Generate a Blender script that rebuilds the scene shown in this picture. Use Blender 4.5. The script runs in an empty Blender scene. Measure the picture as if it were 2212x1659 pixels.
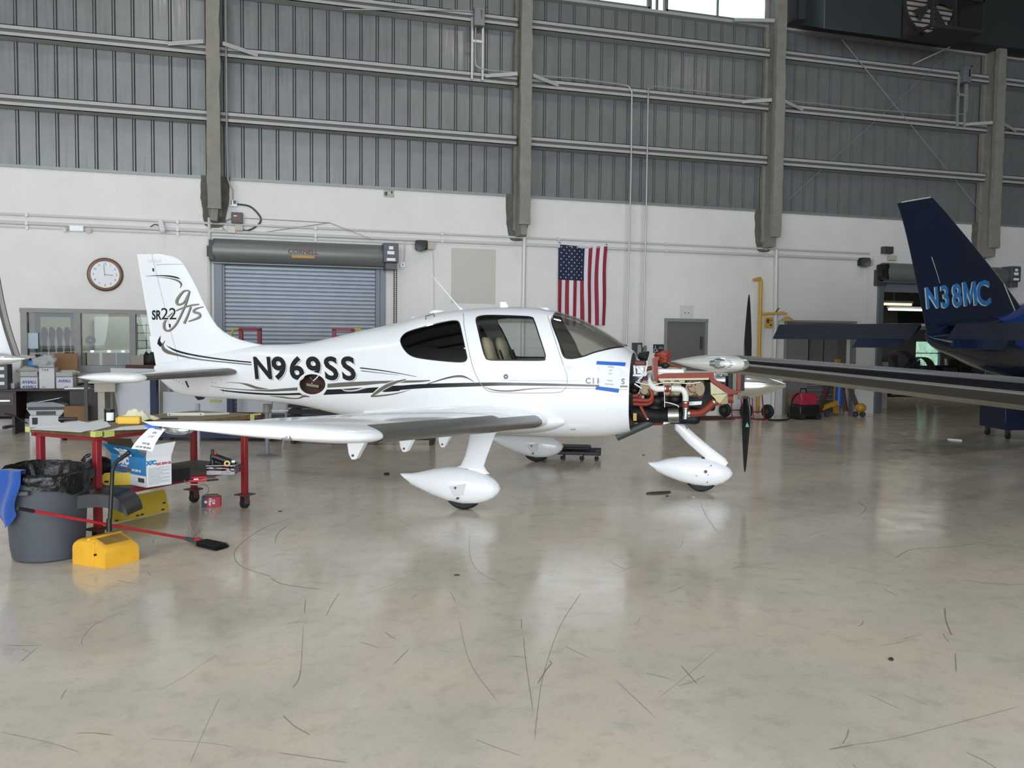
import bpy, bmesh, math, random
import numpy as np
from math import sin, cos, pi, sqrt, radians, atan2
from mathutils import Vector, Matrix, noise as mnoise
random.seed(7)
SC = bpy.context.scene
COL = SC.collection
# ------------------------------------------------------------------ camera
FPX, PITCH, ROLL, CAMH = 1834.0, 0.0525, 0.01, 1.62
TURN = Matrix.Rotation(-0.2886, 3, 'Z')     # the hall is axis-aligned; the camera looks at its rear wall at an angle
def CV(x, y, z=0.0): return TURN @ Vector((x, y, z))
F_ = CV(0, cos(PITCH), -sin(PITCH))
U0 = CV(0, sin(PITCH), cos(PITCH))
R0 = CV(1, 0, 0)
R_ = cos(ROLL) * R0 + sin(ROLL) * U0
U_ = -sin(ROLL) * R0 + cos(ROLL) * U0
CAMP = Vector((0, 0, CAMH))
cd = bpy.data.cameras.new('camera')
cam = bpy.data.objects.new('camera', cd)
COL.objects.link(cam)
cd.sensor_fit = 'HORIZONTAL'
cd.sensor_width = 36.0
cd.lens = FPX / 2212 * 36.0
cd.clip_end = 300
cam.matrix_world = Matrix(((R_.x, U_.x, -F_.x, 0), (R_.y, U_.y, -F_.y, 0), (R_.z, U_.z, -F_.z, CAMH), (0, 0, 0, 1)))
SC.camera = cam
# ------------------------------------------------------------------ frames of the place
WA, WD = 0.0, 16.3685            # rear wall: heading of the wall and its distance
DW = Vector((cos(WA), sin(WA), 0)); NW = Vector((-sin(WA), cos(WA), 0))
AO = CV(-0.0503, 9.6289, 0); YAW = -0.24 - 0.2886      # white aircraft: main axle on the floor, heading
FW = Vector((cos(YAW), sin(YAW), 0)); LF = Vector((-sin(YAW), cos(YAW), 0))
def ray(u, v): return F_ + R_ * ((u - 1106) / FPX) - U_ * ((v - 829.5) / FPX)
def G(u, v, z=0.0):
    r = ray(u, v); return CAMP + r * ((z - CAMH) / r.z)
def W(u, v, off=0.0):
    r = ray(u, v); P = CAMP + r * ((WD - off) / r.dot(NW)); return (P.dot(DW), P.z)
def PA(u, v, y=0.0):
    r = ray(u, v); P = CAMP + r * (((AO - CAMP).dot(LF) + y) / r.dot(LF)); d = P - AO
    return (d.dot(FW), P.z)
def PD(u, v, d):                     # point at a given distance into the hall
    r = ray(u, v); return CAMP + r * (d / r.dot(CV(0, 1)))
def WL(s, off=0.0, z=0.0): return DW * s + NW * (WD - off) + Vector((0, 0, z))
# ------------------------------------------------------------------ light
wd_ = bpy.data.worlds.new('world'); SC.world = wd_; wd_.use_nodes = True
bg = wd_.node_tree.nodes['Background']; bg.inputs[0].default_value = (0.80, 0.90, 1.0, 1); bg.inputs[1].default_value = 3.6
def area(name, loc, look, sx, sy, power, col=(1, 1, 1)):
    l = bpy.data.lights.new(name, 'AREA'); l.shape = 'RECTANGLE'; l.size = sx; l.size_y = sy; l.energy = power; l.color = col
    o = bpy.data.objects.new(name, l); COL.objects.link(o); o.location = loc
    o.rotation_euler = (Vector(look) - Vector(loc)).to_track_quat('-Z', 'Y').to_euler(); return o
area('hangar_door_daylight', (-3.6, -9.6, 3.95), (-1.5, 9, 3.0), 23, 7.4, 4800, (0.90, 0.95, 1.0))
SC.view_settings.view_transform = 'Standard'
SC.view_settings.look = 'None'
SC.view_settings.gamma = 1
SC.view_settings.use_curve_mapping = False
SC.view_settings.exposure = -0.60
SC.cycles.use_denoising = True
SC.cycles.max_bounces = 8
SC.cycles.transparent_max_bounces = 24
SC.cycles.sample_clamp_indirect = 6
SC.cycles.caustics_reflective = False; SC.cycles.caustics_refractive = False
# ------------------------------------------------------------------ materials
def s2l(c): return tuple((x / 12.92 if x <= .04045 else ((x + .055) / 1.055) ** 2.4) for x in c)
def hexc(h): return s2l(tuple(int(h[i:i + 2], 16) / 255 for i in (0, 2, 4)))
MATS = {}
def mat(name, hx, rough=0.5, metal=0.0, var=0.0, vs=6.0, bump=0.0, bs=40.0, coat=0.0, spec=0.5, emit=0.0, alpha=1.0, sheen=0.0):
    if name in MATS: return MATS[name]
    m = bpy.data.materials.new(name); m.use_nodes = True; nt = m.node_tree; N = nt.nodes; b = N['Principled BSDF']
    c = hexc(hx) + (1,)
    b.inputs['Base Color'].default_value = c; b.inputs['Roughness'].default_value = rough; b.inputs['Metallic'].default_value = metal
    b.inputs['Coat Weight'].default_value = coat; b.inputs['Coat Roughness'].default_value = 0.06; b.inputs['Specular IOR Level'].default_value = spec
    b.inputs['Alpha'].default_value = alpha; b.inputs['Sheen Weight'].default_value = sheen
    if emit: b.inputs['Emission Color'].default_value = c; b.inputs['Emission Strength'].default_value = emit
    tc = N.new('ShaderNodeTexCoord')
    if var:
        n = N.new('ShaderNodeTexNoise'); n.inputs['Scale'].default_value = vs; n.inputs['Detail'].default_value = 5; n.inputs['Roughness'].default_value = .6
        r = N.new('ShaderNodeMapRange'); r.inputs[1].default_value = .3; r.inputs[2].default_value = .7; r.inputs[3].default_value = 1 - var; r.inputs[4].default_value = 1 + var * .6
        mx = N.new('ShaderNodeVectorMath'); mx.operation = 'SCALE'; mx.inputs[0].default_value = c[:3]
        nt.links.new(tc.outputs['Object'], n.inputs['Vector']); nt.links.new(n.outputs['Fac'], r.inputs[0]); nt.links.new(r.outputs[0], mx.inputs['Scale']); nt.links.new(mx.outputs[0], b.inputs['Base Color'])
    if bump:
        n = N.new('ShaderNodeTexNoise'); n.inputs['Scale'].default_value = bs; n.inputs['Detail'].default_value = 4
        bp = N.new('ShaderNodeBump'); bp.inputs['Strength'].default_value = bump; bp.inputs['Distance'].default_value = .02
        nt.links.new(tc.outputs['Object'], n.inputs['Vector']); nt.links.new(n.outputs['Fac'], bp.inputs['Height']); nt.links.new(bp.outputs[0], b.inputs['Normal'])
    MATS[name] = m; return m
def glass(name, tint, gloss=0.12, rough=0.01):
    if name in MATS: return MATS[name]
    m = bpy.data.materials.new(name); m.use_nodes = True; nt = m.node_tree; N = nt.nodes; N.remove(N['Principled BSDF'])
    t = N.new('ShaderNodeBsdfTransparent'); t.inputs[0].default_value = hexc(tint) + (1,)
    g = N.new('ShaderNodeBsdfGlossy'); g.inputs['Roughness'].default_value = rough
    lw = N.new('ShaderNodeFresnel'); lw.inputs['IOR'].default_value = 1.45
    ad = N.new('ShaderNodeMath'); ad.operation = 'MULTIPLY_ADD'; ad.inputs[1].default_value = .5; ad.inputs[2].default_value = gloss - .04; ad.use_clamp = True
    mx = N.new('ShaderNodeMixShader'); nt.links.new(lw.outputs[0], ad.inputs[0]); nt.links.new(ad.outputs[0], mx.inputs[0]); nt.links.new(t.outputs[0], mx.inputs[1]); nt.links.new(g.outputs[0], mx.inputs[2])
    nt.links.new(mx.outputs[0], N['Material Output'].inputs[0]); MATS[name] = m; return m
# ------------------------------------------------------------------ mesh builder
class MB:
    def __init__(s): s.v = []; s.f = []
    def add(s, v, f):
        k = len(s.v); s.v += [tuple(p) for p in v]; s.f += [tuple(i + k for i in q) for q in f]; return s
    def box(s, x0, x1, y0, y1, z0, z1, M=None):
        v = [Vector(p) for p in ((x0, y0, z0), (x1, y0, z0), (x1, y1, z0), (x0, y1, z0), (x0, y0, z1), (x1, y0, z1), (x1, y1, z1), (x0, y1, z1))]
        if M: v = [M @ p for p in v]
        return s.add(v, [(0, 3, 2, 1), (4, 5, 6, 7), (0, 1, 5, 4), (1, 2, 6, 5), (2, 3, 7, 6), (3, 0, 4, 7)])
    def bar(s, p0, p1, w, h, up=(0, 0, 1)):      # rectangular bar between two points
        p0, p1 = Vector(p0), Vector(p1); d = (p1 - p0).normalized(); a = d.cross(Vector(up))
        if a.length < 1e-4: a = d.cross(Vector((1, 0, 0)))
        a.normalize(); b = a.cross(d).normalized(); a = a * w / 2; b = b * h / 2
        v = [p + i * a + j * b for p in (p0, p1) for (i, j) in ((-1, -1), (1, -1), (1, 1), (-1, 1))]
        return s.add(v, [(0, 1, 2, 3), (7, 6, 5, 4), (0, 4, 5, 1), (1, 5, 6, 2), (2, 6, 7, 3), (3, 7, 4, 0)])
    def loft(s, rings, caps=True, closed=True):
        n = len(rings[0]); k = len(s.v)
        for r in rings: s.v += [tuple(p) for p in r]
        m = n if closed else n - 1
        for i in range(len(rings) - 1):
            for j in range(m):
                a = k + i * n + j; b = k + i * n + (j + 1) % n; s.f.append((a, b, b + n, a + n))
        if caps and closed:
            s.f.append(tuple(k + j for j in reversed(range(n)))); s.f.append(tuple(k + (len(rings) - 1) * n + j for j in range(n)))
        return s
    def tube(s, pts, r, n=8, caps=True, flat=1.0):
        pts = [Vector(p) for p in pts]; rr = r if isinstance(r, (list, tuple)) else [r] * len(pts); rings = []; a = None
        for i, p in enumerate(pts):
            d = (pts[min(i + 1, len(pts) - 1)] - pts[max(i - 1, 0)]).normalized()
            if a is None:
                a = d.cross(Vector((0, 0, 1)))
                if a.length < 1e-3: a = d.cross(Vector((0, 1, 0)))
            a = (a - d * a.dot(d)).normalized(); b = d.cross(a)
            rings.append([p + (a * cos(2 * pi * j / n) + b * sin(2 * pi * j / n) * flat) * rr[i] for j in range(n)])
        return s.loft(rings, caps)
    def cyl(s, p0, p1, r0, r1=None, n=16): return s.tube([p0, p1], [r0, r0 if r1 is None else r1], n)
    def lathe(s, prof, c=(0, 0, 0), axis=(0, 0, 1), n=24, caps=True, sc=(1, 1)):
        ax = Vector(axis).normalized(); a = ax.cross(Vector((0, 0, 1)))
        if a.length < 1e-3: a = Vector((1, 0, 0))
        a.normalize(); b = ax.cross(a); c = Vector(c)
        return s.loft([[c + ax * z + (a * cos(2 * pi * j / n) * sc[0] + b * sin(2 * pi * j / n) * sc[1]) * max(r, 1e-4) for j in range(n)] for r, z in prof], caps)
    def prism(s, poly, h0, h1, plane='xz'):
        mp = {'xz': lambda a, b, h: (a, h, b), 'xy': lambda a, b, h: (a, b, h), 'yz': lambda a, b, h: (h, a, b)}[plane]
        n = len(poly); v = [mp(a, b, h0) for a, b in poly] + [mp(a, b, h1) for a, b in poly]
        return s.add(v, [tuple(range(n)), tuple(reversed(range(n, 2 * n)))] + [(i, i + n, (i + 1) % n + n, (i + 1) % n) for i in range(n)])
    def ball(s, c, r, sc=(1, 1, 1), n=16, m=10):
        c = Vector(c); rings = []
        for i in range(m + 1):
            t = pi * i / m; q = max(sin(t), 1e-3)
            rings.append([c + Vector((r * sc[0] * q * cos(2 * pi * j / n), r * sc[1] * q * sin(2 * pi * j / n), -r * sc[2] * cos(t))) for j in range(n)])
        return s.loft(rings)
    def sheet(s, fn, nu, nv):          # fn(u,v)->point, u,v in 0..1
        k = len(s.v)
        for j in range(nv + 1):
            for i in range(nu + 1): s.v.append(tuple(fn(i / nu, j / nv)))
        for j in range(nv):
            for i in range(nu):
                a = k + j * (nu + 1) + i; s.f.append((a, a + 1, a + nu + 2, a + nu + 1))
        return s
    def xf(s, M): s.v = [tuple(M @ Vector(p)) for p in s.v]; return s
    def mp(s, fn): s.v = [tuple(fn(*p)) for p in s.v]; return s
    def bm(s):
        b = bmesh.new(); vs = [b.verts.new(p) for p in s.v]
        for q in s.f:
            try: b.faces.new([vs[i] for i in q])
            except ValueError: pass
        return b
    def cut(s, step, axes=(0, 1)):     # grid the mesh so that it can follow a curved surface
        b = s.bm(); ax3 = ((1, 0, 0), (0, 1, 0), (0, 0, 1))
        bmesh.ops.remove_doubles(b, verts=b.verts, dist=1e-6)
        for a in axes:
            lo = min(p[a] for p in s.v); hi = max(p[a] for p in s.v); x = math.floor(lo / step) * step + step
            while x < hi:
                bmesh.ops.bisect_plane(b, geom=b.verts[:] + b.edges[:] + b.faces[:], plane_co=Vector(ax3[a]) * x, plane_no=ax3[a]); x += step
        b.verts.ensure_lookup_table(); b.verts.index_update()
        s.v = [tuple(q.co) for q in b.verts]; s.f = [tuple(q.index for q in f.verts) for f in b.faces]; b.free(); return s
    def thick(s, d):                    # give an open sheet thickness d along -y
        n = len(s.v); from collections import Counter
        e = Counter(tuple(sorted((q[i], q[(i + 1) % len(q)]))) for q in s.f for i in range(len(q)))
        ff = list(s.f); s.v += [(x, y + d, z) for x, y, z in s.v]
        s.f += [tuple(i + n for i in reversed(q)) for q in ff]
        for q in ff:
            for i in range(len(q)):
                a, b = q[i], q[(i + 1) % len(q)]
                if e[tuple(sorted((a, b)))] == 1: s.f.append((b, a, a + n, b + n))
        return s
    def build(s, name, m, parent=None, loc=None, rotz=0.0, ang=35, bevel=0, sub=0, seg=2, smooth=True):
        me = bpy.data.meshes.new(name); me.from_pydata(s.v, [], s.f)
        b = bmesh.new(); b.from_mesh(me); bmesh.ops.recalc_face_normals(b, faces=b.faces); b.to_mesh(me); b.free()
        me.validate(); me.update()
        if smooth: me.shade_smooth(); me.set_sharp_from_angle(angle=radians(ang))
        me.materials.append(m)
        o = bpy.data.objects.new(name, me); COL.objects.link(o)
        if parent: o.parent = parent
        if loc is not None: o.location = loc
        if rotz: o.rotation_euler = (0, 0, rotz)
        if bevel:
            d = o.modifiers.new('bevel', 'BEVEL'); d.width = bevel; d.segments = seg; d.limit_method = 'ANGLE'; d.angle_limit = radians(40)
        if sub:
            d = o.modifiers.new('sub', 'SUBSURF'); d.levels = sub; d.render_levels = sub
        return o
def tag(o, label, cat, group=None, kind=None):
    if label: o['label'] = label
    if cat: o['category'] = cat
    if group: o['group'] = group
    if kind: o['kind'] = kind
    return o
def thing(name, label, cat, loc=(0, 0, 0), rotz=0.0, group=None, rot=None):
    o = bpy.data.objects.new(name, None); COL.objects.link(o); o.location = loc; o.rotation_euler = rot or (0, 0, rotz)
    o.empty_display_size = .1
    return tag(o, label, cat, group)
def wthing(name, label, cat, s, z, off=0.0, group=None): return thing(name, label, cat, WL(s, off, z), WA, group)
def struct(mb, name, m, wall=True, **k):
    o = mb.build(name, m, None, WL(0) if wall else None, WA if wall else 0.0, **k); o['kind'] = 'structure'; return o
def smoothpts(pts, n=6, closed=False):   # Catmull-Rom
    P = [tuple(p) for p in pts]; out = []; N = len(P); rng = range(N if closed else N - 1)
    for i in rng:
        g = (lambda k: P[k % N]) if closed else (lambda k: P[min(max(k, 0), N - 1)])
        a, b, c, d = g(i - 1), g(i), g(i + 1), g(i + 2)
        for t in range(n):
            t = t / n
            out.append(tuple(.5 * (2 * b[k] + (c[k] - a[k]) * t + (2 * a[k] - 5 * b[k] + 4 * c[k] - d[k]) * t * t + (3 * b[k] - a[k] - 3 * c[k] + d[k]) * t ** 3) for k in range(len(b))))
    if not closed: out.append(P[-1])
    return out
def text2d(s, h, bold=0.0, align='CENTER', sx=1.0, shear=0.0, thin=0.0):   # flat text, baseline at 0, capital height h
    c = bpy.data.curves.new('t', 'FONT'); c.body = s; c.size = h / 0.73; c.align_x = align; c.offset = bold; c.shear = shear; c.resolution_u = 4
    o = bpy.data.objects.new('t', c); me = o.to_mesh(); mb = MB()
    mb.v = [(v.co.x * sx, v.co.y, 0) for v in me.vertices]; mb.f = [tuple(p.vertices) for p in me.polygons]
    o.to_mesh_clear(); bpy.data.objects.remove(o); bpy.data.curves.remove(c); return mb
def put_text(name, s, h, m, parent, c, ax=(1, 0, 0), up=(0, 0, 1), bold=0.0, sx=1.0, shear=0.0, align='CENTER', depth=.0015):
    mb = text2d(s, h, bold, align, sx, shear)
    if not mb.v: return None
    a, u = Vector(ax).normalized(), Vector(up).normalized(); n = a.cross(u); c = Vector(c); mb.thick(0)
    k = len(mb.v) // 2; mb.v = [tuple(c + a * p[0] + u * p[1] + n * (depth if i < k else 0)) for i, p in enumerate(mb.v)]
    return mb.build(name, m, parent, smooth=False)
def copy_tree(o, parent=None):
    c = o.copy(); COL.objects.link(c)
    if parent: c.parent = parent
    for ch in [x for x in bpy.data.objects if x.parent == o and x != c]: copy_tree(ch, c)
    return c
WHITE = mat('painted_white', 'e9ecf0', .35); BLACK = mat('black_plastic', '141517', .45); DGREY = mat('dark_grey_metal', '4a4d4e', .5, .3)
GALV = mat('galvanised_steel', 'b9bcbc', .42, .5, var=.1, vs=20); STEEL = mat('bright_steel', 'c8c8c6', .22, 1.0); RUB = mat('black_rubber', '17181a', .7)
PAPER = mat('white_paper', 'eef0f4', .8); CARD = mat('brown_cardboard', '8b6a4a', .85, var=.08, vs=10)
# ================================================================== THE HALL
def floor_mat():
    m = bpy.data.materials.new('sealed_concrete'); m.use_nodes = True; nt = m.node_tree; N = nt.nodes; L = nt.links; b = N['Principled BSDF']
    tc = N.new('ShaderNodeTexCoord')
    def nz(sc, det=6, rough=.6, stretch=None):
        n = N.new('ShaderNodeTexNoise'); n.inputs['Scale'].default_value = sc; n.inputs['Detail'].default_value = det; n.inputs['Roughness'].default_value = rough
        L.new(tc.outputs['Object'], n.inputs['Vector']); return n
    def rmp(src, stops):
        r = N.new('ShaderNodeValToRGB'); e = r.color_ramp.elements
        e[0].position = stops[0][0]; e[0].color = hexc(stops[0][1]) + (1,); e[1].position = stops[-1][0]; e[1].color = hexc(stops[-1][1]) + (1,)
        for p, c in stops[1:-1]: q = e.new(p); q.color = hexc(c) + (1,)
        L.new(src, r.inputs[0]); return r
    base = rmp(nz(1.1, 4, .55).outputs[0], [(.36, 'cdc4b4'), (.5, 'd5cbba'), (.64, 'dbcdbb')])
    bl = rmp(nz(7, 8, .72).outputs[0], [(.30, '8c8880'), (.50, 'ffffff'), (.72, 'ffffff')])
    fine = rmp(nz(38, 6, .7).outputs[0], [(.30, 'b8b2a8'), (.46, 'ffffff'), (1, 'ffffff')])
    def mul(a, c, f):
        x = N.new('ShaderNodeMix'); x.data_type = 'RGBA'; x.blend_type = 'MULTIPLY'; x.inputs[0].default_value = f; L.new(a, x.inputs[6]); L.new(c, x.inputs[7]); return x.outputs[2]
    col = mul(mul(base.outputs[0], bl.outputs[0], .26), fine.outputs[0], .25)
    L.new(col, b.inputs['Base Color'])
    rr = N.new('ShaderNodeMapRange'); rr.inputs[1].default_value = .35; rr.inputs[2].default_value = .7; rr.inputs[3].default_value = .10; rr.inputs[4].default_value = .24
    L.new(nz(3.0, 6, .7).outputs[0], rr.inputs[0]); L.new(rr.outputs[0], b.inputs['Roughness'])
    b.inputs['Specular IOR Level'].default_value = .40
    bp = N.new('ShaderNodeBump'); bp.inputs['Strength'].default_value = .06; bp.inputs['Distance'].default_value = .01; L.new(nz(2.2, 3).outputs[0], bp.inputs['Height']); L.new(bp.outputs[0], b.inputs['Normal'])
    return m
FLOOR = floor_mat()
fl = MB().box(-16, 26, -11, 36, -.2, 0); flo = fl.build('floor', FLOOR); flo['kind'] = 'structure'
def masonry_mat():
    m = mat('painted_block', 'e0dfdc', .62, var=.05, vs=1.4); nt = m.node_tree; N = nt.nodes; L = nt.links; b = N['Principled BSDF']
    tc = N['Texture Coordinate']; mp = N.new('ShaderNodeMapping'); mp.inputs['Rotation'].default_value = (pi / 2, 0, 0)
    br = N.new('ShaderNodeTexBrick'); br.inputs['Scale'].default_value = 1; br.inputs['Brick Width'].default_value = .4; br.inputs['Row Height'].default_value = .2; br.inputs['Mortar Size'].default_value = .004; br.inputs['Mortar Smooth'].default_value = .3
    br.inputs['Color1'].default_value = br.inputs['Color2'].default_value = (1, 1, 1, 1); br.inputs['Mortar'].default_value = (0, 0, 0, 1)
    L.new(tc.outputs['Object'], mp.inputs[0]); L.new(mp.outputs[0], br.inputs['Vector'])
    bp = N.new('ShaderNodeBump'); bp.inputs['Strength'].default_value = .12; bp.inputs['Distance'].default_value = .01; L.new(br.outputs['Color'], bp.inputs['Height'])
    nz = N.new('ShaderNodeTexNoise'); nz.inputs['Scale'].default_value = 60; L.new(tc.outputs['Object'], nz.inputs['Vector'])
    b2 = N.new('ShaderNodeBump'); b2.inputs['Strength'].default_value = .1; b2.inputs['Distance'].default_value = .01; L.new(nz.outputs[0], b2.inputs['Height']); L.new(bp.outputs[0], b2.inputs['Normal']); L.new(b2.outputs[0], b.inputs['Normal'])
    return m
MASON = masonry_mat(); GREYP = mat('grey_door_paint', '6f706c', .5); FRAMEG = mat('grey_frame_paint', '85888a', .45)
ZL = 4.46
# openings: office window, roll-up, grey door, wide doorway, second roll-up
OW = (-3.93, -0.98, 1.02, 2.07); RU = (-.74, 2.25, 0, 3.1); D2 = (8.25, 9.2, 0, 2.05); D3 = (11.18, 12.98, 0, 2.06); R2 = (13.62, 17.0, 0, 3.1)
SL, SR = -15.5, 25.0
mw = MB()
xs = [SL, OW[0], OW[1], RU[0], RU[1], D2[0], D2[1], D3[0], D3[1], R2[0], R2[1], SR]
for i in range(0, 12, 2): mw.box(xs[i], xs[i + 1], 0, .25, 0, ZL)
for o_ in (OW, RU, D2, D3, R2): mw.box(o_[0], o_[1], 0, .25, o_[3], ZL)
mw.box(OW[0], OW[1], 0, .25, 0, OW[2])
struct(mw, 'wall_back', MASON, smooth=False)
# corrugated upper wall, ribs 0.3 m apart
PANEL = mat('grey_metal_panel', '7e8181', .45, .2, var=.10, vs=2.5)
def panel_streaks(m):
    nt = m.node_tree; N = nt.nodes; L = nt.links; tc = N['Texture Coordinate']; mp = N.new('ShaderNodeMapping'); mp.inputs['Scale'].default_value = (14, 1, .8)
    n = N.new('ShaderNodeTexNoise'); n.inputs['Scale'].default_value = 1.6; n.inputs['Detail'].default_value = 6; L.new(tc.outputs['Object'], mp.inputs[0]); L.new(mp.outputs[0], n.inputs['Vector'])
    r = N.new('ShaderNodeMapRange'); r.inputs[1].default_value = .35; r.inputs[2].default_value = .7; r.inputs[3].default_value = .28; r.inputs[4].default_value = .5
    L.new(n.outputs[0], r.inputs[0]); L.new(r.outputs[0], N['Principled BSDF'].inputs['Roughness'])
panel_streaks(PANEL)
pm = MB(); x = SL; prof = []
while x < SR:
    prof += [(x, 0.0), (x + .243, 0.0), (x + .250, .03), (x + .262, -.014), (x + .283, -.014), (x + .295, .03)]; x += .305
def pan(z0, z1, x0=SL, x1=SR):
    pr = [p for p in prof if x0 <= p[0] <= x1]; pm.loft([[(a, b + .10, z) for a, b in pr] for z in (z0, z1)], caps=False, closed=False)
ZS = 8.42
pan(ZL, ZS); pan(9.75, 12.2)
for a, b in ((SL, 5.5), (7.75, 8.12), (10.55, 17.4), (19.6, SR)): pan(ZS, 9.75, a, b)
struct(pm, 'wall_upper', PANEL, ang=20)
GIRT = mat('painted_girt', 'abaca9', .5, var=.06, vs=8); GIRT_SHADE = mat('girt_gap_shade', '5c5e5d', .6, .1)  # darker tone puts the shade between the girt lips into the colour
colS = [-12.3, -6.5, -.76, 4.95, 10.58, 16.44, 22.2]
for z1 in (5.62, 6.76, 7.885, 10.2, 11.3):
    for a, b in zip([SL] + colS, colS + [SR]):
        g = MB(); g.box(a + .1, b - .1, -.19, .07, z1 - .012, z1).box(a + .1, b - .1, -.19, -.175, z1 - .07, z1).box(a + .1, b - .1, -.19, .07, z1 - .19, z1 - .178).box(a + .1, b - .1, -.19, -.175, z1 - .19, z1 - .125)
        o = struct(g, 'trim_1', GIRT, smooth=False); MB().box(a + .1, b - .1, -.165, -.155, z1 - .125, z1 - .07).build('girt_gap_shade', GIRT_SHADE, o)
t = MB().box(SL, SR, -.03, .09, ZL - .015, ZL + .035); struct(t, 'trim_2', mat('dull_flashing', '8e9290', .5, .3))
t = MB().box(SL, SR, -.06, .09, ZS - .045, ZS + .015).box(SL, SR, -.06, .09, 9.72, 9.78); struct(t, 'trim_3', GIRT)
# fireproofed columns: front flange, web, rear flange, rough sprayed surface
SPRAY = mat('sprayed_fireproofing', '8e8a82', .9, var=.12, vs=5, bump=.9, bs=38)
SPRAYD = mat('old_fireproofing', '64625c', .95, var=.25, vs=7, bump=.8, bs=30)
def rough_box(mb, x0, x1, y0, y1, z0, z1, amp=.009, st=.09):
    nz = max(2, int((z1 - z0) / st)); rings = []
    for i in range(nz + 1):
        z = z0 + (z1 - z0) * i / nz; ring = []
        for (a, b) in ((x0, y0), ((x0 + x1) / 2, y0), (x1, y0), (x1, (y0 + y1) / 2), (x1, y1), ((x0 + x1) / 2, y1), (x0, y1), (x0, (y0 + y1) / 2)):
            q = mnoise.noise_vector(Vector((a * 3.1, b * 3.1 + x0, z * 3.3))) * amp * 2
            ring.append((a + q.x, b + q.y, z))
        rings.append(ring)
    mb.loft(rings)
for i, s in enumerate(colS):
    c = MB(); zb = 3.86
    rough_box(c, s - .112, s + .112, -.47, -.36, zb, 12.1); rough_box(c, s - .05, s + .05, -.37, -.02, zb + .05, 12.1)
    rough_box(c, s - .115, s + .115, -.06, .03, 3.78, 12.1); rough_box(c, s - .06, s + .06, -.40, -.05, 3.66, zb + .12, .02)
    c.xf(Matrix.Identity(4)); o = struct(c, 'column', SPRAY, ang=50)
    b = MB(); pl = smoothpts([(s - .25, 4.5), (s - .245, 4.1), (s - .22, 3.85), (s - .17, 3.62), (s, 3.58), (s + .15, 3.64), (s + .2, 3.9), (s + .24, 4.2), (s + .25, 4.5)], 4)
    pl = [(a + random.uniform(-.012, .012), z) for a, z in pl]; b.prism(pl, -.035, .05); o2 = struct(b, 'column_base', SPRAYD); o2.parent = None
# short diagonal flange braces beside each column
for s in colS[1:]:
    for z1 in (6.76,):
        b = MB(); b.bar((s - .16, -.40, z1 - .02), (s - .75, -.20, z1 - .06), .012, .07).bar((s + .16, -.40, z1 - .02), (s + .75, -.20, z1 - .1), .012, .07); struct(b, 'trim_4', GIRT, smooth=False)
b = MB().bar((9.6, -.2, 8.38), (10.42, -.42, 8.38), .012, .07); struct(b, 'trim_5', GIRT, smooth=False)
# clerestory windows
for k, (a, b_) in enumerate(((5.5, 7.75), (8.12, 10.55), (17.4, 19.6)), 1):
    w = MB(); z0, z1 = ZS + .02, 9.75
    for q in (a, b_): w.box(q - .04, q + .04, 0, .09, z0, z1)
    w.box(a, b_, 0, .09, z0, z0 + .06).box(a, b_, 0, .09, z1 - .06, z1); w.box((a + b_) / 2 - .015, (a + b_) / 2 + .015, .02, .07, z0, z1); o = struct(w, 'window_%d' % k, GREYP)
    g = MB().box(a, b_, .045, .05, z0, z1).build('window_pane', glass('window_glass', 'e8f2f6', .06), o)
# ceiling, side walls, hall front (open hangar doorway)
ROOFM = mat('roof_panel', '8f9494', .6, var=.08, vs=1)
c = MB().box(-16, 26, -10, WD + .3, 12.2, 12.35); o = c.build('ceiling', ROOFM); o['kind'] = 'structure'
for y in (-4, 1, 6, 11): 
    q = MB().box(-16, 26, y - .12, y + .12, 11.6, 12.2).build('beam', DGREY); q['kind'] = 'structure'
q = MB().box(-15.2, -15.0, -10, 14, 0, 12.2).build('wall_left', mat('side_panel', 'b9bbb9', .6)); q['kind'] = 'structure'
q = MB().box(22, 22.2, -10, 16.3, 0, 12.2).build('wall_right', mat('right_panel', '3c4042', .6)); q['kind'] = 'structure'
q = MB().box(-16, 26, -10.2, -10, 7.8, 12.2).box(8, 26, -10.2, -10, 0, 7.8).build('wall_front', ROOFM); q['kind'] = 'structure'
# high-bay lamps under the roof; some added over rear wall and right for brightness
LG = mat('lamp_glow', 'ffe0b8', .5, emit=40)
for x, y in ((-9, 1), (-2, 0), (-9, 10), (-2, 11.5), (5, 11.5), (5, 1), (12, 10)):
    t = thing('high_bay_lamp', 'round high bay lamp hanging from the hangar roof', 'lamp', (x, y, 9.3), 0, 'high bay lamps under the roof')
    MB().lathe([(.05, .55), (.12, .5), (.16, .3), (.32, .06), (.33, .0), (.30, .0), (.15, .28)], n=20).build('reflector', GALV, t)
    MB().ball((0, 0, .13), .09).build('bulb', LG, t)
    MB().cyl((0, 0, .5), (0, 0, 2.3), .012, n=6).build('hanger_rod', DGREY, t)
    l = bpy.data.lights.new('bay_light', 'AREA'); l.shape = 'DISK'; l.size = .6; l.energy = 95; l.color = (1, .965, .91); o = bpy.data.objects.new('bay_light', l); COL.objects.link(o); o.location = (x, y, 9.25)
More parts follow.
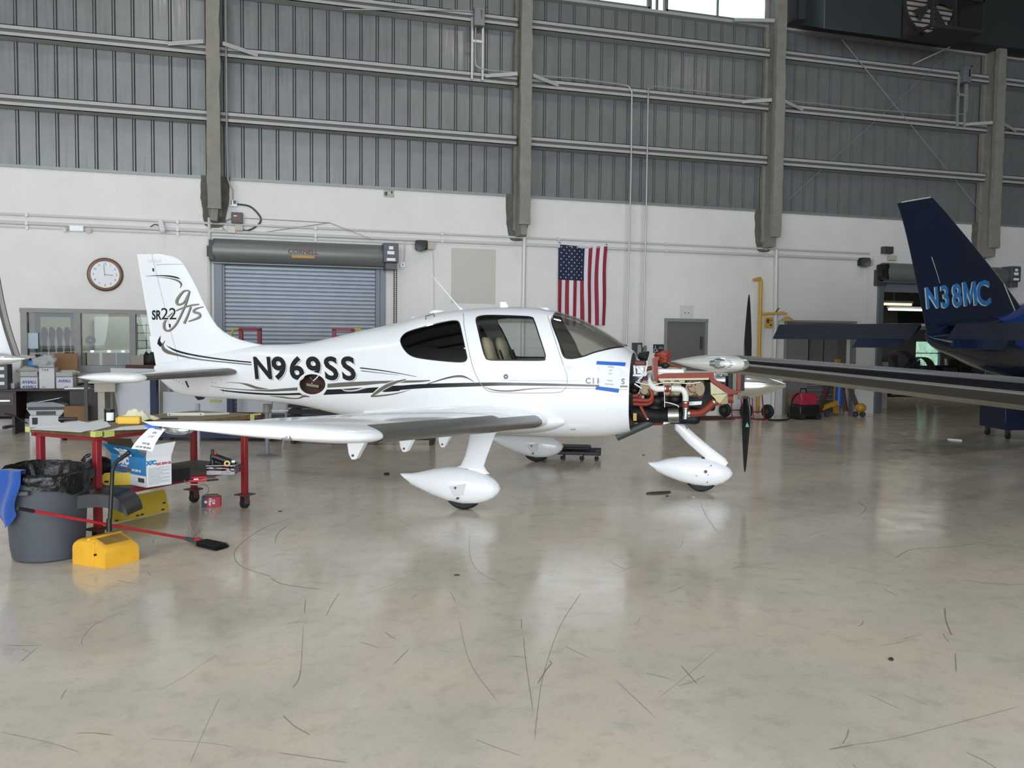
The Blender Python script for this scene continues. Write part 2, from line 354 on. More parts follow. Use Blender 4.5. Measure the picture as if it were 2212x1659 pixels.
# ---- office window and the room behind it
o = MB(); a, b_, z0, z1 = OW
for q in (a + .05, W(168, 740)[0], W(287, 740)[0], -1.5 + .05, b_ - .05): o.box(q - .05, q + .05, -.03, .12, z0, z1)
o.box(a - .01, b_ + .01, -.034, .124, z1 - .07, z1 + .004).box(a - .01, b_ + .01, -.034, .124, z0 - .004, z0 + .07)
ofw = struct(o, 'window_4', mat('office_frame_paint', '8a8a88', .5, var=.08, vs=9), smooth=False)
MB().box(a, b_, .045, .052, z0, z1).build('window_pane', glass('office_glass', 'e4e8e6', .04, 0.0), ofw)
MB().box(a - .02, b_ + .02, -.06, .02, z0 - .05, z0 + .02).build('window_sill', FRAMEG, ofw)
OWALL = mat('office_wall', '8b8a80', .8)
r = MB(); r.box(-5.2, -.9, 2.6, 2.7, 0, 3).box(-5.3, -5.2, .25, 2.7, 0, 3).box(-.9, -.85, .25, 2.7, 0, 3).box(-5.3, -.85, .25, 2.7, 3, 3.1); struct(r, 'wall_office', OWALL, smooth=False)
# poster: plain generic stand-in with dark upright shapes
s0, zt = W(87, 682, -.35); s1, zb = W(154, 765, -.35)
t = wthing('wall_poster', 'framed pale poster of dark upright shapes behind the office window', 'poster', (s0 + s1) / 2, zb - .02, -.35); w_ = s1 - s0
MB().box(-w_ / 2 - .09, w_ / 2 + .09, 0, .03, -.06, zt - zb + .08).build('poster_frame', mat('poster_black', '161616', .4), t)
MB().box(-w_ / 2, w_ / 2, -.006, 0, -.02, zt - zb + .0).build('poster_sheet', mat('poster_cream', 'c9c1aa', .7), t)
for k in range(4):
    x = -w_ / 2 + w_ * (k + .5) / 4; pts = [(x - .045, 0), (x + .05, 0), (x + .035, .18), (x + .06, .33), (x + .02, .40), (x - .03, .40), (x - .055, .3), (x - .03, .16)]
    MB().prism([(p, q * 1.22) for p, q in smoothpts(pts, 3, True)], -.01, -.006).build('dark_shape', mat('poster_ink', '1c1d1d', .7), t)
def flatthing(name, label, cat, u0, v0, u1, v1, m, off=.005, th=.004, group=None):
    a, z1 = W(u0, v0, off); b, z0 = W(u1, v1, off); h = z1 - z0
    o = MB().box(-(b - a) / 2, (b - a) / 2, -th, 0, 0, h).build(name, m, None, WL((a + b) / 2, off, z0), WA); return tag(o, label, cat, group)
flatthing('paper_notice', 'pale blue paper notice taped inside the office window pane', 'notice', 53, 719, 83, 753, mat('bluish_paper', 'b9c6cf', .8), -.02)
for u0, u1, l, m in ((185, 215, 'brown clipboard below the round disc in the office window', CARD), (221, 251, 'brown clipboard in the middle of three behind the office glass', CARD), (252, 281, 'black clipboard behind the office glass', BLACK)):
    q = flatthing('clipboard', l, 'clipboard', u0, 762, u1, 798, m, -.1, .006, 'clipboards behind the office glass')
    MB().box(-.03, .03, -.02, -.006, .30, .34).build('clip', STEEL, q)
t = wthing('wall_disc', 'round dark disc on the office wall between glass and clipboards', 'disc', W(196, 735, -.6)[0], W(196, 735, -.6)[1], -.6); MB().cyl((0, -.02, 0), (0, 0, 0), .085, n=28).build('disc', DGREY, t); MB().cyl((0, -.03, 0), (0, -.02, 0), .012).build('hub', STEEL, t)
t = wthing('wire_rack', 'black wire grid rack behind the last office pane', 'rack', -1.75, 1.25, -.5)
g = MB()
for k in range(6): g.cyl((-.4 + k * .15, 0, 0), (-.4 + k * .15, 0, .6), .006, n=6)
for k in range(5): g.cyl((-.4, 0, k * .14), (.4, 0, k * .14), .006, n=6)
g.build('grid', BLACK, t)
t = wthing('office_backboard', 'pale whiteboard on the rear office wall', 'whiteboard', -2.2, 1.0, -2.5); MB().box(-1, 1, -.03, 0, 0, 1.0).build('board', mat('dull_board', 'a4aaa8', .5), t)
t = wthing('ceiling_light_panel', 'long fluorescent light in the office ceiling', 'lamp', -2.6, 2.85, -1.6); MB().box(-.6, .6, -.15, .15, 0, .06).build('diffuser', mat('tube_glow', 'f4f7f2', .5, emit=3.0), t)
# ---- clock
s, z = W(227, 593, .03); t = wthing('wall_clock', 'round wooden-rimmed clock on the white block wall', 'clock', s, z, 0.0)
MB().lathe([(.235, 0), (.288, .01), (.292, .03), (.27, .055), (.235, .05), (.23, .03), (.0, .03)], axis=(0, -1, 0), n=48).build('rim', mat('walnut', '6b4027', .35, var=.2, vs=20), t)
MB().cyl((0, -.031, 0), (0, -.036, 0), .232, n=48).build('dial', PAPER, t)
INK = mat('ink_black', '222222', .6)
for k in range(12):
    a = 2 * pi * k / 12; put_text('numeral', str(k or 12), .036, INK, t, (.185 * sin(a), -.037, .185 * cos(a) - .016))
MB().bar((0, -.041, -.02), (-.02, -.041, .17), .004, .01, (0, 1, 0)).build('minute_hand', INK, t)
MB().bar((-.01, -.043, 0), (.13, -.043, -.01), .004, .014, (0, 1, 0)).build('hour_hand', INK, t)
# ---- roll-up doors
SLAT = mat('rollup_slat', '848b94', .42, .35, var=.08, vs=3); HOODM = mat('hood_grey', '767a78', .45, .3)
def rollup(name, a, b_, h, closed, flip):
    d = MB()
    if closed:
        n = int(h / .075); pr = []
        for k in range(n): z = k * .075; pr += [(0, z), (-.018, z + .012), (-.018, z + .058), (0, z + .068)]
        d.loft([[(x, .06 + y, z) for y, z in pr] for x in (a + .06, b_ - .06)], caps=False, closed=False)
    else: d.box(a + .06, b_ - .06, .05, .08, h - .25, h)
    d.box(a + .06, b_ - .06, .03, .10, h - .3 if not closed else 0, h - .2 if not closed else .06)
    o = struct(d, name, SLAT, ang=25)
    f = MB()
    for x in (a, b_): f.box(x - .05, x + .09 if x == a else x + .05, -.06, .12, 0, h - .04); 
    f.box(a, a + .13, -.02, .10, 0, h - .05).box(b_ - .13, b_, -.02, .10, 0, h - .05); q = f.build('door_frame', mat('guide_grey', '6d747b', .45, .3), o, bevel=.006)
    hd = MB().lathe([(.21, 0), (.215, .02), (.215, b_ - a + .1), (.21, b_ - a + .12)], c=(a - .06, -.16, h + .13), axis=(1, 0, 0), n=32); hd.box(a - .06, b_ + .06, -.20, .0, h - .1, h + .02)
    hd.build('hood', HOODM, o)
    mx = b_ + .02 if not flip else b_ + .0
    mo = MB().box(mx - .06, mx + .22, -.45, -.15, h + .0, h + .36).box(mx - .02, mx + .2, -.40, -.15, h - .13, h); m_ = mo.build('motor_box', mat('motor_grey', '50545a', .45), o, bevel=.012)
    MB().box(mx + .01, mx + .14, -.455, -.448, h + .15, h + .21).box(mx + .0, mx + .16, -.455, -.448, h + .03, h + .08).build('label_plate', PAPER, m_); MB().box(mx + .04, mx + .12, -.455, -.448, h + .24, h + .30).build('warning_label', PAPER, m_)
    MB().box(a - .12, a - .04, -.36, -.05, h - .05, h + .3).box(a - .16, a - .10, -.28, -.12, h + .02, h + .2).build('bracket', BLACK, o)
    return o, m_
R1, M1 = rollup('door_1', RU[0], RU[1], 3.03, True, False)
DEC = mat('decal_white', 'b9b4b4', .5); 
s, z = W(655, 545, .38)
put_text('maker_text', 'CORNELL', .085, mat('decal_maroon', '6a3f42', .5), R1, (s, -.375, z - .03), bold=.004, sx=1.05)
c_ = MB().box(s - .2, s + .2, -.368, -.33, z - .105, z - .055); c_.build('warning_strip', mat('warn_yellow', 'b08a2c', .5), R1)
ch = MB(); 
for k in range(70):
    for x in (2.43, 2.475): ch.lathe([(.008, -.018), (.016, 0), (.008, .018)], c=(x, -.3, 2.92 - k * .04), axis=(0, 0, 1), n=6)
o = ch.build('pull_chain', DGREY, R1)
R3, M3 = rollup('door_4', R2[0], R2[1], 3.1, False, False)
# ---- grey personnel door and wide doorway
d = MB().box(D2[0], D2[1], .03, .08, 0, D2[3]); o = struct(d, 'door_2', mat('door_grey', '6a6a65', .45))
f = MB().box(D2[0] - .04, D2[0] + .03, -.02, .1, 0, D2[3] + .04).box(D2[1] - .03, D2[1] + .04, -.02, .1, 0, D2[3] + .04).box(D2[0] - .045, D2[1] + .045, -.024, .104, D2[3] - .02, D2[3] + .05).build('door_frame', FRAMEG, o)
MB().box(D2[1] - .12, D2[1] - .07, -.01, .03, 1.45, 1.72).build('hinge_plate', DGREY, o); MB().tube([(D2[0] + .1, .03, 1), (D2[0] + .1, -.04, 1), (D2[0] + .2, -.05, 1)], .012).build('door_handle', STEEL, o)
d = MB().box(D3[0], D3[0] + .62, .04, .09, 0, D3[3]).box(D3[0] + .70, D3[1], .55, .6, 0, D3[3]).box(D3[0], D3[1], .25, .7, D3[3], D3[3] + .1).box(D3[0], D3[1], .06, .2, 1.82, D3[3]); o = struct(d, 'door_3', mat('door_grey2', '7a7b78', .45))
MB().box(D3[0] - .04, D3[0] + .02, -.03, .1, 0, D3[3] + .03).box(D3[1] - .02, D3[1] + .04, -.03, .1, 0, D3[3] + .03).box(D3[0] - .045, D3[1] + .045, -.034, .104, D3[3], D3[3] + .05).build('door_frame', FRAMEG, o)
for x in (D3[0] + 1.0, D3[0] + 1.4): MB().box(x - .008, x + .008, .53, .56, 0, D3[3] - .2).build('panel_joint', DGREY, o)
MB().box(D3[0] + .72, D3[1], .56, .9, 0, .02).build('threshold', DGREY, o)
# ---- room behind the second roll-up
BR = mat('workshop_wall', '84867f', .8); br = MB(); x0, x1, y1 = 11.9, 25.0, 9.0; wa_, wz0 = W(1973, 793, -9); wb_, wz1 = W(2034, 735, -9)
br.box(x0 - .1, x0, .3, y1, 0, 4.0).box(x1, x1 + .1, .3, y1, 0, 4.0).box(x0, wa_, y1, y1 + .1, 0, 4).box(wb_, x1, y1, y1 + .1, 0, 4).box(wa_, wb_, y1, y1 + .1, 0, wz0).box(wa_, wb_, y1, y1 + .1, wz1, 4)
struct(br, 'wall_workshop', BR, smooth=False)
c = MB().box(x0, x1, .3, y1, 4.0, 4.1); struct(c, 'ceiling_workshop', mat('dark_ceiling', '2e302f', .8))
w = MB()
for q in (wa_, wb_ - .06): w.box(q, q + .06, y1 - .03, y1 + .1, wz0, wz1)
for q in (wz0, wz1 - .06, (wz0 + wz1) / 2): w.box(wa_, wb_, y1 - .028, y1 + .098, q, q + (.06 if q != (wz0 + wz1) / 2 else .03))
o = struct(w, 'window_5', FRAMEG)
MB().box(wa_, wb_, y1 + .04, y1 + .045, wz0, wz1).build('window_pane', glass('window_glass', 'e8f2f6', .06), o)
gb = MB().sheet(lambda u, v: (wa_ - 2 + 7 * u, y1 + 3 + .4 * sin(9 * u), -.1 + 3.6 * v), 30, 8).build('hedge_outside', mat('sunlit_leaves', 'b9d0a6', .8, var=.5, vs=3), None, WL(0), WA); tag(gb, 'sunlit green foliage outside the workshop window', 'hedge', kind='stuff')
lw = MB().box(13, 24, y1 + .2, y1 + 6, -.12, -.02).build('ground_outside', mat('lawn_green', '6d8a5a', .9)); lw.location = WL(0); lw.rotation_euler = (0, 0, WA); lw['kind'] = 'structure'
TUBE = mat('tube_glow2', 'ffdcae', .5, emit=2.6); TUBW = mat('tube_white', 'f3f7ee', .5, emit=2.8)
for (u, v, d, m, l) in ((1925, 657, 3.5, TUBE, 'warm fluorescent batten just inside the open doorway'), (1960, 669, 5.0, TUBW, 'white fluorescent batten deeper in the open doorway')):
    s, z = W(u, v, -d); t = wthing('ceiling_light', l, 'lamp', s, z, -d); MB().box(-.7, .7, -.06, .06, .03, .09).build('housing', WHITE, t); MB().cyl((-.68, 0, 0), (.68, 0, 0), .035, n=10).build('tube', m, t)
    MB().cyl((-.5, 0, .09), (-.5, 0, 4.0 - z), .006, n=6).cyl((.5, 0, .09), (.5, 0, 4.0 - z), .006, n=6).build('suspension_wires', DGREY, t)
l = bpy.data.lights.new('workshop_light', 'AREA'); l.size = 3; l.size_y = .4; l.shape = 'RECTANGLE'; l.energy = 45; l.color = (1, .96, .88); o = bpy.data.objects.new('workshop_light', l); COL.objects.link(o); o.location = WL(18.5, -4.5, 3.8)
l = bpy.data.lights.new('office_light', 'AREA'); l.size = 1.2; l.size_y = .3; l.shape = 'RECTANGLE'; l.energy = 70; l.color = (1, .97, .92); o = bpy.data.objects.new('office_light', l); COL.objects.link(o); o.location = WL(-2.6, -1.6, 2.8)
# ================================================================== WHITE AIRCRAFT
PW_ = mat('aircraft_white', 'f1f3f6', .22, coat=.5); PLIN = mat('cabin_liner', '77736b', .8); BOOT = mat('deice_strip', '66655f', .38, .35, var=.1, vs=8)
OLIVE = mat('stripe_olive', '6c685c', .35, coat=.3); BLK = mat('stripe_black', '15171a', .3, coat=.3); SILVER = mat('spinner_silver', 'dcdad2', .12, .85)
AC = thing('light_aircraft', 'white low-wing propeller aircraft N969SS with its engine cowling removed', 'aircraft', AO, YAW)
def hermite(xs, ys):
    n = len(xs); m = [0] * n
    for i in range(n):
        a, b = max(i - 1, 0), min(i + 1, n - 1); m[i] = (ys[b] - ys[a]) / (xs[b] - xs[a])
    def f(x):
        if x <= xs[0]: return ys[0]
        if x >= xs[-1]: return ys[-1]
        i = 0
        while xs[i + 1] < x: i += 1
        h = xs[i + 1] - xs[i]; t = (x - xs[i]) / h
        return (2 * t ** 3 - 3 * t * t + 1) * ys[i] + (t ** 3 - 2 * t * t + t) * h * m[i] + (-2 * t ** 3 + 3 * t * t) * ys[i + 1] + (t ** 3 - t * t) * h * m[i + 1]
    return f
def tab(rows): return hermite([r[0] for r in rows], [r[1] for r in rows])
ZT = tab([(-4.60, 1.24), (-4.5, 1.28), (-4.0, 1.38), (-3.5, 1.47), (-3.2, 1.515), (-3, 1.527), (-2.7, 1.535), (-2.46, 1.558), (-2.11, 1.63), (-1.8, 1.70), (-1.32, 1.80), (-.93, 1.905), (-.55, 1.955), (-.12, 1.985), (.3, 1.98), (.47, 1.955), (.66, 1.915), (.86, 1.845), (1.13, 1.70), (1.34, 1.56), (1.44, 1.485)])
ZB = tab([(-4.60, 1.19), (-4.53, 1.08), (-4.43, 1.0), (-4.29, .91), (-4.09, .873), (-3.6, .855), (-3.25, .845), (-2.59, .80), (-2.11, .72), (-1.8, .67), (-1.2, .59), (-.5, .55), (.2, .535), (.86, .545), (1.24, .58), (1.44, .635)])
WH = tab([(-4.60, .012), (-4.5, .05), (-4.3, .085), (-4.0, .11), (-3.5, .15), (-3.0, .20), (-2.5, .27), (-2.0, .36), (-1.5, .46), (-1.0, .555), (-.5, .615), (0, .63), (.5, .62), (1.0, .575), (1.44, .50)])
ZC = tab([(-4.60, 1.215), (-4.3, 1.13), (-3.5, 1.13), (-2.5, 1.15), (-1.5, 1.14), (-.5, 1.12), (.5, 1.08), (1.44, 1.05)])
NU = tab([(-4.6, 2.0), (-2.5, 2.1), (-1, 2.35), (.4, 2.4), (1.44, 2.5)]); NL = tab([(-4.6, 2.0), (-2.5, 2.3), (-1, 2.7), (1.44, 2.9)])
def sfus(x, z):
    if x < -4.6 or x > 1.45: return 0
    zc, zt, zb = ZC(x), ZT(x), ZB(x); q, n = ((z - zc) / (zt - zc), NU(x)) if z > zc else ((zc - z) / (zc - zb), NL(x))
    return 0 if q >= 1 else WH(x) * (1 - q ** n) ** (1 / n)
def sec(x, m=64, ins=0.0):
    zc, zt, zb, w = ZC(x), ZT(x) - ins, ZB(x) + ins, WH(x) - ins; ring = []
    for j in range(m):
        a = 2 * pi * j / m; c, s = cos(a), sin(a); n = NU(x) if s > 0 else NL(x); h = (zt - zc) if s > 0 else (zc - zb)
        ring.append((x, -w * math.copysign(abs(c) ** (2 / n), c), zc + h * math.copysign(abs(s) ** (2 / n), s)))
    return ring
# fin outline: leading edge and trailing edge by height
FLE = tab([(1.2, -3.25), (1.40, -3.0), (1.50, -3.0), (1.53, -3.10), (1.556, -3.26), (1.604, -3.46), (1.727, -3.68), (1.93, -3.83), (2.287, -4.02), (2.46, -4.13), (2.56, -4.21), (2.615, -4.33), (2.645, -4.50)])
def FTE(z): return -4.566 - (z - 1.18) * .182
def hinge(z): return hermite([1.18, 2.645], [PA(394, 798)[0], PA(330, 575)[0]])(z)
def naca(t): return 5 * .2 * (.2969 * sqrt(max(t, 0)) - .126 * t - .3516 * t * t + .2843 * t ** 3 - .1036 * t ** 4)   # half thickness for t/c 0.2
def sfin(x, z):
    if z < 1.2 or z > 2.645: return 0
    le, te = FLE(z), FTE(z); ch = le - te; t = (le - x) / ch
    return 0 if t <= 0 or t >= 1 else naca(t) * .5 * min(ch, 1.05) * (1 if z < 2.5 else sqrt(max(0, 1 - ((z - 2.5) / .16) ** 2)))
def ysurf(x, z): return max(sfus(x, z), sfin(x, z))
def PS(u, v, lift=0.0):               # photo direction -> point on the near skin
    y = .4
    for k in range(14):
        x, z = PA(u, v, -y); y = .5 * y + .5 * ysurf(x, z)
    x, z = PA(u, v, -y); return (x, -ysurf(x, z) - lift, z)
def cuts(name, verts_obj, m, cutters, op, par, solid, ang=32):
    o = verts_obj
    if solid: d = o.modifiers.new('s', 'SOLIDIFY'); d.thickness = solid; d.offset = -1
    for c in cutters: d = o.modifiers.new('b', 'BOOLEAN'); d.operation = op; d.object = c; d.solver = 'EXACT'
    dg = bpy.context.evaluated_depsgraph_get(); me = bpy.data.meshes.new_from_object(o.evaluated_get(dg)); o.modifiers.clear(); old = o.data; o.data = me; me.name = name
    me.shade_smooth(); me.set_sharp_from_angle(angle=radians(ang)); me.materials.clear(); me.materials.append(m); o.name = name; o.parent = par; return o
V5 = lambda x, y: (840 + x / 3.814, 640 + y / 3.814)
Z4 = lambda x, y: (280 + x / 3.814, 530 + y / 3.814)
Z6 = lambda x, y: (480 + x / 5.267, 680 + y / 5.267)
T2 = lambda x, y: (x / 3.95, 520 + y / 3.95)
E7 = lambda x, y: (1350 + x / 7.373, 740 + y / 7.373)
rear_px = [V5(*p) for p in ((97, 370), (120, 320), (180, 285), (350, 235), (480, 208), (550, 202), (580, 220), (600, 300), (635, 460), (643, 510), (620, 538), (540, 540), (350, 522), (200, 495), (130, 440))]
door_px = [V5(*p) for p in ((720, 190), (750, 165), (850, 157), (1100, 165), (1170, 172), (1195, 195), (1240, 330), (1285, 470), (1285, 510), (1260, 527), (1000, 527), (830, 523), (795, 495), (770, 420), (735, 270))]
wind_px = [V5(*p) for p in ((1345, 170), (1345, 225), (1400, 370), (1440, 490), (1500, 512), (1600, 495), (1700, 460), (1850, 425), (1940, 416))]
hat_c = Z6(1027, 790); hat_px = [(hat_c[0] + 29 * cos(2 * pi * k / 28), hat_c[1] + 22.5 * sin(2 * pi * k / 28)) for k in range(28)]
def xz(px): return [(p[0], p[2]) for p in (PS(*q) for q in px)]
rear_o = smoothpts(xz(rear_px), 3, True); door_o = smoothpts(xz(door_px), 3, True); wl = smoothpts(xz(wind_px), 3); hat_o = xz(hat_px)
wind_o = [(wl[0][0] - .0, 2.2)] + wl + [(1.50, wl[-1][1] + .02), (1.50, 2.2)]
def cutter(poly, y0, y1):
    o = MB().prism(poly, y0, y1).build('cutter', PW_, smooth=False); return o
cr, cd_, cw, chh = cutter(rear_o, -1.2, 1.2), cutter(door_o, -1.2, 1.2), cutter(wind_o, -1.2, 1.2), cutter(hat_o, -1.2, -.02)
XS = [-4.60, -4.58, -4.54, -4.5, -4.45, -4.38, -4.3, -4.2] + [-4.1 + .1 * k for k in range(55)] + [1.36, 1.40, 1.425]
def body(ins=0, x0=-9, x1=9): return MB().loft([sec(x, 72, ins) for x in XS if x0 <= x <= x1], caps=False)
cuts('fuselage_skin', body().build('fuselage_skin', PW_), PW_, [cr, cd_, cw, chh], 'DIFFERENCE', AC, .018)
cuts('cabin_liner', body(.022, -1.3, 1.41).build('cabin_liner', PLIN), PLIN, [cr, cd_, cw], 'DIFFERENCE', AC, .012)
GL_D = glass('dark_window', '2c2e30', .08); GL_C = glass('clear_window', 'f4f6f5', .055); GL_W = glass('windshield_glass', 'f3f3f0', .045)
bm_ = MB()
for nm, c, m in (('rear_window_pane', cr, GL_D), ('door_window_pane', cd_, GL_C), ('windshield', cw, GL_W)):
    cuts(nm, body(.006, -1.5, 1.41).build(nm, m), m, [c], 'INTERSECT', AC, .004)
for c in (cr, cd_, cw, chh): bpy.data.objects.remove(c)
def skin(name, mb, m, lift=.002, cut=6, par=None, ang=30):       # flat shape in photo directions -> sheet lying on the skin
    if cut: mb.cut(cut)
    mb.mp(lambda x, y, z: PS(x, y, lift)); o = mb.build(name, m, par or AC, ang=ang); return o
def ribbon(pts, ws, n=6, closed=False):
    P = smoothpts([tuple(p) + (w,) for p, w in zip(pts, ws)], n, closed); k = len(P); mb = MB(); L, R = [], []
    for i, p in enumerate(P):
        a = P[(i - 1) % k] if closed or i else p; b = P[(i + 1) % k] if closed or i < k - 1 else p
        dx, dy = b[0] - a[0], b[1] - a[1]; d = math.hypot(dx, dy) or 1; q = p[2] / 2; L.append((p[0] - dy / d * q, p[1] + dx / d * q, 0)); R.append((p[0] + dy / d * q, p[1] - dx / d * q, 0))
    mb.v = L + R; mb.f = [(i, (i + 1) % k, (i + 1) % k + k, i + k) for i in range(k if closed else k - 1)]; return mb
def band(top, bot, n=8):
    a, b = smoothpts(top, n), smoothpts(bot, n); m = max(len(a), len(b)); mb = MB()
    def rs(P): return [P[min(int(round(i * (len(P) - 1) / (m - 1))), len(P) - 1)] + (0,) for i in range(m)]
    a, b = rs(a), rs(b); mb.v = a + b; mb.f = [(i, i + 1, i + 1 + m, i + m) for i in range(m - 1)]; return mb
def poly(pts): return MB().add([tuple(p) + (0,) for p in pts], [tuple(range(len(pts)))])
def stext(s, h, cx, base, m, name, bold=0, sx=1, shear=0, lift=.003, par=None):
    mb = text2d(s, h, bold, 'CENTER', sx, 0); mb.mp(lambda x, y, z: (cx + x - shear * y, base - y, 0)); return skin(name, mb, m, lift, 5, par)
# black window seals
for px, w in ((rear_px, 2.2), (door_px, 2.6)): skin('window_seal', ribbon(px, [w] * len(px), 4, True), BLK, .003, 0)
sd = ribbon(wind_px, [4, 3, 3, 3, 3, 3, 3, 3, 3], 5); skin('window_seal', sd, BLK, .003, 0)
# far-side seals
for po in (rear_o, door_o):
    b = MB(); k = len(po); cx = sum(p[0] for p in po) / k; cz = sum(p[1] for p in po) / k
    b.v = [(x, sfus(x, z) - .002, z) for x, z in po] + [(cx + (x - cx) * .93, sfus(cx + (x - cx) * .93, cz + (z - cz) * .93) - .002, cz + (z - cz) * .93) for x, z in po]
    b.f = [(i, (i + 1) % k, (i + 1) % k + k, i + k) for i in range(k)]; b.build('window_seal', BLK, AC)
SEAM = mat('panel_seam', '8f9295', .6)
skin('cabin_door_seam', ribbon([(1001, 676), (1002, 692), (1003, 706), (1013, 758), (1023, 797), (1035, 823), (1047, 839), (1066, 847), (1130, 849), (1202, 848), (1218, 842), (1225, 829), (1224, 808), (1218, 792), (1197, 727), (1183, 681)], [1.3] * 16, 5), SEAM, .0025, 0)
# stripes
skin('black_stripe', band([Z6(*p) for p in ((-1, 856), (300, 880), (600, 895), (880, 888))], [Z6(*p) for p in ((-1, 868), (300, 900), (600, 915), (920, 912))]), BLK, cut=0)
skin('black_stripe', ribbon([Z4(742, 1190), Z4(780, 1194), Z6(0, 862)], [1.2, 1.8, 2.6]), BLK, cut=0)
skin('black_stripe', band([Z6(*p) for p in ((1192, 850), (1400, 842), (1700, 820), (2000, 805))] + [V5(*p) for p in ((100, 735), (300, 722), (740, 711), (1000, 711), (1470, 721), (1730, 729), (1968, 736))], [Z6(*p) for p in ((1150, 912), (1400, 900), (1700, 888), (2000, 868))] + [V5(*p) for p in ((100, 772), (300, 757), (740, 742), (1000, 736), (1470, 741), (1730, 746), (1968, 751))]), BLK, cut=0)
skin('olive_stripe', band([Z4(662, 1156)] + [Z6(*p) for p in ((0, 828), (300, 850), (540, 850), (700, 838), (860, 825))], [Z4(662, 1158)] + [Z6(*p) for p in ((0, 835), (300, 862), (540, 874), (700, 868), (856, 862))]), OLIVE, cut=0)
skin('olive_stripe', band([Z6(*p) for p in ((1198, 785), (1400, 768), (1700, 755), (1900, 750), (2212, 745))] + [V5(340, 690)], [Z6(*p) for p in ((1198, 830), (1400, 818), (1640, 800), (1850, 780), (2212, 770))] + [V5(340, 698)]), OLIVE, cut=0)
skin('black_stripe', ribbon([V5(*p) for p in ((258, 742), (350, 712), (480, 672), (580, 656), (640, 668), (705, 706))], [1, 1.6, 2.6, 3, 2.2, .6]), BLK, .0028, 0)
skin('olive_stripe', ribbon([V5(*p) for p in ((350, 714), (480, 677), (580, 662), (650, 676), (690, 700))], [.6, 1.8, 2.8, 2, .4]), OLIVE, .0032, 0)
skin('white_flame_edge', ribbon([Z6(*p) for p in ((1690, 925), (1760, 878), (1850, 820), (1970, 770), (2095, 735))], [1, 9, 11, 8, 4]), PW_, .003, 0)
skin('olive_flame', ribbon([Z6(*p) for p in ((1692, 925), (1750, 890), (1850, 822), (1970, 770), (2090, 736))], [1, 6, 8, 6, 2.4]), OLIVE, .0036, 0)
skin('white_flame_edge', ribbon([Z6(*p) for p in ((1362, 845), (1410, 864), (1520, 858), (1660, 824), (1840, 818))], [1, 3, 3.4, 3, 1.5]), PW_, .0032, 0)
skin('black_flame', ribbon([Z6(*p) for p in ((1362, 846), (1410, 866), (1520, 856), (1660, 826))], [.4, .9, .9, .4]), BLK, .0038, 0)
skin('white_flame_edge', ribbon([Z6(*p) for p in ((1790, 870), (1850, 892), (1980, 895), (2150, 850))], [2, 5, 4.5, 1]), PW_, .003, 0)
skin('olive_flame', ribbon([Z6(*p) for p in ((1692, 926), (1790, 922), (1980, 896), (2150, 850))], [4, 3.6, 2.6, .5]), OLIVE, .0036, 0)
skin('olive_flame', ribbon([Z6(*p) for p in ((540, 925), (690, 938), (780, 950), (870, 950), (930, 925), (1000, 935))], [.6, 3, 2.4, 2.6, 5, 1]), OLIVE, .0028, 0)
skin('olive_flame', ribbon([Z6(*p) for p in ((60, 769), (200, 777), (300, 800), (400, 832), (525, 843))], [.8, 1.8, 5, 5, .6]), OLIVE, .0028, 0)
skin('black_line', ribbon([Z6(*p) for p in ((1570, 604), (1800, 632), (2000, 664), (2212, 705))], [2.6, 2.2, 1.6, .8]), BLK, .0028, 0)
skin('grey_line', ribbon([Z6(*p) for p in ((1580, 636), (1800, 662), (2015, 686))], [2.0, 1.4, .5]), OLIVE, .0028, 0)
skin('olive_wave', ribbon([V5(*p) for p in ((780, 745), (870, 774), (1000, 780), (1150, 765), (1300, 756), (1500, 757), (1730, 760), (1966, 770))], [.6, 2.6, 3.4, 2.6, 1.6, 1.2, 1.2, 1.2]), OLIVE, .0028, 0)
skin('grey_line', ribbon([V5(*p) for p in ((915, 687), (1100, 694), (1595, 697))], [.5, 1, .7]), SEAM, .0028, 0)
# registration on the side
wsc = .93
for m, dx, dy, b, l in ((OLIVE, 2.0, 2.0, 2.3, .002), (PW_, 1.0, 1.0, 2.5, .0026), (BLK, 0, 0, 2.1, .0034)):
    for i, chh in enumerate('N969SS'):
        cx = 568 + i * 37.4 + (2 if i == 0 else 0); stext(chh, 47.5 + i * .6, cx + dx, 817.0 + i * .5 + dy, m, 'registration_letter' if m == BLK else 'letter_shadow', b, (.82 if i == 0 else .96), .10, l)
# fin marks
skin('black_flame', ribbon([T2(*p) for p in ((1245, 303), (1350, 298), (1440, 302), (1510, 315), (1538, 328))], [.5, 1.8, 3.0, 3.4, .8]), BLK, .003, 0)
skin('olive_flame', ribbon([T2(*p) for p in ((1345, 310), (1450, 322), (1520, 343), (1548, 372), (1536, 408))], [.4, 2, 3.6, 4.2, .5]), OLIVE, .003, 0)
def gts(m, d, w, l):
    for pts, ws in ((((1612, 425), (1565, 432), (1512, 500), (1515, 542), (1565, 530), (1603, 465), (1618, 430), (1590, 525), (1550, 620), (1500, 715), (1445, 765), (1405, 755), (1402, 700), (1440, 645), (1490, 604), (1570, 568), (1640, 549), (1697, 541)), [2.5, 4, 6, 5, 3.5, 4, 3, 4, 4, 4, 4, 5, 5, 2, 2, 3, 3.5, 2.5]),
                    (((1628, 562), (1604, 630), (1570, 706)), [4, 4, 5]), (((1736, 562), (1672, 580), (1652, 606), (1700, 622), (1696, 654), (1608, 688)), [1.5, 4, 5, 5, 5, 2])):
        skin('script_letter', ribbon([(T2(*p)[0] + d, T2(*p)[1] + d * .4) for p in pts], [q + w for q in ws], 5), m, l, 0)
gts(BLK, .8, .3, .003); gts(mat('script_olive', '8b8676', .35), 0, -.4, .0042)
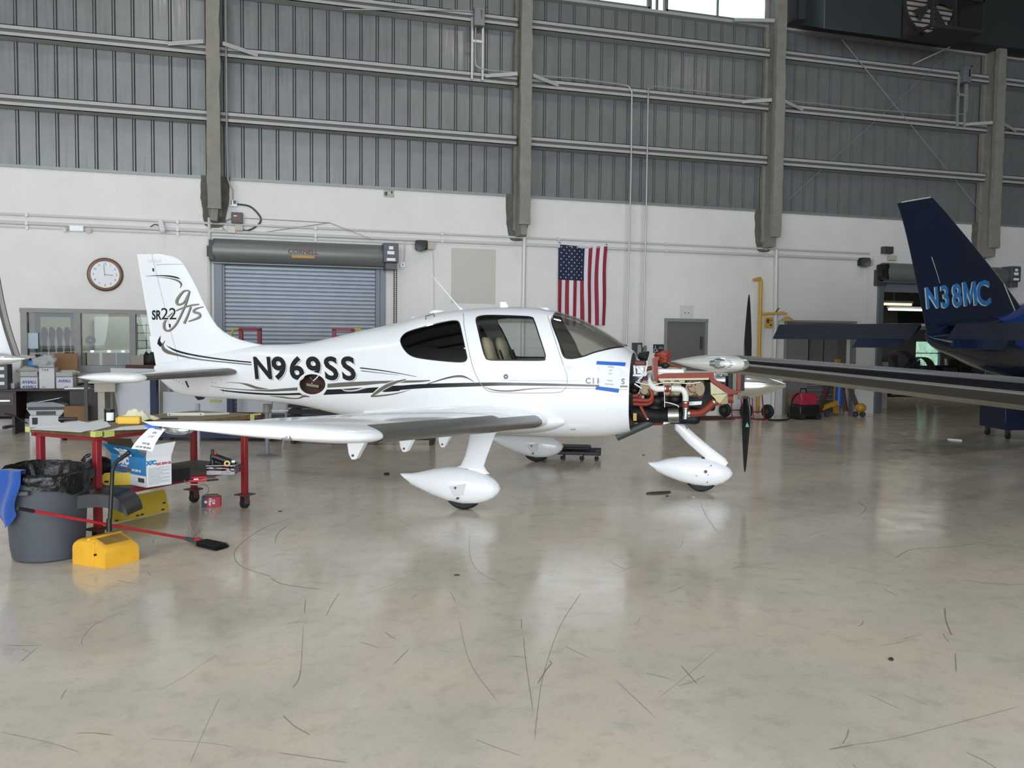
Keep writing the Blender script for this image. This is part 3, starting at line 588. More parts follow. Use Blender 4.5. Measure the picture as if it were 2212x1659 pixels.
for s_, cx, wd2, bo in (('SR', 338.5, .68, .95), ('22', 365, .98, .15)):
    for m, e, l in ((PW_, 1.2, .0048), (BLK, 0, .0054)): stext(s_, 20 if s_ == 'SR' else 26, cx, 520 + 671 / 3.95, m, 'model_letters', bo + e, wd2, 0, l)
for a, b in (((1300, 235), (1314, 262)), ((1440, 710), (1456, 740))): skin('hinge_slot', poly([T2(a[0], a[1]), T2(b[0], a[1]), T2(b[0] + 3, b[1]), T2(a[0] + 4, b[1])]), BLK, .003)
skin('black_flame', poly([T2(*p) for p in ((1372, 808), (1350, 845), (1343, 880), (1370, 908), (1388, 885), (1368, 855))]), BLK, .003)
skin('black_flame', ribbon([T2(*p) for p in ((1420, 893), (1500, 937), (1650, 975), (1900, 1013), (2145, 1038))], [.6, 4, 3.6, 3, 2.8]), BLK, .003, 0)
skin('olive_flame', ribbon([T2(*p) for p in ((1412, 852), (1388, 893), (1415, 940), (1520, 975), (1720, 1015), (2148, 1058))], [.5, 5, 8, 5, 2.8, 2.4]), OLIVE, .003, 0)
skin('cap_seam', ribbon([T2(*p) for p in ((1335, 206), (1450, 200), (1558, 199))], [1, .9, .8]), SEAM, .003, 0)
stext('CIRRUS', 6.5, 334, 567, mat('faded_letters', 'd3d4d8', .5), 'fin_cap_letters', .2, 1.0)
# CIRRUS on the nose, hidden in part by the taped note
for i, q in enumerate('CIRRUS'): stext(q, 12.5, (1270.5, 1282, 1294.5, 1311.5, 1329, 1346)[i], 828.3 + .3 * i, mat('chrome_letters', '7f817f', .4), 'nose_letter', .75, .95, 0, .005)
# fin and rudder
def finring(z, part):
    le, te, hx = FLE(z), FTE(z), hinge(z); a0, a1 = (le, hx + .004) if part == 'fin' else (hx - .004, te)
    n = 18; up = [(a0 + (a1 - a0) * (1 - cos(pi * k / n)) / 2) for k in range(n + 1)]
    L = [(x, -max(sfin(x, z), .004), z) for x in up]; R = [(x, max(sfin(x, z), .004), z) for x in reversed(up)]; return L + R
zs = [1.25, 1.33, 1.4, 1.46, 1.52, 1.55, 1.58, 1.62, 1.68, 1.75, 1.85, 1.95, 2.05, 2.15, 2.25, 2.35, 2.45, 2.5, 2.54, 2.58, 2.61, 2.635, 2.644]
MB().loft([finring(z, 'fin') for z in zs]).build('fin', PW_, AC); MB().loft([finring(z, 'rudder') for z in [1.19] + zs]).build('rudder', PW_, AC)
tb = MB().prism([PA(*T2(1275, 815)), PA(*T2(1310, 815)), PA(*T2(1345, 950)), PA(*T2(1295, 950))], -.006, .006).build('rudder_tab', PW_, AC)
# hatch ring, cavity and the gear inside
skin('access_ring', ribbon([(hat_c[0] + 30.5 * cos(2 * pi * k / 24), hat_c[1] + 24 * sin(2 * pi * k / 24)) for k in range(24)], [4.2] * 24, 3, True), PW_, .006, 0)
hx, hy, hz = PS(*hat_c); MB().box(hx - .35, hx + .35, -.06, -.05, hz - .22, hz + .22).build('tail_cavity', mat('bare_laminate', '5a3f30', .7, var=.2, vs=9), AC)
MB().bar((hx - .12, hy + .10, hz - .01), (hx + .05, hy + .08, hz - .03), .03, .03).ball((hx - .05, hy + .09, hz + .01), .012).build('pulley_bracket', STEEL, AC)
MB().tube([(hx + .02, hy + .1, hz - .02), (hx + .05, hy + .12, hz - .1), (hx + .12, hy + .15, hz + .1)], .006).tube([(hx - .1, hy + .1, hz), (hx - .05, hy + .1, hz - .09), (hx, hy + .1, hz - .12)], .004).build('cables', BLACK, AC)
# rivets / screws (nose edge and tail cone)
for pts in ([V5(*p) for p in ((1985, 712), (1985, 765), (1987, 802), (1992, 932), (1995, 1060))], [Z4(*p) for p in ((362, 1105), (385, 1115), (410, 1127), (437, 1140), (683, 1129), (706, 1134), (757, 1110), (800, 1133), (803, 1192), (767, 1213))]):
    for p in pts: skin('screw_head', poly([(p[0] + .9 * cos(k), p[1] + .9 * sin(k)) for k in range(0, 6)]), DGREY, .004, 0)
skin('door_lock', poly([(V5(965, 662)[0] + 5.2 * cos(k * pi / 8), V5(965, 662)[1] + 5.6 * sin(k * pi / 8)) for k in range(16)]), BLK, .006, 0)
skin('keyhole', poly([(V5(965, 662)[0] + 1.2 * cos(k * pi / 4), V5(965, 662)[1] + 1.2 * sin(k * pi / 4)) for k in range(8)]), STEEL, .008, 0)
skin('placard_dot', poly([Z6(1455, 655), Z6(1468, 655), Z6(1468, 675), Z6(1455, 675)]), SEAM, .005)
skin('hinge_cover', poly([V5(*p) for p in ((1436, 570), (1515, 570), (1524, 585), (1480, 618), (1458, 618))]), mat('hinge_white', 'd6d8db', .3), .004)
skin('step_vent', poly([V5(*p) for p in ((1485, 1080), (1500, 1072), (1600, 1074), (1608, 1082), (1565, 1100), (1482, 1100))]), PW_, .02)
stext('NO STEP', 2.0, V5(1520, 0)[0], V5(0, 1099)[1], DGREY, 'step_text', .1, 1, 0, .024)
skin('slot', poly([Z4(*p) for p in ((457, 1120), (470, 1115), (492, 1170), (480, 1172))]), BLK, .004)
MB().prism([PA(*Z4(*p)) for p in ((538, 1240), (628, 1242), (600, 1270), (570, 1275))], -.02, .02).build('tail_skid', BLACK, AC)
# antennas and roof fittings
def rp(u, v, dz=0): x, z = PA(u, v, -.05); return (x, -.05, z + dz)
MB().tube([rp(1000, 671), rp(990, 662), rp(935, 597)], [.02, .007, .003]).build('whip_antenna', PW_, AC)
MB().prism([(a, b) for a, b in (PA(1081, 667), PA(1081, 652), PA(1093, 652.5), PA(1101, 667))], -.008, .008).build('blade_antenna', PW_, AC)
for u0, u1, v, h in ((1166, 1187, 669, 5), (888, 905, 692, 4), (927, 963, 680, 6)):
    a = PA(u0, v); b = PA(u1, v); c = ((a[0] + b[0]) / 2, 0, ZT((a[0] + b[0]) / 2) - .004); MB().ball(c, (b[0] - a[0]) / 2, (1, .5, .4)).build('antenna_dome', PW_, AC)
a = PS(920, 690); b = PS(938, 684); MB().tube([a, (a[0], a[1] - .01, a[2] + .035), (b[0], b[1] - .01, b[2] + .035), b], .006).build('grab_handle', DGREY, AC)
# ---- wing
def foil(n=22, t=.14, cam=.02):
    up, lo = [], []
    for k in range(n + 1):
        x = (1 - cos(pi * k / n)) / 2; y = naca(x) * t / .2; c = cam * 4 * x * (1 - x); up.append((x, c + y)); lo.append((x, c - y))
    return up, lo
def station(y, le, te, z, t, s=-1, cam=.02, ztw=0.0):
    up, lo = foil(22, t, cam); ch = le - te; f = lambda x, h: (le - x * ch, s * y, z + h * ch + ztw * x)
    return [f(*p) for p in reversed(up)] + [f(*p) for p in lo[1:-1]]
LEx = lambda y: .60 + .008 * (y - .6)
def wing(s):
    st = []
    for y in (.45, .6, .9, 1.5, 2.2, 2.6, 3.2, 4, 4.8, 5.25): st.append(station(y, LEx(y), -.86 + .128 * (y - .7), .765 + .076 * (y - .7), .15 - .004 * y, s, ztw=.03))
    for y, le, te, z, t in ((5.4, .60, -.25, 1.12, .125), (5.52, .52, -.26, 1.135, .12), (5.63, .38, -.28, 1.15, .12), (5.72, .2, -.30, 1.165, .12), (5.79, .0, -.315, 1.18, .12), (5.83, -.16, -.33, 1.19, .12), (5.845, -.27, -.335, 1.195, .1)): st.append(station(y, le, te, z, t, s, ztw=.02))
    return st
for s, nm in ((-1, 'wing'), (1, 'wing')):
    w = MB().loft(wing(s)).build(nm, PW_, AC, ang=60)
    # de-icing strips on the leading edge, two lengths with a step between them
    for y0, y1, f0, lf in ((.95, 2.55, .07, .002), (2.5, 5.22, .10, .006)):
        b = MB(); rings = []
        for k in range(9):
            y = y0 + (y1 - y0) * k / 8; up, lo = foil(40, .15 - .004 * y, .02); le, te = LEx(y), -.86 + .128 * (y - .7); ch = le - te; z = .765 + .076 * (y - .7)
            P = [p for p in reversed(up) if p[0] < f0] + [p for p in lo[1:] if p[0] < f0]
            rings.append([(le - x * ch + lf * (1 - x / f0), s * y, z + h * ch + math.copysign(lf, h) * .9) for x, h in P])
        b.loft(rings, caps=False, closed=False).build('deice_strip', BOOT, AC, ang=50)
    # tip light, landing light
    p = PA(384, 929, -5.74) if s < 0 else (-.13, 1.16)
    px_ = p[0]
    l = MB().ball((px_, s * 5.74, p[1] + .004), .085, (1.05, .42, .32)).build('wingtip_light', mat('lens_glass', 'cfd2d4', .08, .75, var=.55, vs=40), AC)
    MB().lathe([(.075, -.004), (.08, 0), (.072, .004)], c=(px_, s * 5.768, p[1] + .002), axis=(0, 1, 0), n=24, caps=False, sc=(1.1, .36)).build('light_rim', DGREY, l)
    if s < 0:
        a = PA(628, 946, -5.60); MB().box(a[0] - .024, a[0] + .024, -5.655, -5.58, a[1] - .008, a[1] + .03).build('landing_light', mat('reflector', 'b9bcc0', .15, .9), AC, bevel=.01)
    # hinge brackets below the trailing edge
    for y, tip in ((4, (767, 992)), (3, (876, 976)), (2, (958, 966))):
        q = PA(tip[0], tip[1], -y); z1 = .765 + .076 * (y - .7) - .02
        MB().prism([(q[0] - .015, q[1]), (q[0] + .02, q[1] + .002), (q[0] + .13, z1), (q[0] - .06, z1), (q[0] - .035, q[1] + .04)], s * y - .035, s * y + .035).build('flap_bracket', PW_, AC, bevel=.008)
        MB().cyl((q[0], s * y - .04, q[1] + .03), (q[0], s * y + .04, q[1] + .03), .009).build('hinge_bolt', DGREY, AC)
    # wing root fairing
    fr = MB(); rg = []
    for x, h, o in ((.76, .0, .0), (.70, .04, .02), (.58, .09, .08), (.35, .15, .15), (0, .19, .2), (-.5, .17, .18), (-.9, .13, .12), (-1.3, .07, .05), (-1.6, .0, 0)):
        y0 = sfus(x, .80); rg.append([(x, s * (y0 - .05), .80 + h * 1.1), (x, s * (y0 + o * .35), .78 + h * .5), (x, s * (y0 + o), .76 + h * .05), (x, s * (y0 + o * .7), .74 - h * .55), (x, s * (y0 - .10), .70 - h * .6)])
    fr.loft(rg, caps=False, closed=False).build('wing_fairing', PW_, AC, ang=60, sub=1)
    # main gear
    y = s * 1.65
    lg = MB(); rings = []
    for z, xc, hw, yy in ((.80, .13, .17, 1.38), (.74, .12, .15, 1.42), (.70, .12, .125, 1.46), (.60, .11, .115, 1.53), (.50, .095, .108, 1.60), (.42, .075, .115, 1.65), (.38, .05, .17, 1.66), (.35, .03, .22, 1.66)):
        rings.append([(xc + hw * cos(a) * (1 if cos(a) > 0 else 1.0), s * (yy) + .032 * sin(a), z) for a in [2 * pi * k / 20 for k in range(20)]])
    lg.loft(rings).build('gear_leg', PW_, AC, ang=60)
    def pant(x0, x1, yc, zs_, w, cutz):
        mb = MB(); rr = []
        for i, (x, zt, zb, ww) in enumerate(zs_):
            zc = (zt + zb) / 2; h = (zt - zb) / 2; rr.append([(x - (1.3 * h * sin(a) if i == 0 else 0), yc + w * ww * cos(a), zc + h * math.copysign(abs(sin(a)) ** .9, sin(a))) for a in [2 * pi * k / 28 for k in range(28)]])
        return mb.loft(rr)
    prof = [(-.605, .312, .240, .20), (-.53, .318, .205, .38), (-.45, .335, .175, .55), (-.3, .375, .115, .8), (-.15, .40, .07, .97), (0, .405, .048, 1), (.12, .385, .055, .95), (.22, .345, .085, .82), (.29, .30, .12, .62), (.335, .255, .165, .38), (.352, .215, .205, .08)]
    p = pant(-.65, .35, y, prof, .145, 0).build('wheel_fairing', PW_, AC, ang=60)
    MB().lathe([(.11, -.06), (.175, -.065), (.195, -.045), (.2, 0), (.195, .045), (.175, .065), (.11, .06)], c=(.0, y, .2), axis=(0, 1, 0), n=40).build('tyre', RUB, AC)
    yo = y - .142
    MB().prism([(-.11, .235), (.06, .27), (.03, .16), (-.06, .155)], yo - .006, yo + .06).build('inspection_plate', mat('hinge_white', 'd6d8db', .3), p, bevel=.004)
    for a, b in ((-.045, .225), (-.025, .125)): MB().cyl((a, yo - .011, b), (a, yo + .05, b), .011).build('bolt', DGREY, p)
# nose gear
prof = [(1.63, .290, .225, .2), (1.70, .305, .185, .4), (1.8, .34, .145, .65), (1.95, .37, .095, .88), (2.1, .375, .062, 1), (2.22, .365, .055, .98), (2.32, .345, .07, .85), (2.40, .31, .10, .66), (2.46, .27, .145, .42), (2.495, .225, .19, .1)]
p = pant(0, 0, 0, prof, .13, 0).build('wheel_fairing', PW_, AC, ang=60)
MB().lathe([(.1, -.05), (.165, -.055), (.18, -.035), (.185, 0), (.18, .035), (.165, .055), (.1, .05)], c=(2.17, 0, .185), axis=(0, 1, 0), n=40).build('tyre', RUB, AC)
MB().cyl((2.215, -.135, .235), (2.215, .1, .235), .018).build('axle_plug', BLK, p)
for a, b in ((2.10, .225), (2.12, .185), (2.24, .20), (2.235, .12), (2.27, .3)): MB().cyl((a, -.128, b), (a, -.1, b), .006, n=8).build('bolt', DGREY, p)
ng = MB(); rings = []
for u, v, hw in ((1455, 912, .0), (1462, 920, .06), (1490, 948, .066), (1525, 978, .068), (1552, 1000, .075), (1562, 1006, .05)):
    x, z = PA(u + 4, v); d = Vector((.70, 0, .71)); hw = max(hw, .02)
    rings.append([(x + d.x * hw * cos(a), .04 * sin(a), z + d.z * hw * cos(a)) for a in [2 * pi * k / 18 for k in range(18)]])
ng.loft(rings).build('nose_gear_leg', PW_, AC, ang=60)
MB().tube([(1.75, 0, .95), (1.90, 0, .74), (2.0, 0, .66)], .035).build('nose_gear_strut', DGREY, AC)
# stabiliser
for s in (-1, 1):
    st = [station(y, -3.30 - .055 * (y - .1), -4.28 + .13 * (y - .1), 1.195 - .004 * y, .11, s, 0) for y in (.05, .3, .8, 1.3, 1.8)]
    MB().loft(st).build('stabiliser', PW_, AC, ang=60)
    tp = []
    for y, a, h in ((1.79, 0, .5), (1.82, .0, .62), (1.88, .02, .62), (1.93, .06, .5), (1.96, .14, .3), (1.97, .25, .06)):
        le, te = -3.36 - a * .6, -4.10 + a * .3; tp.append([(te + (le - te) * (1 - (1 - k / 10) ** 1.6) if k <= 10 else te + (le - te) * (1 - (1 - (20 - k) / 10) ** 1.6), s * y, 1.188 + (h * .09) * (1 if 0 < k < 10 else -1 if k > 10 else 0) * sqrt(max(0, sin(pi * min(k, 20 - k) / 10)))) for k in range(20)])
    MB().loft(tp).build('stabiliser_tip', PW_, AC, ang=70)
    b = MB(); rings = []
    for k in range(6):
        y = .22 + 1.55 * k / 5; le = -3.30 - .055 * (y - .1); te = -4.28 + .13 * (y - .1); up, lo = foil(40, .11, 0); ch = le - te; P = [q for q in reversed(up) if q[0] < .13] + [q for q in lo[1:] if q[0] < .13]
        rings.append([(le - x * ch + .003 * (1 - x / .13), s * y, 1.195 - .004 * y + h * ch + math.copysign(.003, h)) for x, h in P])
    b.loft(rings, caps=False, closed=False).build('deice_strip', BOOT, AC, ang=50)
# seats, panel, controls
LEATH = mat('cream_leather', 'c9b797', .55); 
for s in (-1, 1):
    y = s * .30; q = MB(); rings = []
    for z, x, w, d in ((1.0, -.02, .20, .07), (1.2, -.06, .21, .075), (1.38, -.11, .18, .07), (1.45, -.13, .12, .06), (1.52, -.15, .125, .06), (1.6, -.17, .11, .055), (1.64, -.18, .07, .03)): rings.append([(x + d * cos(a), y + w * math.copysign(abs(sin(a)) ** .7, sin(a)), z) for a in [2 * pi * k / 16 for k in range(16)]])
    o = q.loft(rings).build('seat', LEATH, AC, ang=80); MB().box(-.02, .45, y - .2, y + .2, .86, 1.0).build('seat_cushion', LEATH, o, bevel=.04)
    MB().tube([(-.04, y - .09, 1.5), (-.0, y - .08, 1.4), (.03, y - .06, 1.2)], .02, flat=.4).tube([(-.04, y + .09, 1.5), (0, y + .08, 1.4), (.03, y + .06, 1.2)], .02, flat=.4).build('shoulder_harness', BLACK, o)
    MB().box(-1.0, -.55, y - .2, y + .2, .85, .95).box(-1.05, -.95, y - .2, y + .2, .9, 1.5).build('rear_seat', LEATH, AC, bevel=.04)
MB().box(.78, 1.20, -.42, .42, .95, 1.42).box(.86, 1.22, -.32, .32, 1.42, 1.45).build('instrument_panel', BLACK, AC, bevel=.03)
MB().box(-1.15, 1.3, -.42, .42, .80, .84).build('cabin_floor', mat('cabin_carpet', '4a4742', .9), AC)
MB().loft([sec(-1.24, 40, .05), sec(-1.2, 40, .05)]).build('cabin_bulkhead', mat('bulkhead', '35332f', .9), AC)
# ---- firewall and engine
MB().loft([sec(1.395, 48, .02), sec(1.40, 48, .02)]).build('firewall', mat('firewall_grey', '77777a', .5, .4), AC)
ORG = mat('orange_silicone', '8a3520', .55, var=.12, vs=30); ENG = mat('engine_black', '1b1c1e', .55, .3, var=.3, vs=25); CREAM = mat('baffle_cream', 'cfc6a6', .5, var=.1, vs=14); CASTG = mat('cast_bronze', '7d6f55', .45, .4, var=.25, vs=20); PIPE = mat('pipe_white', 'e8e8e4', .4)
def Q(x, y, d=-.36): a, b = PA(*E7(x, y), d); return (a, d, b)
def slab(name, pts, m, d=-.36, th=.012, par=None, bev=0): return MB().prism([(Q(*p, d)[0], Q(*p, d)[2]) for p in pts], d - th, d + th).build(name, m, par or AC, bevel=bev)
def hose(name, pts, r, m=ORG, d=-.36, n=12, sm=5):
    P = [Q(p[0], p[1], p[2] if len(p) > 2 else d) for p in pts]; return MB().tube(smoothpts(P, sm), r, n).build(name, m, AC, ang=60)
en = MB(); en.box(1.55, 2.30, -.13, .13, .88, 1.22)
o = en.build('crankcase', ENG, AC, bevel=.03)
for k in range(3):
    for s in (-1, 1):
        x = 1.62 + k * .235; c = MB()
        for j in range(9): c.cyl((x, s * (.13 + j * .016), 1.12), (x, s * (.136 + j * .016), 1.12), .088, n=20)
        c.cyl((x, s * .12, 1.12), (x, s * .27, 1.12), .07, n=16); c.build('cylinder_barrel', ENG, AC)
        MB().box(x - .095, x + .095, min(s * .27, s * .34), max(s * .27, s * .34), 1.04, 1.22).build('cylinder_head', CASTG, AC, bevel=.025)
        MB().lathe([(.0, -.02), (.05, -.02), (.055, 0)], c=(x - .045, s * .34, 1.13), axis=(0, -s, 0), n=20, sc=(1, 1.5)).build('rocker_cover', CASTG, AC)
        MB().lathe([(.0, -.02), (.05, -.02), (.055, 0)], c=(x + .05, s * .34, 1.13), axis=(0, -s, 0), n=20, sc=(1, 1.5)).build('rocker_cover', CASTG, AC)
MB().box(1.42, 2.15, -.25, .25, .74, .92).build('oil_sump', ENG, AC, bevel=.05)
MB().cyl((1.45, -.2, .85), (1.75, -.28, .82), .085, .075, 20).build('exhaust_pipe', ENG, AC)
c0, c1 = Q(690, 1160, -.30), Q(862, 1155, -.30)
MB().cyl(c0, c1, .080, n=28).build('muffler_can', mat('scorched_steel', 'a5a199', .3, .9, var=.25, vs=14), AC)
MB().cyl(Q(420, 1190, -.28), c0, .045, .072, 20).cyl(c1, Q(905, 1155, -.3), .06, .05, 20).build('turbo_housing', ENG, AC)
hose('orange_duct', [(1030, 1125), (1130, 1125), (1220, 1110), (1320, 1040), (1400, 965), (1440, 930)], .037, n=20)
MB().cyl(Q(1005, 1125), Q(1035, 1125), .04, n=20).build('hose_clamp', STEEL, AC); MB().cyl(Q(1415, 950), Q(1430, 938), .0395, n=20).build('hose_clamp', STEEL, AC)
hose('induction_pipe', [(400, 520, -.2), (385, 600, -.3), (430, 690, -.36), (500, 735, -.38), (640, 735, -.38), (860, 737, -.38), (935, 770, -.38), (965, 850, -.38), (965, 930, -.38)], .0315, PIPE, n=20)
hose('pipe_coupling', [(632, 735), (740, 735)], .034, ORG, -.38, 20); hose('pipe_coupling', [(967, 935), (967, 1060)], .034, ORG, -.38, 20)
for a, b in (((640, 735), (655, 735)), ((712, 735), (728, 735)), ((967, 948), (967, 962)), ((967, 1040), (967, 1052))): MB().cyl(Q(*a, -.38), Q(*b, -.38), .0365, n=20).build('hose_clamp', STEEL, AC)
hose('intake_elbow', [(965, 1062), (965, 1150), (955, 1215)], .028, mat('cast_aluminium', 'a4a6a8', .35, .8, var=.2, vs=20), -.38, 18)
slab('vertical_baffle_seal', [(445, 260), (480, 225), (560, 225), (525, 290), (525, 640), (470, 640), (450, 480)], ORG, -.33)
slab('baffle_edge', [(430, 260), (450, 250), (462, 480), (470, 650), (440, 650), (432, 480)], mat('baffle_grey', '6f6a5f', .5), -.335, .01)
b = MB().ball((0, 0, 0), .062, (1.35, .9, .95), 26, 18); qc = Vector(Q(612, 225, -.22)); b.mp(lambda x, y, z: tuple(qc + Vector((x, y, z)) * (1 + .55 * mnoise.noise((x * 22, y * 22, z * 30)) + .25 * mnoise.noise((x * 60, y * 50, z * 60)))))
b.build('folded_baffle_cloth', ORG, AC, ang=80)
hose('top_seal_strip', [(560, 260, -.26), (650, 300, -.24), (760, 360, -.22), (900, 400, -.2)], .012)
MB().box(*sorted((Q(525, 420, -.1)[0], Q(955, 420, -.1)[0])), -.30, .30, Q(525, 488, -.3)[2], Q(525, 418, -.3)[2]).build('cooling_plenum_lid', PIPE, AC, bevel=.012)
MB().box(Q(525, 0)[0], Q(1450, 0)[0], -.325, .325, Q(700, 520, -.32)[2], Q(700, 478, -.32)[2]).build('plenum_rail', PIPE, AC, bevel=.01)
slab('long_baffle_seal', [(525, 525), (570, 502), (640, 490), (1418, 475), (1418, 590), (1340, 566), (535, 576)], ORG, -.345)
slab('lower_baffle_lip', [(535, 572), (1338, 562), (1335, 592), (540, 605)], CREAM, -.348)
slab('lower_baffle_tab', [(560, 606), (680, 606), (680, 630), (560, 628)], CREAM, -.33); slab('lower_baffle_tab', [(705, 606), (815, 606), (815, 630), (705, 630)], CREAM, -.33); slab('lower_baffle_tab', [(840, 606), (955, 604), (955, 628), (840, 630)], CREAM, -.33)
slab('front_baffle_seal', [(1340, 568), (1430, 582), (1742, 768), (1855, 765), (1852, 792), (1662, 832), (1375, 628)], ORG, -.345)
slab('front_baffle_plate', [(1360, 628), (1605, 800), (1368, 826)], CREAM, -.335)
for pts, m in ((((1375, 830), (1622, 820), (1508, 972)), mat('gold_plate', 'a59b72', .4, .3)), (((1622, 820), (1640, 972), (1520, 975)), mat('gold_plate_dark', '7d7650', .4, .3))): slab('air_box_panel', pts, m, -.35)
slab('air_box_flange', [(1420, 950), (1500, 960), (1640, 970), (1540, 1000), (1440, 1010)], ORG, -.33)
MB().cyl(Q(1640, 890, -.3), Q(1725, 890, -.3), .05, n=20).build('air_inlet_boot', ORG, AC)
for x, m in ((1650, ENG), (1720, mat('baffle_grey', '6f6a5f', .5)), (1790, ORG), (1850, ENG)): MB().box(Q(x, 500)[0], Q(x + 62, 500)[0], -.30, .30, Q(x, 775)[2], Q(x, 500)[2]).build('front_baffle_frame', m, AC)
MB().cyl(Q(1450, 600, -.25), Q(1600, 600, -.25), .06, n=24).build('alternator', mat('cast_aluminium', 'a4a6a8', .35, .8, var=.2, vs=20), AC)
MB().lathe([(.055, .0), (.065, .03), (.06, .05)], c=Q(1500, 600, -.25), axis=(1, 0, 0), n=24).build('drive_pulley', STEEL, AC)
slab('battery_box', [(160, 285), (340, 285), (340, 362), (160, 362)], mat('maroon_box', '5a2024', .5), -.30, .08, bev=.01)
br_ = MB(); 
for a, b in (((130, 520), (330, 520)), ((150, 360), (160, 520)), ((165, 360), (290, 510)), ((330, 365), (330, 520)), ((160, 372), (330, 372))): br_.bar(Q(*a, -.33), Q(*b, -.33), .02, .03, (0, 1, 0))
br_.build('mount_bracket', PIPE, AC)
slab('fluid_reservoir', [(190, 370), (320, 370), (320, 500), (190, 500)], mat('pale_metal', 'b9bac0', .4, .4), -.26, .05, bev=.01)
MB().lathe([(.03, 0), (.055, -.05), (.075, -.10)], c=Q(215, 205, -.15), axis=(-.8, 0, .2), n=24, caps=False).build('air_scoop', BLACK, AC)
hose('orange_hose', [(130, 915), (250, 918), (370, 922), (425, 880), (425, 800), (385, 735)], .022); hose('orange_hose', [(135, 975), (320, 982), (405, 955), (437, 890), (405, 800)], .021, d=-.33); hose('orange_hose', [(130, 850), (215, 845)], .018)
hose('orange_hose', [(405, 725), (300, 780), (240, 850), (235, 960), (265, 1050), (325, 1160), (355, 1210)], .018, d=-.31); hose('orange_hose', [(250, 1305), (400, 1285), (595, 1278)], .026, d=-.2); hose('orange_hose', [(430, 400), (330, 440), (310, 560), (320, 640)], .022, d=-.25)
hose('fitting', [(340, 1205), (375, 1222)], .013, STEEL, -.31)
hose('white_cable', [(350, 290), (345, 400), (285, 530), (200, 612)], .007, PIPE); hose('white_cable', [(170, 625), (300, 660), (440, 672), (560, 650), (650, 640), (830, 640), (1050, 652), (1200, 628)], .006, PIPE, -.39); hose('white_cable', [(640, 950), (740, 970), (830, 1000), (860, 1030)], .006, PIPE)
hose('ignition_lead', [(1050, 600), (1060, 700), (1000, 700), (1040, 780), (1120, 800), (1200, 890), (1225, 850)], .005, ORG, -.37); hose('ignition_lead', [(650, 860), (700, 830), (760, 770)], .005, ORG, -.36); hose('blue_hose', [(130, 590), (250, 580), (350, 590), (350, 530)], .009, mat('hose_blue', '27365c', .5), -.34)
hose('steel_rod', [(630, 790), (632, 1030)], .005, STEEL, -.37); hose('probe', [(150, 655), (265, 730)], .008, PIPE, -.38)
slab('blue_hose_guard', [(1020, 990), (1290, 950), (1280, 1050), (1100, 1070), (1020, 1040)], mat('faded_blue', '3c4f7c', .5, var=.3, vs=30), -.1, .02); slab('foil_wrap', [(1010, 940), (1230, 930), (1220, 985), (1020, 1000)], GALV, -.16, .03)
slab('data_tag', [(132, 1122), (186, 1128), (186, 1245), (132, 1245)], mat('tag_yellow', 'c79d4d', .6), -.40, .003); slab('lower_cowl_lip', [(612, 1240), (780, 1270), (612, 1302)], PW_, -.25, .01)
for x, y, r in ((180, 700, .05), (150, 760, .045), (330, 1090, .06), (500, 930, .07), (620, 900, .06), (800, 900, .06), (470, 1050, .07), (560, 330, .04), (640, 360, .04), (260, 1000, .05), (180, 1120, .05)): MB().ball(Q(x, y, -.22), r, (1.2, .8, .9), 10, 7).build('accessory', ENG, AC)
a, b = PA(1332, 944, -.2), PA(1420, 905, -.2); MB().lathe([(.045, 0), (.045, math.dist(a, b)), (.038, math.dist(a, b)), (.038, .01)], c=(a[0], -.2, a[1]), axis=(b[0] - a[0], 0, b[1] - a[1]), n=20, caps=False).build('tail_pipe', DGREY, AC)
# propeller and spinner
HB = (2.585, 0, 1.165)
MB().lathe([(.02, .43), (.03, .40), (.055, .34), (.09, .25), (.125, .14), (.15, .04), (.155, 0), (.155, -.03)], c=HB, axis=(1, 0, 0), n=40).build('spinner', SILVER, AC, ang=50)
MB().cyl((2.53, 0, 1.165), (2.56, 0, 1.165), .158, n=40).build('spinner_backplate', mat('backplate', 'b9b9b4', .4, .5), AC); MB().cyl((2.3, 0, 1.165), (2.54, 0, 1.165), .09, n=24).build('propeller_hub', ENG, AC)
for s in (-1, 1):
    rings = []
    for r, c, tw, th in ((.10, .07, 60, .05), (.18, .085, 55, .04), (.28, .12, 45, .026), (.45, .14, 36, .02), (.62, .13, 29, .016), (.78, .105, 24, .012), (.88, .075, 21, .009), (.93, .04, 20, .006), (.945, .015, 20, .004)):
        t = radians(tw); rings.append([(2.62 + c / 2 * cos(a) * sin(t) + th / 2 * sin(a) * cos(t), s * (c / 2 * cos(a) * cos(t) - th / 2 * sin(a) * sin(t)), 1.175 + s * r) for a in [2 * pi * k / 14 for k in range(14)]])
    bl = MB().loft(rings).build('propeller_blade', mat('blade_black', '1c1e20', .35), AC, ang=60)
    if s < 0: MB().prism([(2.612, .72), (2.652, .72), (2.632, .77)], -.055, -.052).build('blade_decal', mat('mint_green', '4fae8c', .5), bl)
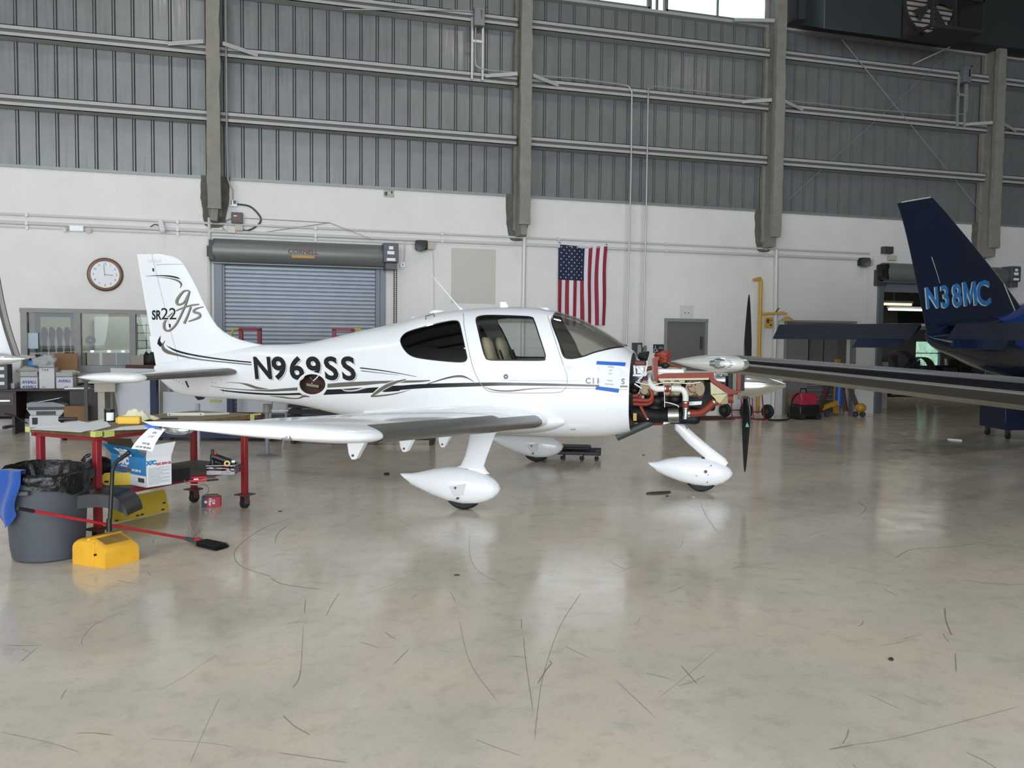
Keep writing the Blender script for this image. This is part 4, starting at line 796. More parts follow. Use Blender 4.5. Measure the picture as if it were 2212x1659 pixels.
# ---- taped work-order notes
BLUET = mat('blue_tape', '2a66c8', .6)
def note_lines(par, place, h, bl=.004):
    for i, t in enumerate(('N969SS', 'S/N', '2157', '', 'WO#', 'VOF18-054')):
        if t: place(t, i)
nt = thing('paper_note', 'white work-order sheet fixed with two strips of blue tape on the aircraft nose', 'note', AO, YAW)
o = skin('sheet', band([V5(1728, 565), V5(1820, 568), V5(1912, 572)], [V5(1735, 745), V5(1820, 752), V5(1905, 762)]), PAPER, .011, 5, nt)
skin('tape', poly([V5(1717, 533), V5(1953, 545), V5(1948, 575), V5(1710, 560)]), BLUET, .013, 6, nt); skin('tape', poly([V5(1712, 740), V5(1900, 762), V5(1893, 795), V5(1702, 768)]), BLUET, .013, 6, nt)
GT = mat('print_grey', '8b8f9a', .7)
for t, x, y in (('N969SS', 1831, 588), ('S/N', 1828, 616), ('2157', 1826, 643), ('WO#', 1820, 700), ('VOF18-054', 1817, 730)):
    mb = text2d(t, 3.0, 0.1, 'CENTER', 1.0); cx, cy = V5(x, y); mb.mp(lambda a, b, z: (cx + a, cy - b + a * .06, 0)); skin('printed_line', mb, GT, .0122, 0, nt)
nt = thing('paper_note', 'curled white sheet hanging by blue tape from the wing tip of the white aircraft', 'note', AO, YAW)
yy = -5.80; c4 = [PA(u, v, yy) for u, v in ((325, 923), (357, 927), (336, 974), (291, 968))]
def shp(u, v):
    a = [c4[0][k] * (1 - u) * (1 - v) + c4[1][k] * u * (1 - v) + c4[2][k] * u * v + c4[3][k] * (1 - u) * v for k in (0, 1)]; return (a[0], yy - .03 * sin(2.2 * v) + .012 * sin(3 * u), a[1])
MB().sheet(shp, 10, 12).build('sheet', PAPER, nt)
tp = [PA(u, v, yy - .004) for u, v in ((311, 918), (332, 915), (345, 924), (322, 925))]; MB().add([(a, yy - .006, b) for a, b in tp], [(0, 1, 2, 3)]).build('tape', BLUET, nt)
for t, u, v in (('N969SS', .5, .07), ('S/N', .5, .25), ('2157', .5, .42), ('WO#', .5, .74), ('VOF18-054', .5, .92)):
    mb = text2d(t, .045, .0015, 'CENTER', 1.0, 0); mb.mp(lambda a, b, z: (lambda p: (p[0], p[1] - .004, p[2]))(shp(u + a * 2.6, v - b * 2.2))); mb.build('printed_line', mat('print_dark', '3c3f4a', .7), nt)
# ================================================================== THINGS ON THE REAR WALL
COND = mat('painted_conduit', 'd0d0cd', .45, .1); COND2 = mat('steel_conduit', 'a9abab', .4, .4)
def pipe(name, pts, r, m, label, cat, group=None, n=8, off=None, sm=0):
    P = [WL(W(u, v, (off if off is not None else r + .004))[0], (off if off is not None else r + .004), W(u, v, off if off is not None else r + .004)[1]) for u, v in pts]
    if sm: P = smoothpts([tuple(p) for p in P], sm)
    return tag(MB().tube(P, r, n).build(name, m), label, cat, group)
def zline(z, s0, s1, r, m, label, name='conduit', off=None, cat='conduit', group=None):
    off = r + .006 if off is None else off
    o = MB().tube([WL(s0, off, z), WL(s1, off, z)], r, 8).build(name, m); 
    for k in range(int((s1 - s0) / 2.4)):
        c = WL(s0 + .9 + k * 2.4, .0, z); q = MB().box(-.02, .02, -off - r - .004, 0, -.035, .035).build('pipe_clip', m, o, c, WA)
    return tag(o, label, cat, group)
zline(3.655, -9.5, 13.3, .022, COND, 'long upper white conduit run crossing the block wall below the columns')
zline(3.515, -9.5, 13.2, .03, COND, 'thicker white pipe run just below the upper conduit', off=.036)
zline(3.44, -9.5, 2.9, .012, COND, 'thin wire conduit above the closed roll-up door', off=.016)
pipe('conduit', [(452, 470), (452, 560), (453, 700), (454, 925)], .03, COND, 'white vertical pipe beside the closed roll-up door', 'conduit')
pipe('conduit', [(1133, 513), (1130, 700), (1128, 915)], .04, COND, 'white vertical pipe under the column behind the cockpit', 'conduit')
pipe('conduit', [(1677, 540), (1675, 700), (1669, 897)], .045, COND, 'thick white vertical pipe beside the yellow eyewash pipe', 'conduit')
pipe('conduit', [(1153, 163), (1250, 170), (1340, 182), (1358, 186), (1365, 200), (1363, 380), (1353, 745)], .016, COND2, 'thin steel conduit dropping past the flag, nearer to it', 'conduit', off=.22)
pipe('conduit', [(1660, 214), (1500, 196), (1412, 187), (1401, 192), (1400, 210), (1397, 400), (1389, 750)], .016, COND2, 'thin steel conduit dropping between flag and grey door', 'conduit', off=.22)
pipe('conduit', [(487, 0), (490, 300), (492, 385), (497, 400), (503, 410), (503, 432)], .016, COND2, 'thin steel conduit running down beside the first column', 'conduit', off=.24)
pipe('conduit', [(1706, 218), (1900, 238), (2060, 250), (2085, 245), (2089, 238), (2090, 170)], .014, COND2, 'steel conduit along the girt to the small switch box', 'conduit', off=.22)
pipe('conduit', [(740, 20), (980, 22), (1024, 25)], .012, COND2, 'steel conduit feeding the upper switch box', 'conduit', off=.24)
pipe('conduit', [(1028, 50), (1027, 130), (1034, 145), (1060, 152), (1112, 156)], .014, COND2, 'bent steel conduit below the upper switch box', 'conduit', off=.24, sm=4)
pipe('conduit', [(935, 540), (937, 600), (937, 680)], .01, COND, 'thin wire drop beside the grey repainted patch', 'conduit')
pipe('conduit', [(1873, 575), (1872, 640), (1869, 705)], .01, COND, 'thin wire drop below the floodlight next to the open doorway', 'conduit')
pipe('conduit', [(848, 515), (850, 520), (852, 545), (852, 720)], .01, COND, 'thin wire drop beside the door chain', 'conduit')
pipe('conduit', [(740, 512), (850, 517), (868, 518), (874, 530), (873, 565)], .012, COND, 'bent conduit ending at the small switch right of the door motor', 'conduit', sm=3)
pipe('flexible_conduit', [(512, 441), (540, 446), (560, 465), (563, 478), (552, 490), (535, 498), (524, 497)], .016, DGREY, 'dark flexible conduit arc beside the red alarm box', 'conduit', sm=4)
pipe('flexible_conduit', [(504, 470), (488, 478), (480, 488), (485, 497), (492, 501)], .012, COND2, 'small grey flexible conduit loop below the alarm box', 'conduit', sm=4)
def wbox(name, label, cat, u, v, w, h, d, m, off=0.0, group=None, bev=.006):
    s, z = W(u, v, off + d); t = wthing(name, label, cat, s, z, off, group); MB().box(-w / 2, w / 2, -d, 0, -h / 2, h / 2).build('box', m, t, bevel=bev); return t
BOXG = mat('switch_grey', '7c7f80', .45, .2); BEIGE = mat('beige_box', 'bdb5a3', .6)
t = wbox('junction_box', 'white outlet box at the foot of the conduit beside the first column', 'box', 504, 438, .13, .13, .07, WHITE); MB().box(-.05, -.03, -.078, -.07, -.04, .05).box(.0, .05, -.078, -.07, -.02, .04).build('receptacle', BLK, t)
t = wbox('alarm_box', 'grey box with a dark red face below the outlet box', 'alarm', 512, 470, .2, .19, .12, DGREY); MB().box(-.07, .07, -.128, -.12, -.05, .06).build('red_face', mat('alarm_red', '5e1f24', .4), t); MB().box(-.06, .0, -.131, -.128, .02, .035).build('white_label', PAPER, t)
wbox('junction_box', 'pale beige box nearest the white pipe above the roll-up door', 'box', 500, 496, .14, .12, .09, mat('cream_box', 'd6cfbf', .6)); wbox('junction_box', 'darker beige box beside the cream box above the roll-up door', 'box', 516, 492, .14, .10, .10, BEIGE)
t = wbox('emergency_light', 'white twin-head emergency light on the wall above the clock', 'light', 165, 493, .22, .10, .09, WHITE)
for x in (-.16, .16): MB().lathe([(.03, 0), (.05, .06), (.045, .07), (0, .065)], c=(x, -.06, -.01), axis=(x * 2, -.5, -.2), n=14).build('lamp_head', mat('lamp_head', 'd8d9d6', .3), t)
t = wthing('camera_bracket', 'tilted white camera housing on the conduit left of the first column', 'camera', W(349, 489, .1)[0], W(349, 489, .1)[1], 0); MB().bar((-.03, -.06, .11), (.03, -.2, -.10), .07, .07).build('housing', WHITE, t, bevel=.008); MB().tube([(-.02, 0, .02), (-.12, -.03, .04), (-.2, -.02, -.01)], .008).build('cable', BLACK, t)
t = wbox('outlet_plate', 'small weathered outlet plate high on the white wall under the panels', 'plate', 840, 418, .2, .13, .02, mat('worn_plate', 'c0bcb4', .7, var=.5, vs=30)); MB().box(-.08, -.03, -.024, -.02, -.04, .03).box(.04, .07, -.024, -.02, .0, .05).build('marks', BLK, t)
for u, v, l in ((912, 530, 'dark floodlight under the conduits right of the closed roll-up door'), (1872, 566, 'dark floodlight on the wall beside the open doorway')):
    t = wthing('floodlight', l, 'light', W(u, v, .2)[0], W(u, v, .2)[1], 0); MB().box(-.11, .11, -.2, -.02, -.08, .10).build('housing', BLACK, t, bevel=.02); MB().lathe([(.08, 0), (.11, .05), (.1, .06), (0, .04)], c=(-.02, -.18, -.0), axis=(-.4, -1, -.25), n=18).build('reflector', DGREY, t); MB().box(.10, .24, -.14, -.02, -.06, .08).build('ballast_box', BEIGE, t)
wbox('camera_box', 'dark box above the open doorway with a short wire loop', 'box', 1921, 540, .24, .16, .14, DGREY); wbox('camera_box', 'pair of small pale boxes over the doorway hood', 'box', 1930, 557, .2, .11, .1, BEIGE)
t = wbox('alarm_box', 'dark alarm box on the white wall over the middle of the doorway', 'alarm', 1905, 600, .28, .36, .1, DGREY)
t = wbox('switch_plate', 'white switch plate right of the door motor', 'switch', 870, 572, .1, .1, .05, WHITE); MB().box(-.01, .01, -.056, -.05, -.02, .02).build('toggle', BLK, t)
# upper switch boxes on slotted struts
for u, v, l in ((1037, 34, 'grey switch box on two slotted struts near the second column'), (2093, 160, 'grey switch box on two slotted struts near the far column')):
    s, z = W(u, v, .4); t = wthing('switch_box', l, 'switch', s, z, .22); MB().box(-.1, .1, -.16, -.02, -.17, .17).build('enclosure', BOXG, t, bevel=.008); MB().box(.02, .05, -.168, -.16, -.05, .12).build('handle_plate', BLK, t); MB().bar((.1, -.09, .12), (.17, -.09, .24), .02, .02).build('lever', BLK, t)
    for x in (-.13, .08): MB().box(x, x + .04, -.02, .02, -1.15, .02).build('strut', GALV, t)
    MB().box(-.13, .12, -.03, -.0, -.45, -.40).build('cross_strut', GALV, t)
# repainted patch, sign plate, disabled sign, breaker box
s0, z1 = W(975, 535); s1, z0 = W(1070, 657); o = MB().box(s0, s1, -.003, .0, z0, z1).build('paint_patch', mat('patch_grey', 'c3c1b8', .6), None, WL(0), WA); tag(o, 'rectangular greyish repainted patch on the wall behind the cockpit roof', 'patch')
t = wthing('cover_plate', 'pale blank plate with two dark holes above the grey door', 'plate', W(1483, 676)[0], W(1483, 676)[1]); MB().box(-.16, .16, -.012, 0, -.16, .16).build('plate', mat('pale_plate', 'cfcdc8', .5), t)
for x, z in ((-.04, 0), (.04, 0), (-.14, -.14), (.14, -.14)): MB().cyl((x, -.016, z), (x, 0, z), .012 if z == 0 else .008).build('hole', BLK, t)
t = wthing('accessible_sign', 'dark sign with white wheelchair symbol left of the grey door', 'sign', W(1422, 753)[0], W(1422, 753)[1]); MB().box(-.12, .12, -.012, 0, -.09, .09).build('sign_plate', mat('sign_black', '2c2c2e', .5), t)
g = MB(); g.tube([(-.075 + .035 * cos(a), -.014, -.035 + .032 * sin(a)) for a in [2.0 + k * .32 for k in range(14)]], .005, 6); g.tube([(-.078, -.014, .03), (-.076, -.014, -.01), (-.045, -.014, -.012), (-.03, -.014, -.055), (-.012, -.014, -.05)], .006, 6); g.ball((-.08, -.014, .048), .011); g.build('wheelchair_symbol', PAPER, t, ang=60)
for z in (.03, .0, -.03): put_text('sign_text', ('MEN', 'RESTROOM', 'ENTRY')[0 if z > 0 else 1] if z > -.02 else '', .016, PAPER, t, (.055, -.0125, z))
t = wbox('disconnect_switch', 'grey electrical disconnect with silver front beyond the aircraft nose', 'switch', 1380, 755, .2, .28, .14, DGREY); MB().box(-.03, .05, -.148, -.14, -.1, .1).build('cover', GALV, t); MB().box(.1, .2, -.1, 0, -.08, .08).build('small_box', BOXG, t)
t = wbox('disconnect_switch', 'small dark switch box just above the windshield base', 'switch', 1350, 750, .1, .12, .08, DGREY)
# flag, hung vertically
t = wthing('flag', 'American flag hanging vertically on the block wall above the cockpit', 'flag', *W(1206, 527, .04), .03)
fw_, fh_ = W(1311, 530, .04)[0] - W(1206, 527, .04)[0], W(1206, 527, .04)[1] - W(1310, 703, .04)[1]
def fpt(a, b, lift=0):      # a across 0..1, b down 0..1 ; soft vertical folds deepening to the free side
    x = a * fw_ + .012 * sin(b * 7 + a * 3) * (a ** 2) - .05 * a * b * (1 - b) * 1.4; return (x, -.03 - .02 * sin(a * 21 + b * 2.5) * (.3 + b) - .012 * sin(a * 9 - b * 4) - lift, -b * fh_ - .02 * sin(a * pi) * (1 - b))
RED = mat('flag_red', '8f2436', .8); FWH = mat('flag_white', 'd9d8df', .8); NAV = mat('flag_navy', '1b2440', .8)
for k in range(13):
    a0, a1 = k / 13, (k + 1) / 13; b0 = .44 if k < 7 else .0
    MB().sheet(lambda u, v, a0=a0, a1=a1, b0=b0: fpt(a0 + (a1 - a0) * u, b0 + (1 - b0) * v), 5, 30).build('red_stripe' if k % 2 == 0 else 'white_stripe', RED if k % 2 == 0 else FWH, t)
MB().sheet(lambda u, v: fpt(u * 7 / 13, v * .44), 20, 20).build('canton', NAV, t); MB().sheet(lambda u, v: fpt(u, -.02 + .025 * v, .002), 20, 2).build('header_tape', FWH, t)
st = MB()
for i in range(11):
    for j in range(5 if i % 2 == 0 else 4):
        cx, cy = (.10 + (j if i % 2 == 0 else j + .5) * .2) * 7 / 13, (.07 + i * .086) * .44; R = .018
        P = [(cx + R * (1 if k % 2 == 0 else .4) * sin(pi * k / 5) / fw_, cy - R * (1 if k % 2 == 0 else .4) * cos(pi * k / 5) / fh_) for k in range(10)]
        st.add([fpt(p[0], p[1], .003) for p in P] + [fpt(cx, cy, .003)], [(k, (k + 1) % 10, 10) for k in range(10)])
st.build('stars', FWH, t); 
for a in (.02, .97): MB().ball(fpt(a, -.015, .01), .014).build('grommet', BLK, t)
# yellow emergency shower
YEL = mat('safety_yellow', 'c79a32', .5); t = wthing('emergency_shower', 'yellow emergency shower pipe with a showerhead beside the thick white pipe', 'shower', W(1634, 895, .1)[0], 0, 0)
zt = W(1634, 602, .15)[1]; MB().tube([(-.18, -.15, zt - .03), (-.02, -.15, zt + .01), (.0, -.15, zt - .03), (0, -.15, .05)], .035, 12).build('riser_pipe', YEL, t); MB().tube([(0, -.15, 2.22), (.25, -.2, 2.24), (.5, -.28, 2.26), (.56, -.3, 2.22)], .028, 10).build('shower_arm', YEL, t)
MB().lathe([(.03, .1), (.05, .08), (.12, .04), (.145, 0), (.0, .0)], c=(.58, -.3, 2.08), n=24).build('shower_head', mat('dull_yellow', 'b89a5a', .45), t); MB().bar((.3, -.2, 2.22), (.42, -.22, 2.36), .02, .02).tube([(.45, -.2, 2.1), (.4, -.2, 1.8)], .006, 6).build('pull_rod', DGREY, t)
MB().lathe([(.0, -.04), (.12, .0), (.13, .02), (.0, .02)], c=(.28, -.25, 1.0), n=20).cyl((0, -.15, .95), (.2, -.22, .95), .02).build('eyewash_bowl', YEL, t)
q = MB().box(.13, .31, -.16, -.15, 1.93, 2.16).build('sign_plate', YEL, t)
MB().box(.16, .22, -.164, -.16, 2.03, 2.12).box(.24, .29, -.164, -.16, 2.08, 2.10).box(.24, .29, -.164, -.16, 1.97, 2.01).build('sign_marks', DGREY, q)
MB().lathe([(.045, 0), (.045, .05)], c=(0, -.15, 2.24), n=14).build('collar', YEL, t)
# guy wires: cross bracing and door wires
def wire(a, b, offa, offb, label, r=.006):
    A_, B_ = W(*a, offa), W(*b, offb); tag(MB().tube([WL(A_[0], offa, A_[1]), WL(B_[0], offb, B_[1])], r, 6).build('bracing_cable', COND2), label, 'cable')
wire((1818, 85), (2126, 466), .25, .12, 'steel bracing cable running from the duct down to the far column', .009); wire((2055, 112), (1702, 432), .25, .12, 'thin bracing cable crossing the bay the other way', .006)
wire((528, 471), (712, 481), .05, .05, 'tensioned wire from the alarm box to its peak over the door'); wire((712, 481), (808, 519), .05, .3, 'wire sloping from the peak to the door motor'); wire((712, 481), (560, 503), .05, .04, 'wire sloping back from the peak to the conduit')
A_ = W(1975, 138, .3); tag(MB().bar(WL(A_[0], .25, A_[1]), WL(W(2052, 102, .6)[0], .6, W(2052, 102, .6)[1]), .06, .02).build('stay_bar', GIRT), 'pale stay bar from the girt up to the ventilation unit', 'bar')
# ventilation unit high on the wall
DUCT = mat('duct_dark', '3c4142', .55, .3); s0, s1 = 10.75, 19.0
t = wthing('ventilation_unit', 'large dark ventilation duct and fan box high on the wall', 'ventilation', 13.0, 8.3, .05)
MB().box(-2.1, 4.4, -.52, -.47, .12, 3.0).box(-2.1, 4.4, -.47, 0, .12, .16).build('mounting_panel', DUCT, t)
db = MB(); db.loft([[(x, -.2, .14), (x, -1.15, -.28), (x, -1.15, 2.3), (x, -.2, 2.3)] for x in (-1.93, -.03)]).build('duct_box', mat('duct_blue', '4b5354', .4, .5), t, bevel=.01)
MB().loft([[(x, -.2, .12), (x, -1.15, -.29), (x, -1.15, 2.3), (x, -.2, 2.3)] for x in (0, 1.33)]).build('fan_housing', mat('fan_brown', '2f2a28', .6), t)
lo = MB()
for k in range(13):
    z = -.10 + k * .105; r = .62; h = sqrt(max(0, r * r - (z - .5) ** 2)); 
    if h > .05: lo.prism([(.62 - h, z), (.62 + h, z), (.62 + h, z + .065), (.62 - h, z + .065)], -1.20, -1.16)
lo.build('louvre', mat('louvre_pale', 'a79f97', .5), t); MB().lathe([(.62, 0), (.66, .0), (.66, .08), (.62, .08)], c=(.62, -1.24, .5), axis=(0, 1, 0), n=32, caps=False).build('fan_ring', DUCT, t)
fc = MB(); 
for x in (.0, 1.27): fc.bar((x + .02, -1.15, -.27), (x + .02, -1.95, -.27), .05, .05).bar((x + .02, -1.95, -.27), (x + .02, -1.95, 1.6), .05, .05)
fc.bar((0, -1.95, -.27), (1.3, -1.95, -.27), .06, .06).bar((.6, -1.93, -.27), (.6, -1.93, 1.6), .06, .05).bar((0, -1.95, .35), (1.3, -1.95, .35), .05, .05)
fc.build('fan_frame', mat('fan_brown', '2f2a28', .6), t); MB().box(.25, 1.3, -1.95, -1.2, -.285, -.275).box(1.28, 1.3, -1.95, -1.2, -.28, 1.6).build('guard_sheet', mat('fan_brown', '2f2a28', .6), t)
fbld = MB()
for k in range(5): a = k * 2 * pi / 5; fbld.prism([(.62 + .08 * cos(a), .5 + .08 * sin(a)), (.62 + .55 * cos(a - .2), .5 + .55 * sin(a - .2)), (.62 + .55 * cos(a + .3), .5 + .55 * sin(a + .3))], -1.34, -1.32)
fbld.cyl((.62, -1.4, .5), (.62, -1.25, .5), .1).build('fan_rotor', DUCT, t)
# ================================================================== FLOOR THINGS ALONG THE REAR WALL
def gthing(name, label, cat, u, v, rz=0.0, group=None, dz=0.0): p = G(u, v, 0); return thing(name, label, cat, (p.x, p.y, dz), rz, group)
REDP = mat('red_paint', '7d1f28', .45, var=.1, vs=12)
for (u, v, l) in ((1592, 901, 'red two-wheeled hand truck nearest the aircraft nose'), (1638, 905, 'red two-wheeled hand truck behind the propeller blade')):
    t = gthing('hand_truck', l, 'hand truck', u, v, WA, 'red hand trucks by the wall')
    f = MB()
    for x in (-.13, .13): f.tube([(x, -.02, .02), (x * .9, .12, .75), (x * .9, .22, 1.15), (x * .5, .26, 1.2)], .014, 8)
    for z, y in ((.15, .0), (.5, .07), (.85, .13), (1.2, .26)): f.tube([(-.13, y, z), (.13, y, z)], .012, 8)
    f.build('frame', REDP, t); MB().box(-.2, .2, -.28, -.0, 0, .015).build('toe_plate', REDP, t)
    for x in (-.26, .26): w = MB().lathe([(.05, -.03), (.12, -.045), (.15, -.02), (.15, .02), (.12, .045), (.05, .03)], c=(x, .06, .15), axis=(1, .35, 0), n=24).build('wheel', RUB, t); MB().lathe([(.0, -.04), (.05, -.035), (.05, .035), (0, .04)], c=(x, .06, .15), axis=(1, .35, 0), n=16).build('hub', DGREY, w)
p0, p1 = G(1484, 907), G(1577, 906); o = MB().box(-.6, .55, -.35, .35, 0, .02).build('floor_mat', mat('dark_red_mat', '4d1d22', .85), None, ((p0.x + p1.x) / 2, (p0.y + p1.y) / 2 + .25, 0), WA); tag(o, 'flat dark red mat on the floor in front of the grey door', 'mat')
t = thing('paper_roll', 'tan rolled paper tube leaning by the wide grey doorway', 'roll', tuple(G(1718, 897)), 0); a = G(1718, 897) ; b = PD(1690, 826, a.dot(CV(0, 1)) + .45); MB().cyl((0, 0, .02), tuple(b - Vector((a.x, a.y, 0))), .09, .08, 20).build('tube', mat('kraft_tan', '8c7355', .8), t)
t = gthing('welder', 'red and black welding machine on the floor by the doorway', 'machine', 1737, 905, WA); MB().box(-.2, .2, -.16, .16, .3, .55).build('red_case', mat('welder_red', 'a32c44', .4), t, bevel=.02); MB().box(-.25, .25, -.2, .2, .06, .3).build('base_case', BLACK, t, bevel=.03); MB().tube([(-.12, 0, .55), (-.1, 0, .64), (.02, 0, .64), (.04, 0, .55)], .015).build('carry_handle', BLACK, t)
for x in (-.2, .2): MB().cyl((x, -.22, .07), (x, .22, .07), .07, n=18).build('wheel', RUB, t)
MB().tube(smoothpts([(-.2, -.05, .55), (-.35, -.1, .45), (-.5, -.2, .2), (-.55, -.25, .03), (-.9, -.3, .02), (-1.0, -.2, .02)], 5), .018).build('cable', BLACK, t)
t = gthing('engine_hoist', 'yellow floor hoist with a blue hydraulic cylinder and dark legs', 'hoist', 1812, 898, WA); YH = mat('hoist_yellow', 'b98b2a', .5, var=.2, vs=12); BR2 = mat('rust_brown', '4a3730', .7, var=.2, vs=10)
MB().bar((0, .1, .05), (0, .1, 1.25), .09, .09).build('mast', YH, t); MB().cyl((-.04, -.02, .22), (-.02, -.02, .85), .075, n=18).build('hydraulic_cylinder', mat('hyd_blue', '2459a8', .4), t); MB().cyl((-.02, -.02, .85), (-.01, -.02, 1.1), .035).build('ram', BLACK, t)
MB().bar((-.75, -.1, .12), (-.1, -.05, .3), .09, .09).build('base_arm', YH, t); MB().bar((-.62, -.12, .12), (-.30, -.02, .72), .11, .09).build('leg', BR2, t); MB().bar((.1, -.1, .1), (.02, .0, .72), .11, .09).build('leg', BR2, t); MB().bar((.42, -.15, .1), (.20, .0, .75), .11, .09).build('leg', BR2, t)
for x, y in ((-.7, -.12), (-.45, -.2), (.2, -.3), (.34, -.35)): MB().cyl((x, y - .03, .06), (x, y + .03, .06), .06, n=16).build('caster', DGREY, t)
MB().ball((.3, -.33, .2), .11, (1.2, 1, .9)).build('pump_body', YH, t)
t = wthing('shelf_unit', 'white wire shelf unit standing inside the wide grey doorway', 'shelf', 12.3, 0, -.3); g = MB()
for k in range(8): g.box(-.55, .6, -.1, .1, .2 + k * .11, .215 + k * .11)
for x in (-.55, .58): g.box(x, x + .02, -.1, .1, 0, 1.05)
g.build('wire_shelves', mat('wire_white', 'a7a8aa', .5), t); MB().box(-.55, .6, .1, .11, .1, 1.05).build('rear_panel', mat('wire_back', '8f9194', .6), t)
# creeper on the floor under the nose
CB = mat('creeper_black', '1b1c20', .5); t = gthing('creeper', 'black low mechanic creeper lying behind the far main wheel', 'creeper', 1232, 989, -.4)
f = MB()
for y in (-.2, .2): f.box(-.42, .42, y - .03, y + .03, .07, .12)
for x in (-.38, 0, .38): f.box(x - .04, x + .04, -.22, .22, .08, .11)
f.build('frame', CB, t, bevel=.01); MB().box(-.22, .28, -.17, .17, .13, .17).build('pad', CB, t, bevel=.015)
for x in (-.36, -.1, .16, .36):
    for y in (-.2, .2): w = MB().cyl((x, y - .015, .03), (x, y + .015, .03), .03, n=14).build('caster', RUB, t); MB().cyl((x, y, .05), (x, y, .08), .01).build('stem', STEEL, w)
# black puck, leaves and scraps on the floor
t = gthing('rubber_plug', 'small black rubber plug on the floor left of the near wheel fairing', 'plug', 835, 1026); MB().lathe([(.03, 0), (.033, .012), (.03, .025), (0, .025)], n=18).build('plug', RUB, t)
def scrap(u, v, r, m, name, label, cat, h=.004, ph=0, sx=1.0):
    p = G(u, v); rg = [(r * (1 + .35 * mnoise.noise((cos(a) * 2 + ph, sin(a) * 2, ph))) * cos(a) * sx, r * .55 * (1 + .4 * mnoise.noise((cos(a) * 2, sin(a) * 2 + ph, 3))) * sin(a)) for a in [2 * pi * k / 22 for k in range(22)]]
    mb = MB().loft([[(a, b, .0005) for a, b in rg], [(a * .9, b * .9, h + .4 * r * abs(a)) for a, b in rg]]); return tag(mb.build(name, m, None, (p.x, p.y, 0), ph), label, cat)
LEAF = mat('dry_leaf', '3f342b', .8); scrap(1423, 1066, .115, LEAF, 'fallen_leaf', 'large brown dry leaf on the floor left of the nose wheel', 'leaf', .01, .1, 1.3); scrap(1441, 1072, .03, LEAF, 'fallen_leaf', 'small leaf crumb beside the large dry leaf', 'leaf', .004, 1, 1.3)
scrap(1497, 1074, .022, mat('foil', 'a9a296', .4), 'foil_scrap', 'tiny pale scrap on the floor beside the nose wheel', 'scrap', .01, 2); scrap(987, 1243, .02, LEAF, 'fallen_leaf', 'tiny dark leaf alone on the open floor in the middle', 'leaf', .006, 3); scrap(1925, 1425, .022, LEAF, 'fallen_leaf', 'small dark leaf on the open floor at the right', 'leaf', .006, 4)
scrap(2062, 951, .06, PAPER, 'paper_scrap', 'crumpled white paper scraps on the floor before the doorway', 'scrap', .02, 5, 2.0); scrap(605, 1105, .02, LEAF, 'fallen_leaf', 'tiny brown crumb on the floor right of the table', 'leaf', .006, 6); scrap(1390, 983, .03, LEAF, 'fallen_leaf', 'small brown crumb between creeper and nose wheel fairing', 'leaf', .006, 7)
# scuffs and skid marks on the floor: thin marks lying on it
SC_M = mat('skid_mark', '8a8479', .5); sm = MB()
def mark(pts, w):
    P = smoothpts([tuple(G(u, v, .0012)) for u, v in pts], 6); n = len(P); L, R = [], []
    for i, p in enumerate(P):
        a, b = P[max(i - 1, 0)], P[min(i + 1, n - 1)]; d = Vector((b[0] - a[0], b[1] - a[1], 0)); d = d.normalized() if d.length > 0 else Vector((1, 0, 0)); q = Vector((-d.y, d.x, 0)) * w / 2 * (1 if 0 < i < n - 1 else .1)
        L.append(Vector(p) + q); R.append(Vector(p) - q)
    sm.add(L + R, [(i, i + 1, i + 1 + n, i + n) for i in range(n - 1)])
F1 = lambda x, y: (x / 2, 1100 + y / 2)
F2 = lambda x, y: (1106 + x / 2, 1000 + y / 2)
for pts, w in ((((1260, 38), (1140, 80), (1040, 150), (1012, 200), (1050, 250), (1180, 292)), .007), (((1167, 296), (1230, 325), (1390, 346)), .008), (((1240, 72), (1200, 105), (1187, 152)), .006), (((1468, 362), (1440, 400), (1408, 460)), .004), (((330, 968), (400, 966), (490, 976)), .006), (((0, 962), (200, 1005), (345, 1050)), .003),
               (((2030, 110), (2030, 200), (2070, 270), (2190, 330)), .003), (((360, 590), (355, 560), (420, 490), (560, 430)), .003), (((1300, 690), (1290, 735), (1265, 770)), .006), (((1310, 500), (1305, 620), (1300, 690)), .003), (((1985, 480), (2030, 660), (2150, 830)), .003), (((1768, 602), (1735, 635), (1702, 668)), .005), (((1222, 890), (1270, 935), (1340, 975)), .006), (((880, 452), (1000, 400), (1230, 362)), .002), (((640, 990), (900, 1010), (1010, 1028)), .0025), (((690, 780), (800, 720), (930, 630)), .002), (((820, 1100), (880, 960), (950, 810)), .002), (((1190, 1050), (1400, 1080), (1500, 1095)), .005), (((1400, 410), (1620, 350), (1750, 300), (1810, 255)), .002), (((1945, 355), (1970, 402)), .004), (((1320, 390), (1315, 450)), .006), (((160, 598), (85, 662)), .004)):
    mark([F1(*p) for p in pts], w * .6)
